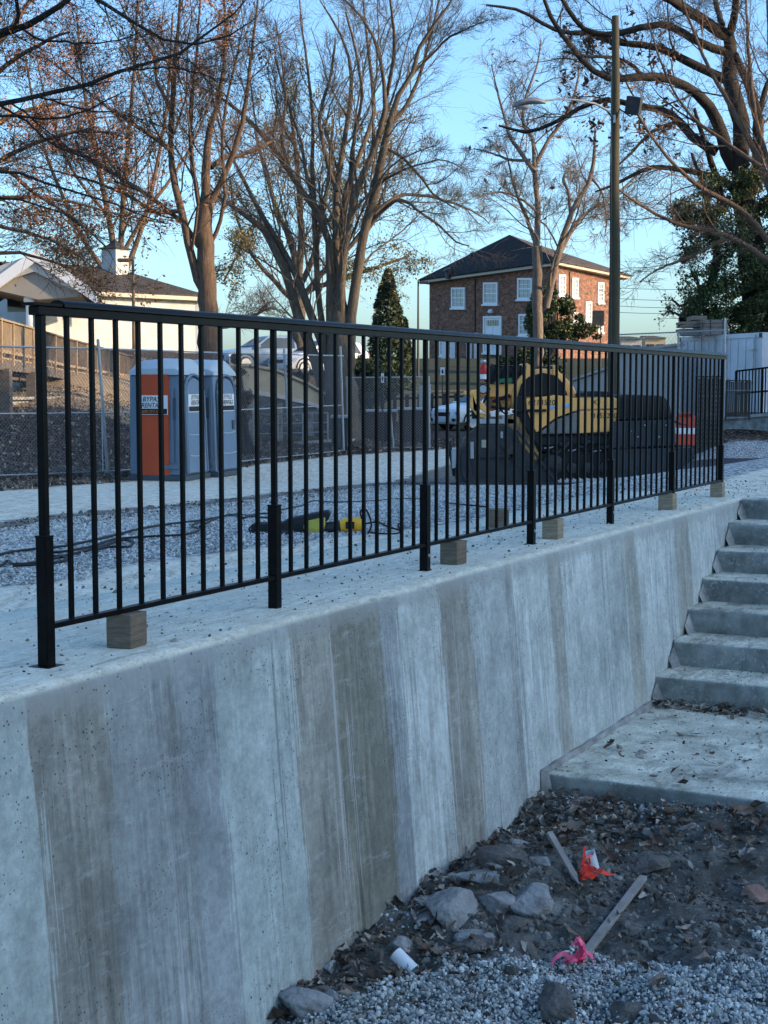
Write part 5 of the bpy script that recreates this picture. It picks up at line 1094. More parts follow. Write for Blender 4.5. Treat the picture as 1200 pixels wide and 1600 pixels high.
# brown slatted gate panels
def slat_panel(x0, x1, y0, y1, Y, label, n, diag, Y2=None):
    a = P(x0, y1, Y); b = P(x1, y0, Y2 or Y); root = thing('slatted_panel', label, 'fence panel', a); mb_ = simple('dark_brown_slat', (0.040, 0.034, 0.026), 0.6, 0.3, 3, 0.001)
    q = lambda u, v: np.array([a[0] + (b[0] - a[0]) * u, a[1] + (b[1] - a[1]) * u, a[2] + (b[2] - a[2]) * v])
    for i in range(n): f = (i + .5) / n; MB().obox(q(f, 0.02), q(f, 0.95 + random.uniform(0, .05)), (b[0] - a[0]) / n * 0.8, 0.012, (0, 1, 0)).build('slat', mb_, root)
    for u in (0, 1): MB().tube([q(u, -.08), q(u, 1.0)], 0.022, 6).build('frame_post', mb_, root)
    for v in (0.03, 0.72, 0.99): MB().tube([q(0, v) - [0, .03, 0], q(1, v) - [0, .03, 0]], 0.014, 6).build('frame_rail', M_wire if v == .72 else mb_, root)
    if diag:
        m = MB(); w_ = b[0] - a[0]; h_ = b[2] - a[2]
        for k in np.arange(-h_, w_ + h_, 0.11):
            for sgn in (1, -1):
                f0 = max(0, -k / h_); f1 = min(1, (w_ - k) / h_)
                if f1 - f0 > .03: m.tube([q((k + h_ * f0) / w_, f0 if sgn > 0 else 1 - f0) - [0, .04, 0], q((k + h_ * f1) / w_, f1 if sgn > 0 else 1 - f1) - [0, .04, 0]], 0.004, 3, False)
        tag(m.build('wire_mesh', M_wire, root), kind='stuff')
slat_panel(1086, 1130, 587, 700, 36.5, 'dark brown slatted chain link panel beside the orange barrier', 14, True)
slat_panel(1134, 1172, 594, 652, 36.9, 'dark brown slatted panel in front of the black picket fence', 12, False)

# ------------------------------------------------------------------ poles, wires, lamps
def utility_pole():
    t = P(962, 25, 38); b = P(961, 545, 38); zb = hz(b[0], 38) - .3; root = thing('utility_pole', 'tall weathered timber utility pole with street lamp and floodlight', 'pole', (b[0], 38, zb))
    n = 14; zz = np.linspace(zb, t[2], n); m = MB(); m.tube([(b[0] + (t[0] - b[0]) * i / (n - 1) + .012 * math.sin(i * 1.3), 38, z) for i, z in enumerate(zz)], list(np.linspace(0.175, 0.088, n)), 14); m.build('shaft', M_pole, root, smooth=True)
    m = MB(); pts = [P(958, 185, 37.9), P(948, 172, 37.6), P(930, 162, 37.3), (P(900, 156, 37.0)), P(870, 155, 36.8), P(846, 158, 36.6)]; m.tube(pts, [.03, .03, .028, .026, .024, .024], 8); arm = m.build('lamp_arm', M_wire, root, smooth=True)
    MB().obox(P(960, 192, 37.85), P(960, 180, 37.85), 0.10, 0.05).build('bracket', M_galv, root)
    c = P(826, 164, 36.5); s = 1 / 63.3; m = MB(); K = [(-24, 5, 3, 3), (-21, 2, 5, 7), (-12, -4, 6, 9), (2, -8, 6.5, 10), (14, -8, 6, 9), (22, -6, 4, 5), (26, -5, 2.5, 3)]; vs = []
    for x, zt_, h_, w_ in K:
        for a in range(10): an = 2 * math.pi * a / 10; vs.append((c[0] + x * s, c[1] + w_ * s * math.cos(an), c[2] - zt_ * s * 0.6 + max(h_ * s * math.sin(an), -h_ * s * 0.35)))
    k = len(K); m.add(vs, [(i * 10 + j, i * 10 + (j + 1) % 10, (i + 1) * 10 + (j + 1) % 10, (i + 1) * 10 + j) for i in range(k - 1) for j in range(10)] + [tuple(range(10))[::-1], tuple(range((k - 1) * 10, k * 10))])
    hd = m.build('lamp_head', M_wire, arm, smooth=True)
    m = MB(); m.lathe((c[0] - .13, c[1], c[2] - 0.11), [(0.03, 0), (0.08, .012), (0.11, .04), (0.12, .08)], 12, Matrix.Diagonal((1.5, 1, 1, 1))); m.build('lamp_lens', M_wglass, arm, smooth=True)
    f = P(990, 165, 37.6); Mr = Matrix.Translation(Vector(f)) @ Matrix.Rotation(0.25, 4, 'Y') @ Matrix.Rotation(-0.5, 4, 'Z') @ Matrix.Rotation(0.3, 4, 'X')
    m = MB(); m.box((-.19, -.08, -.22), (.19, .10, .22), Mr); fl = m.build('floodlight', M_steel_dark, root, bevel=0.015)
    for i in range(5): m = MB(); m.box((-.17, .10, -.18 + i * .08), (.17, .14, -.16 + i * .08), Mr); m.build('fin', M_steel_dark, fl)
    MB().tube([P(965, 168, 38), P(985, 182, 37.7), Vector(f) + Vector((0, 0, -.2))], 0.02, 6).build('floodlight_bracket', M_steel_dark, root)
    for y0, y1 in ((540, 110),): MB().tube([P(955, y, 37.8) for y in np.linspace(y0, y1, 12)], 0.012, 5).build('ground_wire', M_steel_dark, root)
    MB().tube([P(950, 215, 38) , P(974, 215, 38)], 0.03, 6).build('band', M_steel_dark, root)
utility_pole()
def lamp_pole(label, px, ytop, Y, arm_px, arm_y, mat, r=0.07, head=0.55):
    t = P(px, ytop, Y); zb = hz(t[0], Y); root = thing('street_lamp', label, 'street lamp', (t[0], Y, zb)); e = P(arm_px, arm_y, Y)
    MB().tube([(t[0], Y, zb - .3), (t[0], Y, t[2])], [r * 1.2, r * .7], 10).build('pole', mat, root, smooth=True)
    MB().tube([t - [0, 0, .15], (t + e) / 2 + [0, 0, .05 - .08], e - [0, 0, 0.0]], r * 0.5, 6).build('arm', mat, root)
    m = MB(); sg = 1 if e[0] > t[0] else -1; m.box((min(e[0], e[0] - sg * head), Y - .18, e[2] - .10), (max(e[0], e[0] - sg * head), Y + .18, e[2] + .06)); m.build('lamp_head', mat, root, bevel=0.04)
lamp_pole('brown street lamp rising in front of the white hall roof', 207.5, 402, 70, 184, 406, simple('brown_metal', (0.16, 0.11, 0.07)), 0.085)
lamp_pole('black street lamp left of the brick house', 653.5, 438, 90, 670, 441, M_steel_dark, 0.07)
lamp_pole('plain black lamp post with square head by the brick house corner', 939, 493, 95, 934, 496, M_steel_dark, 0.05, 0.05)
bx = P(935, 497, 94.5); m = MB().box((bx[0] - .38, 94.5, bx[2] - .48), (bx[0] + .38, 94.7, bx[2] + .48)).build('sign_board', M_steel_dark, bevel=0.03); tag(m, 'dark square board high on the post at the brick house corner', 'sign')
def post_sign(label, x0, x1, y0, y1, Y, yb, mat=M_white):
    a = P(x0, y1, Y); b = P(x1, y0, Y); cx = (a[0] + b[0]) / 2; z0 = min(P(x0, yb, Y)[2], hz(cx, Y)); root = thing('post_sign', label, 'sign', (cx, Y, z0))
    MB().tube([(cx, Y + .04, z0 - .2), (cx, Y + .04, b[2])], 0.03, 6).build('post', M_steel_dark, root); pl = MB().box((a[0], Y - .01, a[2]), (b[0], Y + .01, b[2])).build('plate', mat, root)
    m = MB(); w = (b[0] - a[0]); h = b[2] - a[2]; m.lathe((cx, Y - .02, a[2] + h * .62), [(w * .12, 0), (w * .12, h * .12)], 8); m.box((cx - w * .2, Y - .02, a[2] + h * .2), (cx + w * .2, Y - .012, a[2] + h * .6)); m.build('symbol', M_text, pl)
post_sign('small white square sign on a thin post left of the white car', 688, 695, 574, 586, 64, 622)
post_sign('narrow white marker on the fence post above the brown bins', 595.5, 600, 583, 598, 43, 700)
def electric_box(x0, x1, y0, y1, Y, label):
    a = P(x0, y1, Y); b = P(x1, y0, Y); root = thing('utility_cabinet', label, 'cabinet', (a[0], Y, a[2])); MB().box((a[0], Y, a[2] - .3), (b[0], Y + .5, b[2])).build('housing', M_galv, root, bevel=0.02); MB().box((a[0] + .05, Y - .02, a[2] + .02), (b[0] - .05, Y - .002, b[2] - .06)).build('door', M_galv, root)
electric_box(470, 489, 614, 632, 46, 'pale grey utility cabinet behind the left chain link fence')
electric_box(655, 662, 603, 628, 60, 'narrow grey utility cabinet near the guard fence'); electric_box(665, 673, 600, 628, 61, 'second grey cabinet right beside the narrow one near the guard fence')
for i, (ya, yb, lab) in enumerate(((452, 436, 'highest power line crossing the sky right of the pole'), (466, 456, 'power line just under the highest one right of the pole'), (478, 467, 'third power line down right of the pole'), (492, 472, 'lowest sloping power line right of the pole'))):
    A = P(700, ya - 30, 150); B = P(1300, yb - 0 + 10, 120); m = MB(); m.tube([A + (B - A) * f + np.array([0, 0, -4 * f * (1 - f)]) for f in np.linspace(0, 1, 10)], 0.022, 4); tag(m.build('power_line', M_steel_dark), lab, 'cable')

# ------------------------------------------------------------------ bins, barrier, rails, parapet
def dumpster(x0, x1, y0, y1, Y, label, mat, lid):
    a = P(x0, y1, Y); b = P(x1, y0, Y); w = b[0] - a[0]; h = b[2] - a[2]; root = thing('waste_bin', label, 'bin', (a[0] + w / 2, Y, a[2])); cx = a[0] + w / 2
    m = MB(); vs = [(cx + sx * w * (.43 if z == 0 else .5), Y + dy * (0.9 if z else .8), a[2] + z * (h - .08)) for z in (0, 1) for sx, dy in ((-1, 0), (1, 0), (1, 1), (-1, 1))]
    m.add(vs, [(0, 3, 2, 1), (4, 5, 6, 7), (0, 1, 5, 4), (1, 2, 6, 5), (2, 3, 7, 6), (3, 0, 4, 7)]); m.build('tub', mat, root, bevel=0.02)
    m = MB(); m.box((cx - w * .53, Y - .06, a[2] + h - .08), (cx + w * .53, Y + .95, a[2] + h)); m.build('lid', lid, root, bevel=0.02)
    for sx in (-1, 1): m = MB(); m.box((cx + sx * w * .25 - .03, Y - .04, a[2] + .1), (cx + sx * w * .25 + .03, Y - .005, a[2] + h - .12)); m.build('rib', mat, root)
    for sx in (-1, 1): m = MB(); m.lathe((cx + sx * w * .36 - .03, Y + .1, a[2]), [(0.09, 0), (0.09, .06)], 12, Matrix.Rotation(math.pi / 2, 4, 'Y')); m.build('wheel', M_rubber, root)
dumpster(566, 619, 640, 699, 46, 'dark brown wheeled bin with pale lid, left of the pair', M_bin_brown, M_galv)
dumpster(622, 672, 637, 697, 46.5, 'dark brown wheeled bin with pale lid, right of the pair', M_bin_brown, M_galv)
dumpster(517, 544, 649, 699, 41, 'grey green bin at the end of the tall left fence', M_bin_green, M_galv)
def barrier():
    a = P(1057, 694, 35); b = P(1085, 652, 35); w = b[0] - a[0]; h = b[2] - a[2] + .05; zb = a[2] - .02; root = thing('traffic_barrier', 'orange and white plastic traffic barrier at the right end of the paver', 'barrier', (a[0], 35, zb))
    for i, (f0, f1, mt) in enumerate(((0, .38, M_orange), (.38, .60, M_white), (.60, 1.0, M_orange))):
        m = MB(); tw = lambda f: 0.30 - 0.14 * f
        vs = [(x, 35 + sy * tw(f), zb + h * f) for f in (f0, f1) for x, sy in ((a[0], -1), (b[0], -1), (b[0], 1), (a[0], 1))]
        m.add(vs, [(0, 3, 2, 1), (4, 5, 6, 7), (0, 1, 5, 4), (1, 2, 6, 5), (2, 3, 7, 6), (3, 0, 4, 7)]); m.build('band', mt, root, bevel=0.015)
    for k in range(3): m = MB(); m.box((a[0] + w * (.1 + .3 * k), 34.8, zb + h), (a[0] + w * (.22 + .3 * k), 35.2, zb + h + .08)); m.build('lug', M_orange, root, bevel=0.01)
barrier()
def parapet_ramp():
    K = [(330, 572, 606, 40), (385, 571, 610, 41), (430, 580, 617, 42.5), (480, 602, 628, 44), (512, 622, 640, 45)]; tp = [P(x, y, Y) for x, y, yb, Y in K]; lo = [P(x, yb, Y) for x, y, yb, Y in K]
    root = thing('tan_ramp', 'tan sided footbridge ramp seen through the left chain link fence', 'ramp', (lo[0][0], 40, hz(lo[0][0], 40)))
    for i in range(4):
        MB().prism([lo[i], lo[i + 1], tp[i + 1], tp[i]], (-.05, .18, 0)).build('side_panel', M_tan, root); MB().obox(tp[i] + [0, .08, .02], tp[i + 1] + [0, .08, .02], .26, .07).build('coping', M_tan, root)
        MB().prism([lo[i], lo[i + 1], lo[i + 1] + [-.6, 1.8, 0], lo[i] + [-.6, 1.8, 0]], (0, 0, .12)).build('deck', M_plain, root)
        MB().obox(lo[i] + [0, -.03, -.02], lo[i + 1] + [0, -.03, -.02], .06, .12).build('edge_beam', M_pale, root)
    for f in (0, 1, 2, 3): p = lo[f]; MB().box((p[0] - .15, p[1] + .5, hz(p[0], p[1]) - .4), (p[0] + .15, p[1] + .8, p[2])).build('pier', M_plain, root)
parapet_ramp()
def pipe_rail(label, pts, Y, posts):
    A, B = P(pts[0][0], pts[0][1], Y), P(pts[1][0], pts[1][1], Y); z0 = hz((A[0] + B[0]) / 2, Y); root = thing('pipe_barrier', label, 'barrier', (A[0], Y, z0))
    for dz in (0, -.28, -.56): MB().tube([A + [0, 0, dz], B + [0, 0, dz]], 0.022, 6).build('rail', M_galv, root)
    for i in range(posts): p = A + (B - A) * i / (posts - 1); MB().tube([p, p * [1, 1, 0] + [0, 0, min(z0, p[2] - .9)]], 0.025, 6).build('post', M_galv, root)
pipe_rail('grey three bar pipe barrier behind the left chain link fence', ((395, 648), (512, 645)), 43, 4)
wall_strip('pale kerb running behind the tall chain link fence toward the bins', ((470, 694, 702), (566, 688, 698)), 42, 45, M_pale, 0.15, 'kerb', 'kerb')
wall_strip('grey concrete block wall under the timber ramp at the left', ((-80, 626, 662), (132, 622, 650)), 40, 48, M_plain, 0.3)

# ------------------------------------------------------------------ vehicles
def car(name, label, X, Y, rz, paint, zb=None):
    gz = hz(X, Y) if zb is None else zb; root = thing(name, label, 'car', (X, Y, gz), rz); w = lambda m, n, mt, par=root, **k: m.build(n, mt, par, world=False, **k)
    # side profile (x forward), cross sections along x : (x, half width low, z low, belt z, half width top, roof z)
    S = [(2.28, .62, .36, .62, .55, .66), (2.18, .84, .26, .78, .78, .86), (1.9, .90, .24, .86, .82, .96), (1.2, .92, .22, .94, .84, 1.06), (0.95, .92, .22, .97, .82, 1.12), (0.25, .92, .22, 1.0, .66, 1.58), (-0.3, .92, .22, 1.02, .66, 1.65), (-1.3, .92, .22, 1.05, .66, 1.62), (-1.85, .91, .24, 1.08, .64, 1.50), (-2.18, .88, .30, 1.06, .76, 1.12), (-2.3, .80, .36, .90, .74, .95)]
    m = MB(); vs = []; n = 8
    for x, hw, z0, zb_, ht, zt in S: vs += [(x, -hw * .9, z0), (x, -hw, z0 + .14), (x, -hw, zb_ - .12), (x, -hw * .97, zb_), (x, -ht, zt), (x, ht, zt), (x, hw * .97, zb_), (x, hw, zb_ - .12), (x, hw, z0 + .14), (x, hw * .9, z0)]
    n = 10; k = len(S); m.add(vs, [(i * n + j, i * n + (j + 1) % n, (i + 1) * n + (j + 1) % n, (i + 1) * n + j) for i in range(k - 1) for j in range(n)] + [tuple(range(n))[::-1], tuple(range((k - 1) * n, k * n))])
    w(m, 'body', paint, smooth=True, angle=40)
    for sy in (-1, 1):
        y = lambda f: sy * (.925 * .97 * (1 - f) + .66 * f + .012)
        for x0, x1, xa, xb in ((.88, .02, .25, .02), (-.06, -.95, -.06, -.95), (-1.03, -1.75, -1.03, -1.55)):
            m = MB(); q = [(x0, y(.1), 1.05), (x1, y(.1), 1.06), (xb, y(.85), 1.52), (xa, y(.85), 1.50)]; m.prism(q, (0, sy * .006, 0)); w(m, 'side_window', M_glass)
    m = MB(); m.prism([(.93, -.74, 1.14), (.93, .74, 1.14), (.29, .60, 1.54), (.29, -.60, 1.54)], (.02, 0, .03)); w(m, 'windscreen', M_glass)
    m = MB(); m.prism([(-2.12, -.70, 1.16), (-2.12, .70, 1.16), (-1.88, .60, 1.46), (-1.88, -.60, 1.46)], (-.03, 0, .01)); w(m, 'rear_window', M_glass)
    for x in (1.42, -1.42):
        for sy in (-1, 1):
            m = MB(); m.lathe((x, sy * .80 - .11, .36), [(.30, 0), (.37, .03), (.37, .20), (.30, .23)], 22, Matrix.Rotation(-math.pi / 2, 4, 'X')); wh = w(m, 'wheel', M_rubber, smooth=True)
            m = MB(); m.lathe((x, sy * .80 - .11 - .005, .36), [(.24, 0), (.24, .24)], 14, Matrix.Rotation(-math.pi / 2, 4, 'X')); w(m, 'rim', M_galv, wh)
            m = MB(); m.tube([(x + .44 * math.cos(R(a)), sy * .925, .36 + .44 * math.sin(R(a))) for a in range(0, 181, 18)], 0.035, 6); w(m, 'wheel_arch', M_rubber)
    for sy in (-1, 1):
        m = MB(); m.box((2.02, sy * .72 - .15, .66), (2.22, sy * .72 + .15, .78)); w(m, 'headlight', M_pottyroof, bevel=.03); m = MB(); m.box((2.20, sy * .66 - .13, .38), (2.27, sy * .66 + .13, .50)); w(m, 'fog_lamp', M_rubber)
        m = MB(); m.box((-2.26, sy * .74 - .12, .85), (-2.16, sy * .74 + .12, 1.05)); w(m, 'tail_light', M_red); m = MB(); m.box((.78, sy * 1.0 - .08, 1.05), (.92, sy * 1.0 + .08, 1.17)); w(m, 'mirror', paint, bevel=.03)
    m = MB(); m.box((2.20, -.50, .58), (2.30, .50, .74)); w(m, 'grille', M_rubber, bevel=.02); m = MB(); m.box((2.22, -.70, .28), (2.30, .70, .36)); w(m, 'bumper_strip', M_galv)
    m = MB(); m.box((-2.1, -.88, .20), (2.1, .88, .34)); w(m, 'underbody', M_rubber)
    return root
pc_ = P(752, 672, 61); car('parked_suv', 'white compact suv parked behind the paving machine', pc_[0] + .2, 61.4, math.pi + 0.62, M_carwhite)
car('parked_car', 'blue parked car on the ridge behind the tan ramp, leftmost of three', P(418, 600, 66)[0], 66, math.pi + .5, M_carblue, P(418, 582, 66)[2]); car('parked_car', 'silver parked car on the ridge, middle of three', P(458, 600, 67)[0], 68, math.pi + .5, M_carsilver, P(458, 586, 68)[2]); car('parked_car', 'white parked car on the ridge beside the big trunk, rightmost of three', P(497, 600, 66)[0], 66, math.pi + .7, M_carwhite, P(497, 589, 66)[2])

# ------------------------------------------------------------------ asphalt paver
def paver():
    Y0 = 24.6; gz = P(860, 757, Y0)[2]; root = thing('asphalt_paver', 'small yellow and sooty black asphalt paver standing on the gravel', 'paver', (P(880, 757, Y0)[0], Y0 + 1.1, gz))
    def pr(poly, o0, o1, name, mat, par=root, **k):
        pts = [P(x, y, Y0) + [0, o0, 0] for x, y in poly]; m = MB(); m.prism(pts, (0, o1 - o0, 0)); return m.build(name, mat, par, **k)
    Dp = 2.3
    # screed end gate and blade (left)
    g = pr([(712, 751), (712, 727), (716, 703), (724, 687), (742, 668), (770, 664), (796, 666), (806, 674), (812, 690), (838, 722), (872, 751), (872, 757), (716, 757)], -0.05, 0.06, 'end_gate', M_steel_dark, bevel=.012)
    pr([(703, 754), (872, 753), (872, 759), (703, 759)], -.12, .14, 'gate_shoe', M_steel_dark, g, bevel=.005)
    pr([(730, 757), (722, 742), (719, 722), (721, 708), (728, 700), (738, 703), (734, 720), (737, 742), (745, 757)], -.10, -.05, 'curved_rib', M_steel_dark, g, bevel=.01)
    pr([(748, 676), (800, 678), (800, 714), (748, 712)], -.075, -.05, 'gate_plate', M_steel_dark, g, bevel=.006)
    pr([(752, 687), (762, 687), (762, 699), (752, 699)], -.082, -.076, 'warning_label', simple('faded_label', (0.38, 0.36, 0.28)), g)
    for a, b in (((783, 694), (812, 728)), ((806, 672), (866, 748)), ((750, 712), (800, 712))): MB().obox(P(*a, Y0) - [0, .1, 0], P(*b, Y0) - [0, .1, 0], .05, .045).build('gate_brace', M_steel_dark, g)
    m = MB(); m.tube([P(737, 690, Y0) - [0, .1, 0], P(737, 716, Y0) - [0, .1, 0]], [.03, .03], 8); m.build('adjuster_screw', M_galv, g); m = MB(); m.tube([P(783, 674, Y0) - [0, .12, 0], P(783, 684, Y0) - [0, .12, 0]], .02, 8); m.build('pin', M_galv, g)
    pr([(706, 704), (713, 702), (714, 730), (707, 732)], -.02, .4, 'reflector_post', M_galv); MB().obox(P(702, 690, Y0) + [0, .3, 0], P(712, 745, Y0) + [0, .3, 0], .07, .07).build('walkway_bracket', M_steel_dark, root)
    pr([(716, 735), (870, 735), (870, 755), (716, 755)], .1, Dp, 'screed', M_steel_dark, bevel=.02); pr([(728, 690), (800, 690), (810, 734), (724, 734)], .35, Dp, 'screed_box', M_sooty, bevel=.02); pr([(736, 655), (806, 655), (806, 662), (736, 662)], .1, .7, 'footboard', M_galv)
    # tow arm and frame in yellow
    pr([(797, 648), (812, 652), (826, 676), (850, 720), (872, 757), (852, 757), (833, 730), (808, 690), (790, 655)], .10, .26, 'tow_arm', M_yel_dirty, bevel=.012)
    pr([(767, 650), (800, 650), (804, 672), (768, 668)], .15, .5, 'valve_box', simple('brown_primer', (0.25, 0.14, 0.08), 0.6, 0.3), bevel=.02); pr([(768, 645), (778, 645), (778, 651), (768, 651)], .1, .4, 'light_bar', M_white)
    pr([(785, 650), (799, 650), (804, 668), (796, 675), (787, 662)], .12, .3, 'worn_bracket', M_galv, bevel=.01)
    # yellow operator stand, consoles
    pr([(726, 612), (752, 608), (752, 622), (744, 640), (752, 646), (762, 648), (760, 655), (748, 652), (736, 636), (738, 618), (728, 618)], .3, .5, 'side_arm', M_yel, bevel=.02)
    pr([(752, 602), (810, 596), (812, 614), (800, 620), (752, 622)], .5, 1.0, 'console', M_yel, bevel=.02); pr([(764, 622), (808, 618), (806, 632), (796, 640), (764, 644)], .6, 1.1, 'step_box', M_yel_dirty, bevel=.02)
    pr([(752, 626), (770, 645), (766, 650), (748, 636)], .25, .45, 'lever_plate', M_yel, bevel=.01)
    for a, b, r_ in (((772, 628), (800, 618), .03), ((770, 636), (800, 640), .025), ((758, 630), (768, 606), .02), ((788, 645), (780, 618), .018), ((742, 618), (744, 660), .05)): MB().tube([P(*a, Y0) + [0, .4, 0], P(*b, Y0) + [0, .4, 0]], r_, 8).build('linkage', M_sooty, root)
    for k in range(6): a = (756 + k * 9, 640 + (k % 3) * 6); MB().tube([P(*a, Y0) + [0, .35, 0], P(a[0] + 12, a[1] + 10, Y0) + [0, .3, 0], P(a[0] + 30, a[1] + 2 + 5 * (k % 2), Y0) + [0, .4, 0]], .013, 6).build('hydraulic_hose', M_rubber, root)
    c = P(757, 608, Y0) + [0, .4, 0]; m = MB(); m.lathe(c, [(.085, 0), (.085, .05)], 18, Matrix.Rotation(math.pi / 2, 4, 'X')); gq = m.build('gauge', M_steel_dark, root); m = MB(); m.lathe(c - [0, .05, 0], [(.065, 0), (.065, .008)], 18, Matrix.Rotation(math.pi / 2, 4, 'X')); m.build('dial', M_galv, gq)
    # fire extinguisher
    b = P(757.5, 594, Y0) + [0, .35, 0]; m = MB(); m.lathe(b, [(.065, 0), (.07, .02), (.07, .2), (.05, .245), (.02, .26), (.02, .29)], 14); ex_ = m.build('extinguisher', M_red, root, smooth=True); m = MB(); m.lathe(b + [0, 0, .02], [(.0715, 0), (.0715, .08)], 14); m.build('paper_label', M_white, ex_); m = MB(); m.lathe(b + [0, 0, .285], [(.04, 0), (.05, .03), (.04, .055)], 10); m.build('valve_head', M_galv, ex_)
    # black folded tarp and seat behind
    m = MB(); vs = []; nx, ny = 14, 6
    for i in range(nx):
        for j in range(ny):
            x = 763 + (826 - 763) * i / (nx - 1); yy = 571 + 27 * j / (ny - 1) + 3 * math.sin(i * 1.7 + j); p = P(x, yy, Y0) + [0, .5 + .05 * math.sin(i * 2.1 + j * 1.3), 0]; vs.append(p)
    m.add(vs, [(i * ny + j, (i + 1) * ny + j, (i + 1) * ny + j + 1, i * ny + j + 1) for i in range(nx - 1) for j in range(ny - 1)]); b_ = len(vs); vs2 = [p + np.array([0, .7, .02]) for p in vs]; m.add(vs2, [(i * ny + j, i * ny + j + 1, (i + 1) * ny + j + 1, (i + 1) * ny + j) for i in range(nx - 1) for j in range(ny - 1)])
    m.add([vs[0], vs[ny * (nx - 1)], vs2[ny * (nx - 1)], vs2[0]], [(0, 1, 2, 3)]); m.build('tarp', M_cloth, root, smooth=True)
    pr([(780, 592), (803, 590), (803, 597), (780, 598)], .35, .6, 'green_rag', simple('green_cloth', (0.03, 0.17, 0.09), 0.8))
    MB().tube([P(822, 572, Y0) + [0, .5, 0], P(824, 600, Y0) + [0, .5, 0]], .05, 8).build('seat_post', M_steel_dark, root)
    # engine hood: dark with yellow edges and two ears
    pr([(803, 617), (810, 596), (820, 584), (834, 577), (852, 575), (874, 577), (888, 588), (902, 604), (908, 618), (908, 640), (803, 640)], .45, 1.9, 'engine_hood', M_yel_dirty, bevel=.04, smooth=True)
    pr([(812, 620), (818, 600), (830, 588), (852, 582), (872, 586), (884, 598), (892, 618)], .38, .46, 'sooty_grille', M_sooty, bevel=.02)
    pr([(824, 592), (827, 566), (832, 570), (836, 592)], .4, 1.8, 'hood_ear', M_yel, bevel=.01); pr([(868, 592), (870, 569), (876, 572), (880, 594)], .4, 1.8, 'hood_ear', M_yel, bevel=.01)
    pr([(834, 572), (870, 571), (870, 578), (834, 579)], .6, 1.0, 'hood_rail', M_steel_dark, bevel=.005)
    # yellow side panels, split by a black seam
    p1 = [(822, 623), (862, 619), (868, 617), (904, 623), (905, 640), (868, 653), (838, 676), (831, 662), (823, 640)]; p2 = [(905, 622), (960, 621), (966, 624), (966, 638), (905, 640)]; p3 = [(907, 642), (965, 640), (962, 660), (956, 674), (905, 677), (905, 644)]; p4 = [(841, 678), (868, 656), (903, 643), (903, 677)]
    pr(p1, -.02, .5, 'side_panel', M_yel, bevel=.015); pr(p2, -.02, .5, 'side_panel', M_yel, bevel=.012); pr(p3, -.018, .5, 'side_panel', M_yel, bevel=.012); pr(p4, -.016, .5, 'side_panel', M_grey_panel, bevel=.012)
    pr([(812, 618), (823, 621), (823, 642), (833, 668), (842, 682), (842, 700), (815, 660), (806, 640)], .0, .5, 'black_guard', M_rubber, bevel=.02)
    for a, b in (((824, 642), (853, 641)), ((800, 643), (830, 641))): MB().tube([P(*a, Y0) - [0, .05, 0], P(*b, Y0) - [0, .05, 0]], .022, 8).build('grab_bar', M_rubber, root)
    MB().lathe(P(843, 641, Y0) - [0, .03, 0], [(.035, 0), (.035, .03)], 10, Matrix.Rotation(math.pi / 2, 4, 'X')).build('latch', M_galv, root)
    pr([(858, 634), (869, 633), (869, 638), (858, 639)], -.03, -.021, 'sticker', simple('blue_sticker', (0.25, 0.42, 0.62), 0.5), root); pr([(880, 631), (889, 631), (889, 637), (880, 637)], -.03, -.021, 'sticker', simple('blue_sticker', (0.25, 0.42, 0.62)), root)
    t = P(846, 633, Y0); text_mesh('6213520', M_text, .13, t - [0, .026, 0], (math.pi / 2, 0, 0), root, 'fleet_number', .1); t = P(944, 653, Y0); text_mesh('4155210', M_text, .12, t - [0, .024, 0], (math.pi / 2, 0, 0), root, 'fleet_number', .1); t = P(929, 632, Y0); text_mesh('X', M_text, .12, t - [0, .026, 0], (math.pi / 2, 0, 0), root, 'cross_mark')
    # rounded black cover and blue-black hopper on the right
    pr([(905, 620), (905, 614), (930, 611), (960, 612), (960, 620)], .1, 2.1, 'hood_cover', M_rubber, bevel=.02)
    pr([(966, 622), (975, 616), (1000, 617), (1030, 618), (1040, 622), (1046, 634), (1049, 655), (962, 657), (968, 640)], -.12, 2.0, 'hopper_cover', M_rubber, bevel=.05, smooth=True)
    pr([(958, 658), (1049, 655), (1052, 668), (1053, 696), (955, 700), (952, 680)], -.16, 2.1, 'hopper_side', M_hopper, bevel=.015)
    for x in (979, 1000, 1022, 1041): pr([(x, 660), (x + 1.5, 660), (x + 1.5, 696), (x, 696)], -.185, -.16, 'hopper_rib', M_hopper)
    for k in range(7): x = 972 + k * 11; MB().lathe(P(x, 664 + (k % 3) * 9, Y0) - [0, .165, 0], [(.014, 0), (.012, .014)], 8, Matrix.Rotation(math.pi / 2, 4, 'X')).build('bolt', M_galv, root)
    pr([(1049, 650), (1058, 652), (1058, 662), (1050, 664)], .2, .8, 'push_roller', M_rubber, bevel=.01); MB().tube([P(1046, 655, Y0) - [0, .1, 0], P(1062, 662, Y0), P(1078, 664, Y0) + [0, .3, 0]], .02, 6).build('hydraulic_hose', M_rubber, root)
    # lower belly: dark panels, track with pads
    pr([(842, 680), (956, 678), (1050, 700), (1050, 706), (842, 706)], .05, 2.2, 'frame', M_sooty, bevel=.02)
    pr([(846, 684), (902, 682), (902, 694), (846, 696)], 0.0, .1, 'skirt', M_rubber, bevel=.01); pr([(908, 682), (954, 682), (954, 694), (908, 694)], 0.0, .1, 'skirt', M_rubber, bevel=.01)
    # track: rounded loop
    lp = []
    xa, xb, yc, rr = 862, 1030, 727, 21
    for a in np.linspace(90, 270, 12): lp.append((xa + rr * math.cos(R(a)) * 1.0, yc + rr * math.sin(R(a))))
    for a in np.linspace(-90, 90, 12): lp.append((xb + 10 * math.cos(R(a)), yc - 2 + (rr - 5) * math.sin(R(a))))
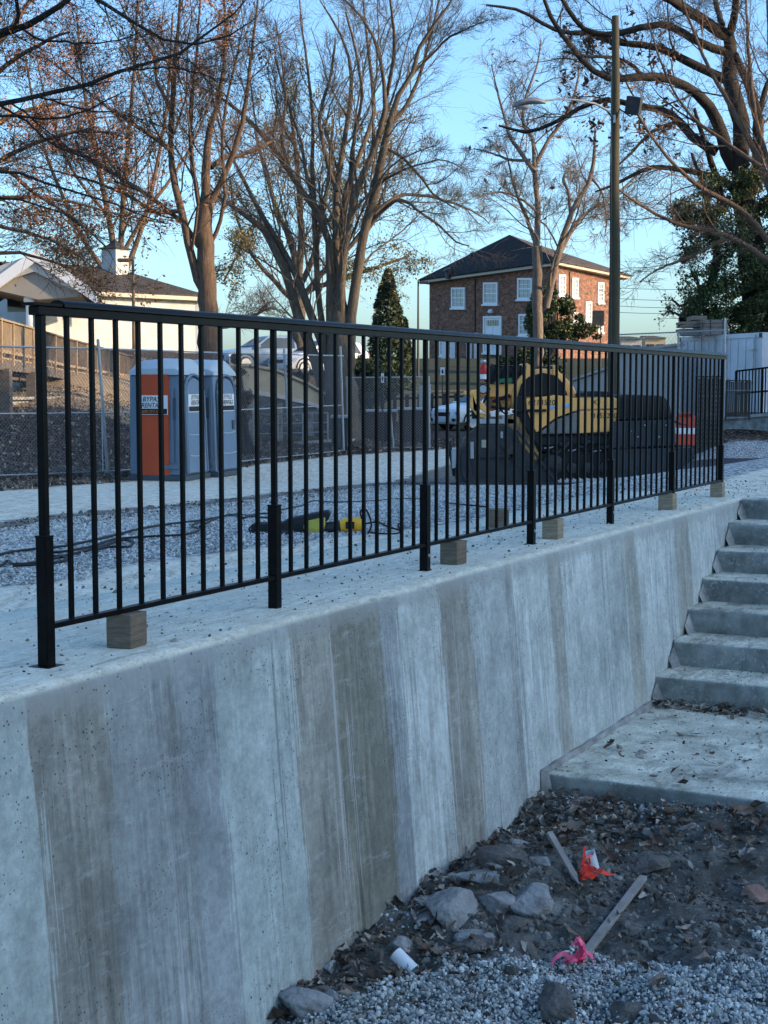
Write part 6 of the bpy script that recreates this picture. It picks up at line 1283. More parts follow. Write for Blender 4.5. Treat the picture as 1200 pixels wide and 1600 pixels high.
    pr(lp, .02, .42, 'track_belt', M_rubber, smooth=True, angle=30); 
    n = len(lp); P3 = [P(x, y, Y0) for x, y in lp]; L = [np.linalg.norm(P3[(i + 1) % n] - P3[i]) for i in range(n)]; tot = sum(L); d = 0; N = 44
    for k in range(N):
        dd = tot * k / N; i = 0
        while dd > L[i]: dd -= L[i]; i += 1
        p = P3[i] + (P3[(i + 1) % n] - P3[i]) * dd / L[i]; tg = (P3[(i + 1) % n] - P3[i]) / L[i]; nn = np.array([tg[2], 0, -tg[0]]); m = MB(); m.obox(p + [0, -.01, 0], p + [0, .45, 0], .055, .05, tuple(nn)); m.build('track_pad', M_rubber, root)
    for x in np.linspace(868, 1022, 7): m = MB(); m.lathe(P(x, 731, Y0) + [0, .01, 0], [(.09, 0), (.09, .06), (.03, .07)], 14, Matrix.Rotation(math.pi / 2, 4, 'X')); m.build('roller', M_steel_dark, root)
    m = MB(); m.lathe(P(864, 726, Y0) + [0, .01, 0], [(.17, 0), (.17, .05), (.05, .08)], 18, Matrix.Rotation(math.pi / 2, 4, 'X')); m.build('idler', M_steel_dark, root)
    # clutter between track and panels
    for k in range(16): x = 850 + k * 12.5; y = 700 + 6 * math.sin(k * 2.3); m = MB(); m.tube([P(x, y, Y0) + [0, -.03, 0], P(x + 7, y + 5 * math.sin(k), Y0) + [0, -.06, 0], P(x + 14, y - 2, Y0) + [0, -.03, 0]], .012 + .01 * (k % 3), 6); m.build('pipe', M_steel_dark if k % 3 else M_galv, root)
    pr([(950, 702), (1078, 698), (1082, 716), (1050, 738), (955, 746)], -.2, .0, 'truck_bumper', M_hopper, bevel=.012)
    v, f = ICO1
    for k in range(26):
        x = 960 + random.random() * 112; y = 699 + random.uniform(-3, 4); c = P(x, y, Y0) + [0, random.uniform(-.2, .1), 0]; q = v * (1 + rng.uniform(-.3, .3, (len(v), 1))) * random.uniform(.03, .07) * np.array([1.3, 1, .7]) + c; link('asphalt_lump', np_mesh('asphalt_lump', q, f, True), M_asphaltcake, root)
    # far side track so the machine is whole
    m = MB(); m.prism([P(x, y, Y0) + [0, 1.85, 0] for x, y in lp], (0, .4, 0)); m.build('track_belt', M_rubber, root)
paver()

# ------------------------------------------------------------------ tool bag, hammer, cords
def tool_bag():
    c = P(450, 850, 8.35); gz = hz(c[0], 8.35); root = thing('tool_bag', 'black and yellow canvas tool bag slumped on the gravel behind the railing', 'bag', (c[0], 8.35, gz)); s = 1 / (FPX / 8.35)
    q = lambda px, py, o=0: (P(px, py, 8.35 + o) )
    def slab(poly, o0, o1, name, mat, **k): m = MB(); m.prism([q(x, y) + [0, o0, 0] for x, y in poly], (0, o1 - o0, 0)); return m.build(name, mat, root, **k)
    slab([(383, 849), (384, 843), (396, 834), (440, 828), (486, 836), (487, 845), (460, 851), (392, 854)], -.06, .10, 'flap', M_cloth, bevel=.012, smooth=True)
    slab([(391, 834), (391, 822), (396, 819), (440, 818), (450, 812), (512, 799), (516, 804), (514, 812), (490, 834), (470, 842), (430, 838)], .02, .16, 'body', M_cloth, bevel=.02, smooth=True)
    slab([(474, 820), (480, 814), (508, 808), (508, 822), (500, 838), (486, 834), (474, 828)], .0, .05, 'yellow_pocket', M_yelbag, bevel=.01, smooth=True); slab([(500, 830), (508, 832), (506, 842), (498, 840)], -.02, .01, 'tag_label', M_white)
    for a in (0,): m = MB(); m.tube([q(392, 836, -.02), q(389, 826, -.03), q(394, 820, -.02), q(404, 822, -.02), q(402, 832, -.02)], .006, 6); m.build('handle', M_rubber, root)
    h = thing('demolition_hammer', 'yellow and grey electric hammer lying beside the black tool bag', 'power tool', (P(545, 835, 8.4)[0], 8.4, hz(P(545, 835, 8.4)[0], 8.4)))
    def tb(pts, r, n, name, mat, par=h): m = MB(); m.tube([P(x, y, 8.4) for x, y in pts], r, n); return m.build(name, mat, par, smooth=True)
    tb([(508, 824), (518, 824), (533, 822)], [.028, .034, .034], 14, 'gear_housing', M_steel_dark); tb([(532, 822), (540, 821), (556, 820), (565, 819), (570, 818)], [.036, .042, .042, .036, .02], 14, 'motor_housing', M_yeltool); tb([(514, 836), (560, 834)], [.012, .012], 8, 'handle', M_steel_dark); tb([(556, 834), (560, 826)], .012, 8, 'handle', M_yeltool)
    m = MB(); a = P(540, 818, 8.35); m.box((a[0], 8.345, a[2] - .03), (a[0] + .05, 8.355, a[2] + .01)); m.build('name_plate', M_rubber, h)
    tb([(490, 826), (508, 824)], .016, 8, 'chisel_shank', M_galv)
tool_bag()
def cord(label, pts, r=0.008, lifts=None):
    q = []
    for i, p in enumerate(pts):
        h = hit(p[0], p[1]); lf = (lifts or {}).get(i, 0); h = h + [0, 0, r + .004 + lf]; 
        if lf: h = P(p[0], p[1], pts_y(h)) if False else h
        q.append(h)
    from mathutils.geometry import interpolate_bezier
    out = []; n = len(q)
    for i in range(n - 1):
        p0, p1, p2, p3 = q[max(i - 1, 0)], q[i], q[i + 1], q[min(i + 2, n - 1)]
        for t in np.linspace(0, 1, 7)[:-1]: out.append(0.5 * ((2 * p1) + (-p0 + p2) * t + (2 * p0 - 5 * p1 + 4 * p2 - p3) * t * t + (-p0 + 3 * p1 - 3 * p2 + p3) * t ** 3))
    out.append(q[-1]); m = MB(); m.tube(out, r, 6); tag(m.build('cord', M_rubber, smooth=True), label, 'cord')
cord('long dark cord snaking over the gravel from the left edge', [(-30, 878), (20, 866), (60, 861), (100, 857), (160, 844), (215, 830), (260, 822), (310, 816), (345, 810), (360, 806), (380, 812), (400, 806), (440, 803)], 0.007)
cord('dark cord looping low over the gravel left of the third picket', [(-30, 892), (0, 888), (12, 880), (22, 886), (60, 882), (110, 870), (150, 860), (190, 848), (208, 850), (200, 858), (170, 858), (150, 862)], 0.007)
cord('dark cord doubling back across the gravel behind the left pickets', [(20, 888), (80, 884), (105, 876), (60, 868), (95, 866), (140, 858), (180, 846), (230, 842), (290, 838), (312, 830), (300, 824), (330, 812)], 0.007)
cord('dark cord reaching from the cord tangle to the tool bag', [(312, 826), (340, 812), (370, 806), (400, 810), (430, 812)], 0.007)
cord('thin cord running right across the gravel above the tool bag', [(430, 800), (470, 792), (490, 784), (520, 786), (580, 784), (640, 780), (700, 788), (760, 794)], 0.006)
hm = [P(570, 822, 8.4), P(566, 812, 8.4) , P(563, 800, 8.35), P(570, 795, 8.3), P(577, 806, 8.3), P(580, 822, 8.3), P(572, 836, 8.3), P(556, 842, 8.25), P(540, 843, 8.2)]
def smoothp(q, k=6):
    out = []; n = len(q)
    for i in range(n - 1):
        p0, p1, p2, p3 = q[max(i - 1, 0)], q[i], q[i + 1], q[min(i + 2, n - 1)]
        for t in np.linspace(0, 1, k + 1)[:-1]: out.append(0.5 * ((2 * p1) + (-p0 + p2) * t + (2 * p0 - 5 * p1 + 4 * p2 - p3) * t * t + (-p0 + 3 * p1 - 3 * p2 + p3) * t ** 3))
    return out + [q[-1]]
m = MB(); m.tube(smoothp(hm), .0055, 6); tag(m.build('cord', M_rubber, smooth=True), 'stiff black cord standing in a loop at the back of the yellow hammer', 'cord')
hm = [P(572, 818, 8.35), P(590, 816, 8.3), P(604, 822, 8.3), P(626, 828, 8.3), P(629, 818, 8.3), P(622, 820, 8.28), P(624, 832, 8.25), P(600, 834, 8.2), P(578, 832, 8.2)]
m = MB(); m.tube(smoothp(hm), .0055, 6); tag(m.build('cord', M_rubber, smooth=True), 'coil of black cord trailing right of the yellow hammer', 'cord')

# ------------------------------------------------------------------ trees
def resamp(pts, rad, k):
    q = smoothp(pts, 6); pts = np.array(q); rad = np.interp(np.linspace(0, 1, len(q)), np.linspace(0, 1, len(rad)), rad)
    d = np.concatenate([[0], np.cumsum(np.linalg.norm(np.diff(pts, axis=0), axis=1))]); s = np.linspace(0, d[-1], k)
    return np.stack([np.interp(s, d, pts[:, i]) for i in range(3)], 1), np.interp(s, d, rad)
def tubes(Pn, Rn, sides):
    """Pn (n,k,3), Rn (n,k) -> verts, quads"""
    n, k, _ = Pn.shape; T = np.gradient(Pn, axis=1); T /= np.linalg.norm(T, axis=2, keepdims=True) + 1e-9
    ref = np.where(np.abs(T[:, :1, 2:3]) > 0.9, np.array([1.0, 0, 0]), np.array([0, 0, 1.0])); ref = np.broadcast_to(ref, T.shape)
    A = np.cross(T, ref); A /= np.linalg.norm(A, axis=2, keepdims=True) + 1e-9; B = np.cross(T, A)
    an = 2 * np.pi * np.arange(sides) / sides
    vs = Pn[:, :, None] + (A[:, :, None] * np.cos(an)[None, None, :, None] + B[:, :, None] * np.sin(an)[None, None, :, None]) * Rn[:, :, None, None]
    idx = np.arange(n * k * sides).reshape(n, k, sides); a = idx[:, :-1]; b = idx[:, 1:]
    f = np.stack([a, np.roll(a, -1, 2), np.roll(b, -1, 2), b], -1).reshape(-1, 4); return vs.reshape(-1, 3), f
def spawn(Pp, Rp, m, ratio, k, ang, up, tmin=0.2, wob=0.18, rfac=0.42, rmin=0.003, lmin=0.3, lens=None, out=None):
    n, kp, _ = Pp.shape; t = tmin + (0.98 - tmin) * ((np.arange(m)[None] + rng.uniform(0, 1, (n, m))) / m)
    x = t * (kp - 1); i = np.minimum(x.astype(int), kp - 2); f = x - i; ar = np.arange(n)[:, None]
    p = Pp[ar, i] * (1 - f[..., None]) + Pp[ar, i + 1] * f[..., None]; tg = Pp[ar, i + 1] - Pp[ar, i]; tg /= np.linalg.norm(tg, axis=2, keepdims=True) + 1e-9
    r = Rp[ar, i] * (1 - f) + Rp[ar, i + 1] * f; L = np.linalg.norm(np.diff(Pp, axis=1), axis=2).sum(1)
    per = rng.normal(size=(n, m, 3)); per -= (per * tg).sum(2, keepdims=True) * tg; per /= np.linalg.norm(per, axis=2, keepdims=True) + 1e-9
    a = R(ang) * rng.uniform(0.6, 1.35, (n, m, 1)); d = np.cos(a) * tg + np.sin(a) * per; d[..., 2] += up * rng.uniform(0.3, 1.3, (n, m)); d /= np.linalg.norm(d, axis=2, keepdims=True)
    ln = np.maximum(L[:, None] * ratio * (1.15 - 0.65 * t) * rng.uniform(0.55, 1.3, (n, m)), lmin)
    q = [p]; seg = (ln / (k - 1))[..., None]
    for j in range(k - 1):
        q.append(q[-1] + d * seg); d = d + wob * rng.normal(size=d.shape); d[..., 2] += up * 0.25; d /= np.linalg.norm(d, axis=2, keepdims=True)
    Q = np.stack(q, 2).reshape(n * m, k, 3); r0 = np.maximum(np.minimum(r * rfac, ln * 0.0115), rmin * 1.4).reshape(-1); Rr = r0[:, None] * np.linspace(1, 0.35, k)[None] ; Rr = np.maximum(Rr, rmin * 0.6)
    return Q, Rr
def tree(name, label, cat, Y, trunk, limbs, mat, levels, base_z=None, dj=1.5, leaf=None, seed=1, rscale=1.0, ls=0.74, rt=0.0035, trunkonly=False, pxs=True):
    global rng
    rs = np.random.default_rng(seed); sc = Y / FPX
    tp = [P(x, y, Y) for x, y, r in trunk]; tr = [r * sc * rscale for x, y, r in trunk]
    bz = hz(tp[0][0], Y) if base_z is None else base_z
    root = thing(name, label, cat, (tp[0][0], Y, bz))
    if tp[0][2] > bz: tp = [np.array([tp[0][0], Y, bz - 0.2])] + tp; tr = [tr[0] * 1.25] + tr
    q, r = resamp(tp, tr, 26); q[:, :2] += 0.03 * rs.normal(size=(26, 2)) * tr[0] * 2; r = r * (1 + 0.04 * rs.normal(size=26)); v, f = tubes(q[None], r[None], 14); link('trunk', np_mesh('trunk', v, f, True), mat, root)
    LP, LR = [], []
    for li, l in enumerate(limbs):
        n = len(l); y0 = Y; dy = rs.uniform(-dj, dj)
        pts = []
        for i, c in enumerate(l): pts.append(P(c[0], c[1], Y + dy * (i / (n - 1)) ** 1.2 + rs.normal() * 0.05)) 
        q, r = resamp(pts, [c[2] * sc * ls for c in l], 18); q += rs.normal(size=q.shape) * (0.012 + 0.1 * r[:, None]) * 0.5
        v, f = tubes(q[None], r[None], 8); link('limb', np_mesh('limb', v, f, True), mat, root); LP.append(q); LR.append(r)
    Pp = np.array(LP); Rp = np.array(LR); tips = [Pp[:, -3:].reshape(-1, 3)]; VV, FF = [], []; b = 0
    for (m, ratio, k, ang, up, tmin, sides) in levels:
        Q, Rr = spawn(Pp, Rp, m, ratio, k, ang, up, tmin, rmin=rt); v, f = tubes(Q, Rr, sides); VV.append(v); FF.append(f + b); b += len(v); tips.append(Q[:, 1:].reshape(-1, 3)); Pp, Rp = Q, Rr
    if VV: tag(link('twigs', np_mesh('twigs', np.concatenate(VV), np.concatenate(FF), False), mat, root), kind='stuff')
    if leaf:
        mt, n, size, sel = leaf; tt = np.concatenate(tips[-2:]); tt = tt[sel(tt)] if sel else tt
        cl = tt[rs.integers(0, len(tt), n)] + rs.normal(size=(n, 3)) * size * 1.2; tag(quads_mesh('leaves', cl, rs.uniform(0.6, 1.3, n) * size, mt, root), kind='stuff')
    return root, tips
LV = [(10, 0.42, 7, 42, 0.16, 0.12, 4), (8, 0.52, 5, 42, 0.10, 0.1, 3), (9, 0.62, 4, 44, 0.05, 0.1, 3)]
# T1 left big tree
tree('bare_tree', 'big bare tree with russet leaf clusters behind the portable toilets', 'tree', 36,
     [(332, 640, 20), (328, 560, 17), (325, 480, 15), (322, 430, 14), (320, 370, 13), (320, 318, 12)],
     [[(320, 318, 11), (322, 262, 9), (326, 210, 7), (338, 165, 5), (350, 100, 4), (352, 30, 3), (346, -50, 1.5)],
      [(324, 465, 10), (306, 430, 9), (288, 350, 8), (272, 280, 7.5), (266, 235, 7), (269, 175, 6), (272, 110, 5), (280, 20, 3), (284, -50, 1.5)],
      [(328, 318, 8), (342, 290, 7), (362, 248, 6), (374, 210, 5.5), (384, 160, 4.5), (392, 90, 3.5), (402, 0, 2), (405, -60, 1)],
      [(330, 262, 6), (350, 246, 5), (372, 244, 4.5), (416, 225, 3.5), (440, 205, 2)],
      [(310, 385, 6), (282, 345, 5), (224, 301, 4.5), (157, 259, 4), (105, 231, 3), (52, 196, 2)],
      [(266, 235, 5), (240, 214, 4.5), (205, 192, 4), (160, 160, 3), (110, 120, 2), (60, 80, 1)],
      [(270, 180, 5), (252, 140, 4), (245, 125, 3.5), (238, 80, 3), (200, 30, 2), (180, -20, 1)],
      [(280, 330, 5), (240, 330, 4), (200, 305, 3.5), (150, 285, 3), (90, 268, 2), (30, 255, 1)],
      [(312, 330, 5), (300, 250, 5), (297, 180, 4), (305, 100, 3), (312, 20, 2), (315, -40, 1)],
      [(330, 380, 5), (345, 340, 4), (352, 300, 4), (348, 240, 3.5), (352, 170, 3), (368, 100, 2), (380, 40, 1)],
      [(326, 505, 6), (352, 510, 5), (380, 500, 4), (410, 486, 3), (430, 480, 2)]],
     M_bark_red, LV, dj=2.5, leaf=(M_leaf_rust, 5200, 0.055, lambda t: (vnoise(t[:, 0] * 1.1, t[:, 2] * 1.1, 4) > 0.60) & (t[:, 0] < -3.4)), seed=11)
# T2 big multi stem
tree('bare_tree', 'massive many stemmed bare tree in the middle of the picture', 'tree', 45,
     [(532, 720, 36), (532, 650, 30), (532, 600, 26), (531, 550, 22), (530, 505, 16), (529, 470, 10), (528, 440, 5)],
     [[(542, 610, 15), (548, 520, 13), (554, 459, 12), (570, 358, 10.5), (586, 301, 11), (598, 237, 9), (608, 196, 8), (624, 146, 6), (646, 114, 5), (659, 63, 4), (697, 16, 3), (720, -30, 1.5)],
      [(532, 560, 12), (534, 480, 11), (535, 412, 9), (551, 323, 8), (583, 237, 7), (598, 190, 6), (602, 158, 5), (595, 95, 4), (576, 41, 3), (538, 0, 2), (520, -40, 1)],
      [(524, 560, 12), (522, 480, 11), (526, 380, 8), (526, 301, 8), (538, 222, 6), (548, 152, 5), (548, 104, 4), (530, 50, 3), (500, 0, 1.5)],
      [(520, 560, 12), (516, 480, 11), (515, 385, 9), (500, 342, 8), (475, 301, 7.5), (453, 269, 7), (421, 225, 6), (380, 180, 4.5), (340, 150, 3), (300, 130, 1.5)],
      [(516, 590, 10), (503, 510, 8), (497, 459, 7), (491, 332, 7), (488, 253, 5), (489, 190, 4), (480, 100, 3), (470, 30, 2), (468, -30, 1)],
      [(530, 540, 10), (529, 450, 9), (532, 380, 7.5), (541, 301, 8), (557, 253, 6), (576, 206, 5), (586, 171, 5), (580, 120, 4), (572, 47, 3), (566, -20, 1.5)],
      [(514, 640, 15), (492, 560, 13), (468, 500, 12), (446, 425, 11), (427, 386, 10), (411, 358, 8), (372, 330, 6), (345, 310, 4), (320, 290, 2)],
      [(510, 560, 11), (478, 470, 9), (455, 415, 8), (430, 370, 7), (403, 325, 6), (385, 290, 5), (365, 250, 3), (340, 220, 2)],
      [(576, 351, 6), (590, 330, 5), (611, 313, 5), (633, 304, 4), (671, 307, 3.5), (715, 320, 3), (744, 332, 2), (765, 350, 1)],
      [(600, 232, 5), (616, 238, 4), (633, 250, 4), (659, 279, 3), (678, 304, 2.5), (700, 318, 2), (716, 329, 1)],
      [(578, 352, 5), (600, 328, 5), (620, 312, 4), (640, 318, 4), (660, 335, 3), (681, 348, 3), (712, 377, 2), (733, 384, 1)],
      [(608, 196, 6), (632, 170, 5), (655, 120, 4), (672, 60, 3), (690, -20, 2)],
      [(600, 190, 6), (606, 140, 5), (616, 80, 4), (612, 20, 3), (606, -30, 2)],
      [(550, 330, 6), (548, 260, 5), (556, 200, 4), (566, 150, 3.5), (556, 80, 3), (540, 20, 2)],
      [(526, 300, 6), (508, 240, 5), (500, 180, 4), (516, 120, 3), (524, 60, 2)],
      [(646, 114, 4), (670, 90, 3), (700, 60, 3), (730, 45, 2), (765, 30, 1)],
      [(500, 342, 5), (480, 280, 4), (470, 220, 3.5), (450, 160, 3), (430, 90, 2)],
      [(453, 269, 4.5), (440, 220, 4), (446, 160, 3), (440, 90, 2), (430, 30, 1)],
      [(586, 301, 5), (600, 282, 3.5), (640, 262, 2.5), (690, 250, 1.5), (720, 262, 1)]],
     M_bark, [(10, 0.38, 7, 38, 0.20, 0.18, 4), (8, 0.52, 5, 40, 0.14, 0.1, 3), (8, 0.62, 4, 42, 0.10, 0.1, 3)], dj=3, seed=12, ls=0.66)
# T8 olive gold behind
tree('leafy_tree', 'tall slender tree with sparse olive gold leaves behind the bare ones', 'tree', 66,
     [(470, 600, 12), (468, 520, 11), (466, 440, 9)],
     [[(466, 440, 9), (455, 380, 7), (430, 320, 5), (410, 250, 4), (395, 190, 2)], [(466, 440, 8), (470, 380, 7), (468, 300, 6), (460, 220, 4), (450, 150, 2)], [(467, 450, 7), (490, 400, 6), (505, 330, 5), (515, 260, 4), (520, 180, 2)],
      [(468, 470, 7), (510, 420, 6), (560, 370, 5), (600, 300, 3), (612, 220, 2)], [(468, 480, 6), (430, 440, 5), (395, 400, 4), (370, 340, 3), (360, 280, 2)], [(500, 360, 5), (540, 310, 4), (580, 250, 3), (600, 200, 2)], [(466, 460, 6), (520, 440, 5), (580, 420, 4), (640, 400, 2)], [(440, 380, 5), (400, 350, 4), (370, 400, 3), (350, 440, 2)]],
     M_bark, [(10, 0.42, 6, 40, 0.15, 0.1, 3), (8, 0.5, 4, 42, 0.1, 0.1, 3), (5, 0.55, 3, 42, 0.05, 0.1, 3)], dj=4, leaf=(M_leaf_gold, 20000, 0.085, None), seed=13, rt=0.004)
# T4 pale tree in front of the brick house
tree('bare_tree', 'pale barked bare tree forking in front of the brick house', 'tree', 70,
     [(842, 640, 8.5), (841, 560, 8), (840, 500, 8), (840, 440, 8), (839, 385, 8)],
     [[(839, 385, 7), (840, 350, 6.5), (840, 320, 6), (835, 268, 5.5)], [(835, 268, 5), (815, 240, 4.5), (797, 215, 4), (790, 190, 3), (775, 134, 2), (768, 100, 1)],
      [(834, 265, 5), (855, 222, 4), (882, 184, 3.5), (900, 140, 2.5), (905, 100, 1.5)], [(835, 268, 4.5), (832, 215, 4), (817, 192, 3.5), (822, 150, 3), (840, 100, 2), (845, 60, 1)],
      [(838, 385, 5), (826, 350, 4), (817, 326, 4), (806, 300, 3), (797, 265, 2), (790, 235, 1)],
      [(853, 480, 8), (862, 440, 7.5), (870, 405, 7), (884, 358, 6), (900, 318, 5), (920, 284, 4.5), (928, 249, 4), (930, 200, 2)],
      [(872, 400, 5), (890, 365, 5), (905, 345, 4), (924, 326, 3), (955, 310, 2.5), (1000, 270, 2)], [(892, 335, 4), (888, 300, 3.5), (880, 280, 3), (888, 262, 2)],
      [(828, 250, 3.5), (800, 250, 3), (770, 240, 2), (740, 232, 1)], [(838, 330, 3), (812, 310, 2.5), (780, 300, 2), (745, 310, 1)], [(925, 280, 3), (940, 300, 2), (948, 340, 2), (945, 370, 1)]],
     M_bark_pale, [(9, 0.5, 7, 48, 0.10, 0.1, 4), (9, 0.55, 5, 44, 0.04, 0.1, 3), (9, 0.65, 4, 44, 0.0, 0.1, 3)], dj=3, leaf=(M_leaf_brown, 60, 0.2, None), seed=14, rt=0.006)
# T3 big right tree
r3, tips3 = tree('ivy_clad_tree', 'huge bare tree with ivy climbing its trunk at the right edge', 'tree', 56,
     [(1200, 600, 28), (1188, 520, 25), (1180, 440, 22), (1172, 370, 19), (1160, 300, 16), (1156, 236, 13), (1156, 180, 14), (1143, 130, 11.5), (1140, 80, 10), (1134, 45, 8)],
     [[(1134, 56, 11), (1110, 40, 10), (1080, 20, 9), (1050, 0, 8), (1020, -20, 6)], [(1138, 60, 9), (1146, 30, 7), (1150, 0, 6), (1154, -30, 5)], [(1128, 40, 6), (1120, 10, 5), (1112, -20, 4)],
      [(1132, 80, 8), (1110, 74, 8), (1085, 62, 7.5), (1056, 44, 7), (1030, 38, 6), (1000, 44, 6), (965, 52, 5.5), (930, 52, 5), (905, 40, 4.5), (885, 10, 4), (870, -20, 3)],
      [(1136, 126, 9), (1110, 112, 8), (1080, 100, 8), (1056, 86, 7), (1030, 74, 6.5), (1000, 70, 6), (955, 66, 5.5), (920, 52, 5), (880, 50, 4), (850, 38, 3.5), (810, 16, 3), (760, 8, 2)],
      [(1148, 262, 13), (1132, 225, 12), (1120, 190, 11), (1104, 162, 10), (1080, 140, 9), (1055, 126, 8), (1030, 121, 8), (1000, 120, 7), (950, 122, 6), (915, 100, 5), (885, 62, 4.5), (868, 40, 4), (850, 0, 3)],
      [(1120, 238, 9), (1088, 218, 8), (1064, 194, 8), (1044, 176, 7), (1020, 168, 6), (990, 165, 5.5), (950, 155, 5), (905, 170, 4.5), (870, 190, 4), (825, 206, 3.5), (780, 196, 2)],
      [(1182, 300, 12), (1184, 240, 10), (1184, 190, 9), (1176, 150, 8), (1160, 110, 7), (1150, 86, 5)],
      [(1165, 330, 10), (1140, 290, 8), (1110, 275, 6), (1060, 265, 5), (1015, 262, 4), (970, 284, 3), (930, 300, 1.5)],
      [(1182, 200, 5), (1200, 130, 5), (1230, 100, 3)], [(1130, 330, 9), (1120, 280, 7), (1100, 220, 5), (1085, 170, 3)], [(1065, 500, 6), (1100, 470, 8), (1120, 400, 8), (1110, 340, 6), (1095, 280, 4), (1080, 240, 2)],
      [(1005, 120, 4), (985, 100, 3.5), (960, 90, 3), (920, 88, 2.5), (880, 80, 2)], [(1060, 190, 4), (1020, 205, 3), (990, 235, 2.5), (960, 265, 1.5)], [(1180, 330, 6), (1210, 300, 5), (1260, 280, 4)]],
     M_bark_dark, [(9, 0.32, 7, 55, 0.0, 0.12, 4), (8, 0.5, 5, 44, 0.0, 0.1, 3), (8, 0.62, 4, 44, 0.0, 0.1, 3)], dj=4, seed=15, rt=0.005, ls=0.85)
def lobes(r, pxs, n, size, mat, name, Y, seed, parent, dy=1.0):
    rs = np.random.default_rng(seed); c = []; w = np.array([p[2] ** 2 for p in pxs], float); w /= w.sum(); ch = rs.choice(len(pxs), n, p=w)
    for i in ch:
        x, y, rad = pxs[i]; u = rs.normal(size=3); u /= np.linalg.norm(u); k = rs.uniform(0.25, 1.05) ** 0.6; sc = Y / FPX; b = P(x, y, Y); c.append(b + u * np.array([rad * sc, rad * sc * dy, rad * sc]) * k)
    c = np.array(c); g = vnoise(c[:, 0] * 3.2 + c[:, 1], c[:, 2] * 3.2 + c[:, 1] * .7, seed); c = c[g > 0.40]
    return tag(quads_mesh(name, c, rs.uniform(.6, 1.4, len(c)) * size, mat, parent, 1.2), kind='stuff')
lobes(0, [(1190, 300, 40), (1175, 270, 24), (1120, 300, 36), (1090, 330, 30), (1065, 330, 24), (1140, 350, 45), (1195, 400, 50), (1150, 420, 55), (1105, 400, 36), (1080, 380, 22), (1085, 440, 30), (1120, 470, 50), (1090, 480, 28), (1180, 480, 50), (1150, 500, 40), (1075, 400, 16), (1060, 350, 14), (1110, 500, 24), (1215, 340, 40), (1100, 350, 24), (1230, 450, 60)], 80000, 0.085, M_leaf_ivy, 'ivy_leaves', 55, 5, r3, 1.3)
# hanging brown seed / leaf clusters on the right tree
rs = np.random.default_rng(9); cl = []
for _ in range(95):
    x = rs.uniform(868, 1060); y = rs.choice([60, 90, 120, 150, 180, 205]) + rs.normal() * 18; c = P(x, y, 55 + rs.normal() * 1.5); k = rs.integers(4, 14); cl.append(c + rs.normal(size=(k, 3)) * 0.09)
tag(quads_mesh('hanging_leaves', np.concatenate(cl), rs.uniform(.08, .2, len(np.concatenate(cl))), M_leaf_brown, r3), kind='stuff')
# T0 near overhanging limbs, trunk beyond the left edge
tree('overhanging_tree', 'near dark limbs reaching in from the left top corner', 'tree', 15,
     [(-520, 900, 40), (-500, 600, 36), (-470, 350, 30), (-440, 150, 26), (-430, -100, 20)],
     [[(-440, 200, 16), (-250, 200, 11), (-100, 175, 7), (0, 163, 5.5), (60, 150, 5), (120, 136, 4.5), (180, 115, 4), (240, 98, 3.5), (290, 78, 3), (330, 48, 2.5), (375, 12, 1.8), (400, -20, 1)],
      [(-440, 150, 18), (-250, 110, 13), (-100, 85, 9), (-20, 62, 8), (30, 42, 7), (80, 20, 6), (115, -8, 5), (150, -40, 3)], [(-200, 95, 9), (-80, 68, 7), (0, 48, 6), (30, 36, 5), (26, 10, 4), (28, -20, 3)],
      [(-430, 260, 9), (-200, 200, 6), (0, 182, 3), (60, 186, 2.6), (110, 182, 2.2), (160, 160, 1.6), (200, 140, 1)], [(-430, 300, 9), (-200, 280, 6), (0, 267, 3), (60, 282, 2.6), (120, 300, 2.2), (180, 320, 1.6), (260, 350, 1)],
      [(-430, 80, 12), (-100, -40, 8), (120, -20, 5), (170, 10, 4), (215, 38, 3.5), (250, 58, 3), (290, 70, 2.5), (345, 62, 2), (400, 30, 1)], [(0, 163, 3), (40, 190, 2.5), (90, 230, 2), (150, 250, 1.2)],
      [(-430, 340, 9), (-200, 330, 5), (0, 310, 2.6), (50, 318, 2), (110, 340, 1.5), (150, 380, 1)], [(30, 42, 3), (60, 60, 2.6), (110, 66, 2), (170, 66, 1.4), (220, 50, 1)], [(60, 150, 2), (130, 170, 1.8), (200, 180, 1.4), (260, 200, 1)], [(200, 110, 2), (250, 105, 1.8), (300, 112, 1.4), (345, 130, 1)]],
     M_bark_dark, [(9, 0.16, 6, 42, 0.04, 0.45, 4), (6, 0.5, 4, 42, 0.0, 0.1, 3), (5, 0.55, 3, 44, 0.0, 0.1, 3)], dj=1.0, leaf=(M_leaf_rust, 2200, 0.030, lambda t: (t[:, 0] > -4.2) & (vnoise(t[:, 0] * 3, t[:, 2] * 3, 7) > .55)), seed=16, rt=0.0016)
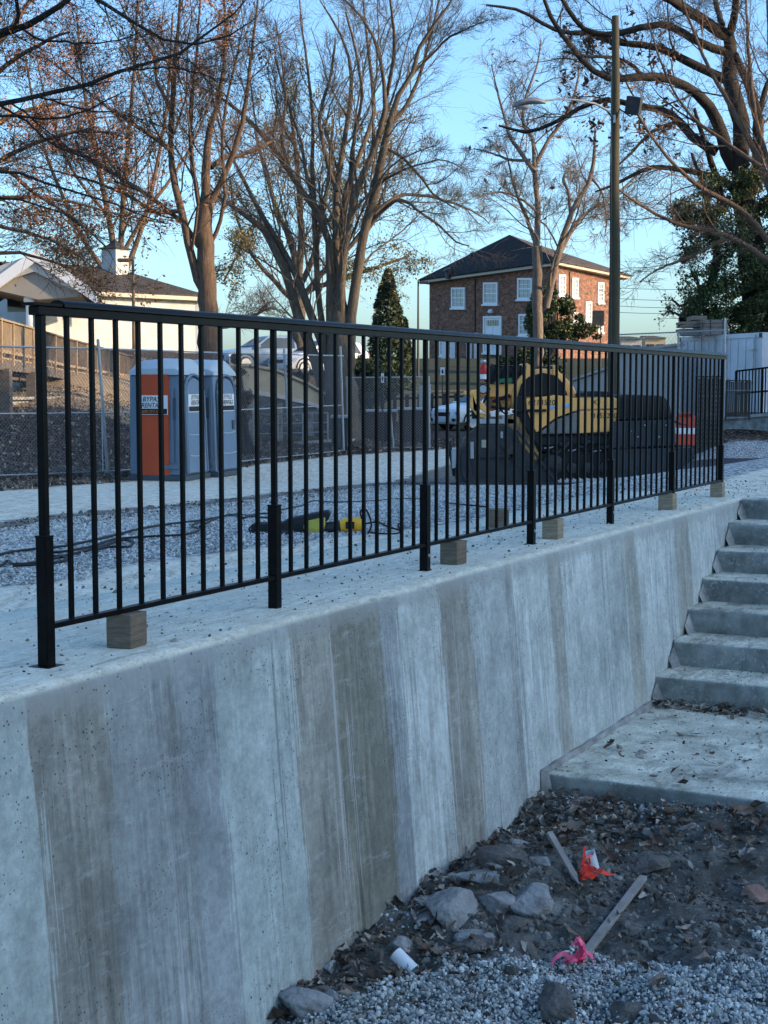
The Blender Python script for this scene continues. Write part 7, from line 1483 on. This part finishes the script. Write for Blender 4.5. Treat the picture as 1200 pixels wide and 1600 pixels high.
# T9 russet leafed tree whose limbs come in from the left
tree('russet_tree', 'tree with many hanging russet leaves at the left edge', 'tree', 27,
     [(-180, 800, 26), (-170, 600, 24), (-150, 450, 20), (-130, 350, 16)],
     [[(-130, 350, 12), (-60, 300, 8), (0, 262, 5), (50, 300, 4), (100, 330, 3), (150, 370, 2), (175, 400, 1)], [(-140, 400, 10), (-60, 330, 7), (0, 310, 5), (60, 308, 4), (120, 318, 3), (190, 335, 2), (260, 350, 1)],
      [(-130, 330, 10), (-60, 240, 7), (0, 190, 5), (50, 170, 3.5), (100, 160, 2.5), (150, 160, 1)], [(-120, 300, 10), (-60, 180, 7), (0, 110, 5), (60, 70, 4), (110, 50, 2)], [(-140, 420, 8), (-60, 400, 6), (0, 395, 4), (50, 400, 3), (100, 415, 2), (140, 430, 1)],
      [(-130, 340, 8), (-40, 280, 6), (20, 240, 5), (80, 215, 4), (140, 205, 3), (200, 215, 1.5)], [(-120, 280, 8), (-40, 120, 6), (20, 40, 5), (60, -20, 3)], [(-130, 360, 8), (-40, 350, 5), (30, 360, 3.5), (90, 380, 2.5), (150, 420, 1)]],
     M_bark_red, [(9, 0.26, 6, 40, 0.02, 0.3, 4), (7, 0.5, 4, 42, -0.03, 0.1, 3), (5, 0.55, 3, 44, -0.06, 0.1, 3)], dj=2, leaf=(M_leaf_rust, 7500, 0.045, lambda t: (t[:, 0] > -8.0) & (vnoise(t[:, 0] * 1.6, t[:, 2] * 1.6, 9) > .42)), seed=17)
# fine crowns behind: top left, top centre-right and far right
tree('bare_tree', 'distant fine twigged bare tree filling the sky upper left', 'tree', 112,
     [(190, 620, 10), (188, 540, 9), (186, 440, 8)],
     [[(186, 440, 7), (170, 340, 6), (150, 240, 5), (130, 130, 3), (120, 20, 2)], [(186, 440, 7), (192, 330, 6), (200, 220, 5), (210, 110, 3), (215, 0, 2)], [(186, 450, 7), (220, 360, 5), (245, 260, 4), (262, 150, 3), (270, 20, 2)], [(186, 450, 6), (140, 390, 5), (95, 300, 4), (60, 200, 3), (40, 90, 2)], [(190, 400, 5), (230, 330, 4), (280, 260, 3), (320, 180, 2), (340, 80, 1)], [(170, 340, 4), (110, 260, 3), (70, 150, 2), (50, 40, 1)]],
     M_bark_red, [(10, 0.42, 6, 38, 0.15, 0.1, 3), (8, 0.5, 4, 40, 0.1, 0.1, 3), (6, 0.55, 3, 42, 0.05, 0.1, 3)], dj=6, seed=18, rt=0.009, leaf=(M_leaf_rust, 2500, 0.15, lambda t: vnoise(t[:, 0], t[:, 2], 3) > .55))
tree('bare_tree', 'bare tree behind the ivy clad one at the far right', 'tree', 50,
     [(1230, 640, 16), (1225, 500, 14), (1220, 350, 12)],
     [[(1220, 350, 10), (1190, 260, 8), (1150, 180, 6), (1110, 110, 4), (1080, 40, 3), (1060, -20, 2)], [(1220, 350, 10), (1215, 240, 8), (1205, 120, 6), (1200, 0, 4)], [(1220, 400, 8), (1160, 330, 6), (1090, 290, 5), (1030, 230, 3), (985, 160, 2)], [(1220, 420, 8), (1140, 370, 6), (1060, 350, 4), (1000, 320, 3), (960, 290, 1.5)], [(1215, 300, 8), (1180, 180, 5), (1170, 80, 4), (1165, -10, 2)], [(1190, 260, 5), (1130, 220, 4), (1070, 170, 3), (1030, 90, 2), (1010, 20, 1)], [(1140, 370, 4), (1080, 400, 3), (1030, 420, 2), (1000, 440, 1)]],
     M_bark_red, [(10, 0.40, 6, 40, 0.05, 0.1, 3), (8, 0.5, 4, 42, 0.02, 0.1, 3), (6, 0.55, 3, 42, 0.0, 0.1, 3)], dj=4, seed=19, rt=0.0045)
tree('bare_tree', 'small gnarled bare tree beside the stop sign', 'tree', 57, [(1092, 560, 8), (1090, 520, 7), (1086, 490, 6)],
     [[(1086, 490, 5), (1080, 470, 4), (1064, 478, 3), (1050, 467, 2)], [(1087, 490, 5), (1094, 465, 4), (1090, 440, 3), (1080, 425, 2)], [(1090, 500, 4), (1100, 475, 3), (1112, 455, 2)], [(1086, 500, 4), (1068, 495, 3), (1052, 488, 2), (1040, 480, 1)]],
     M_bark, [(6, 0.6, 5, 45, 0.05, 0.1, 4), (6, 0.55, 4, 44, 0.0, 0.1, 3)], dj=1, seed=20, rt=0.006, leaf=(M_leaf_shrub, 500, 0.08, None))
# conifer
def conifer(px, ytop, ybot, wpx, Y, label, seed):
    t = P(px, ytop, Y); zb = hz(t[0], Y); root = thing('conifer', label, 'tree', (t[0], Y, zb)); sc = Y / FPX; H = t[2] - zb; rs = np.random.default_rng(seed)
    MB().tube([(t[0], Y, zb - .2), (t[0], Y, t[2] - .1)], [0.16, 0.02], 8).build('trunk', M_bark, root)
    n = 17000; h = rs.uniform(0, 1, n) ** 1.3; ang = rs.uniform(0, 6.28, n); lob = 0.82 + 0.3 * vnoise(ang * 2.2, h * 16, seed) ; env = wpx * sc * (1 - h) ** 0.62 * lob + 0.05; rr = env * rs.uniform(.35, 1.03, n) ** .5
    c = np.stack([t[0] + rr * np.cos(ang), Y + rr * np.sin(ang), zb + .35 + h * (H - .3) - 0.18 * rr + rs.normal(size=n) * .05], 1); c = c[vnoise(ang * 5, h * 34, seed + 1) > .33]
    tag(quads_mesh('foliage', c, rs.uniform(.07, .16, len(c)), M_leaf_con, root, 2.0), kind='stuff')
conifer(606, 424, 585, 42, 74, 'dark pointed evergreen between the big tree and the brick house', 3)
conifer(632, 500, 580, 16, 80, 'smaller dark evergreen at the right foot of the pointed one', 4)
def shrub(pxs, Y, label, mat, n, size, seed, dy=1.0):
    x, y, r = pxs[0]; b = P(x, y, Y); root = thing('evergreen_shrub', label, 'shrub', (b[0], Y, hz(b[0], Y)))
    for k in range(4): p = P(pxs[k % len(pxs)][0], pxs[k % len(pxs)][1], Y); MB().tube([(b[0] + .15 * k, Y, hz(b[0], Y) - .1), (p + np.array([b[0], Y, p[2]])) / 2, p], [.07, .05, .02], 6).build('stem', M_bark_dark, root)
    lobes(0, pxs, n, size, mat, 'foliage', Y, seed, root, dy)
shrub([(862, 490, 30), (850, 470, 22), (880, 480, 20), (840, 505, 22), (870, 510, 26), (895, 512, 18), (915, 515, 16), (930, 520, 12), (845, 525, 22), (885, 525, 20), (862, 462, 14), (835, 485, 14), (905, 500, 10)], 92, 'glossy evergreen shrub at the corner of the brick house', M_leaf_shrub, 26000, 0.13, 7)
shrub([(560, 600, 30), (585, 610, 26), (550, 570, 22), (580, 580, 20), (610, 600, 22), (560, 630, 24)], 64, 'dark undergrowth shrub right of the massive trunk', M_leaf_con, 14000, 0.11, 8)
shrub([(372, 590, 16), (378, 620, 18), (372, 560, 12), (380, 650, 14)], 38.5, 'wispy twiggy shrub behind the portable toilets', M_leaf_brown, 4000, 0.05, 9)
shrub([(790, 566, 14), (820, 560, 16), (842, 575, 20), (870, 570, 16), (850, 560, 14)], 86, 'low dark hedge on the slope under the brick house', M_leaf_con, 9000, 0.12, 10)
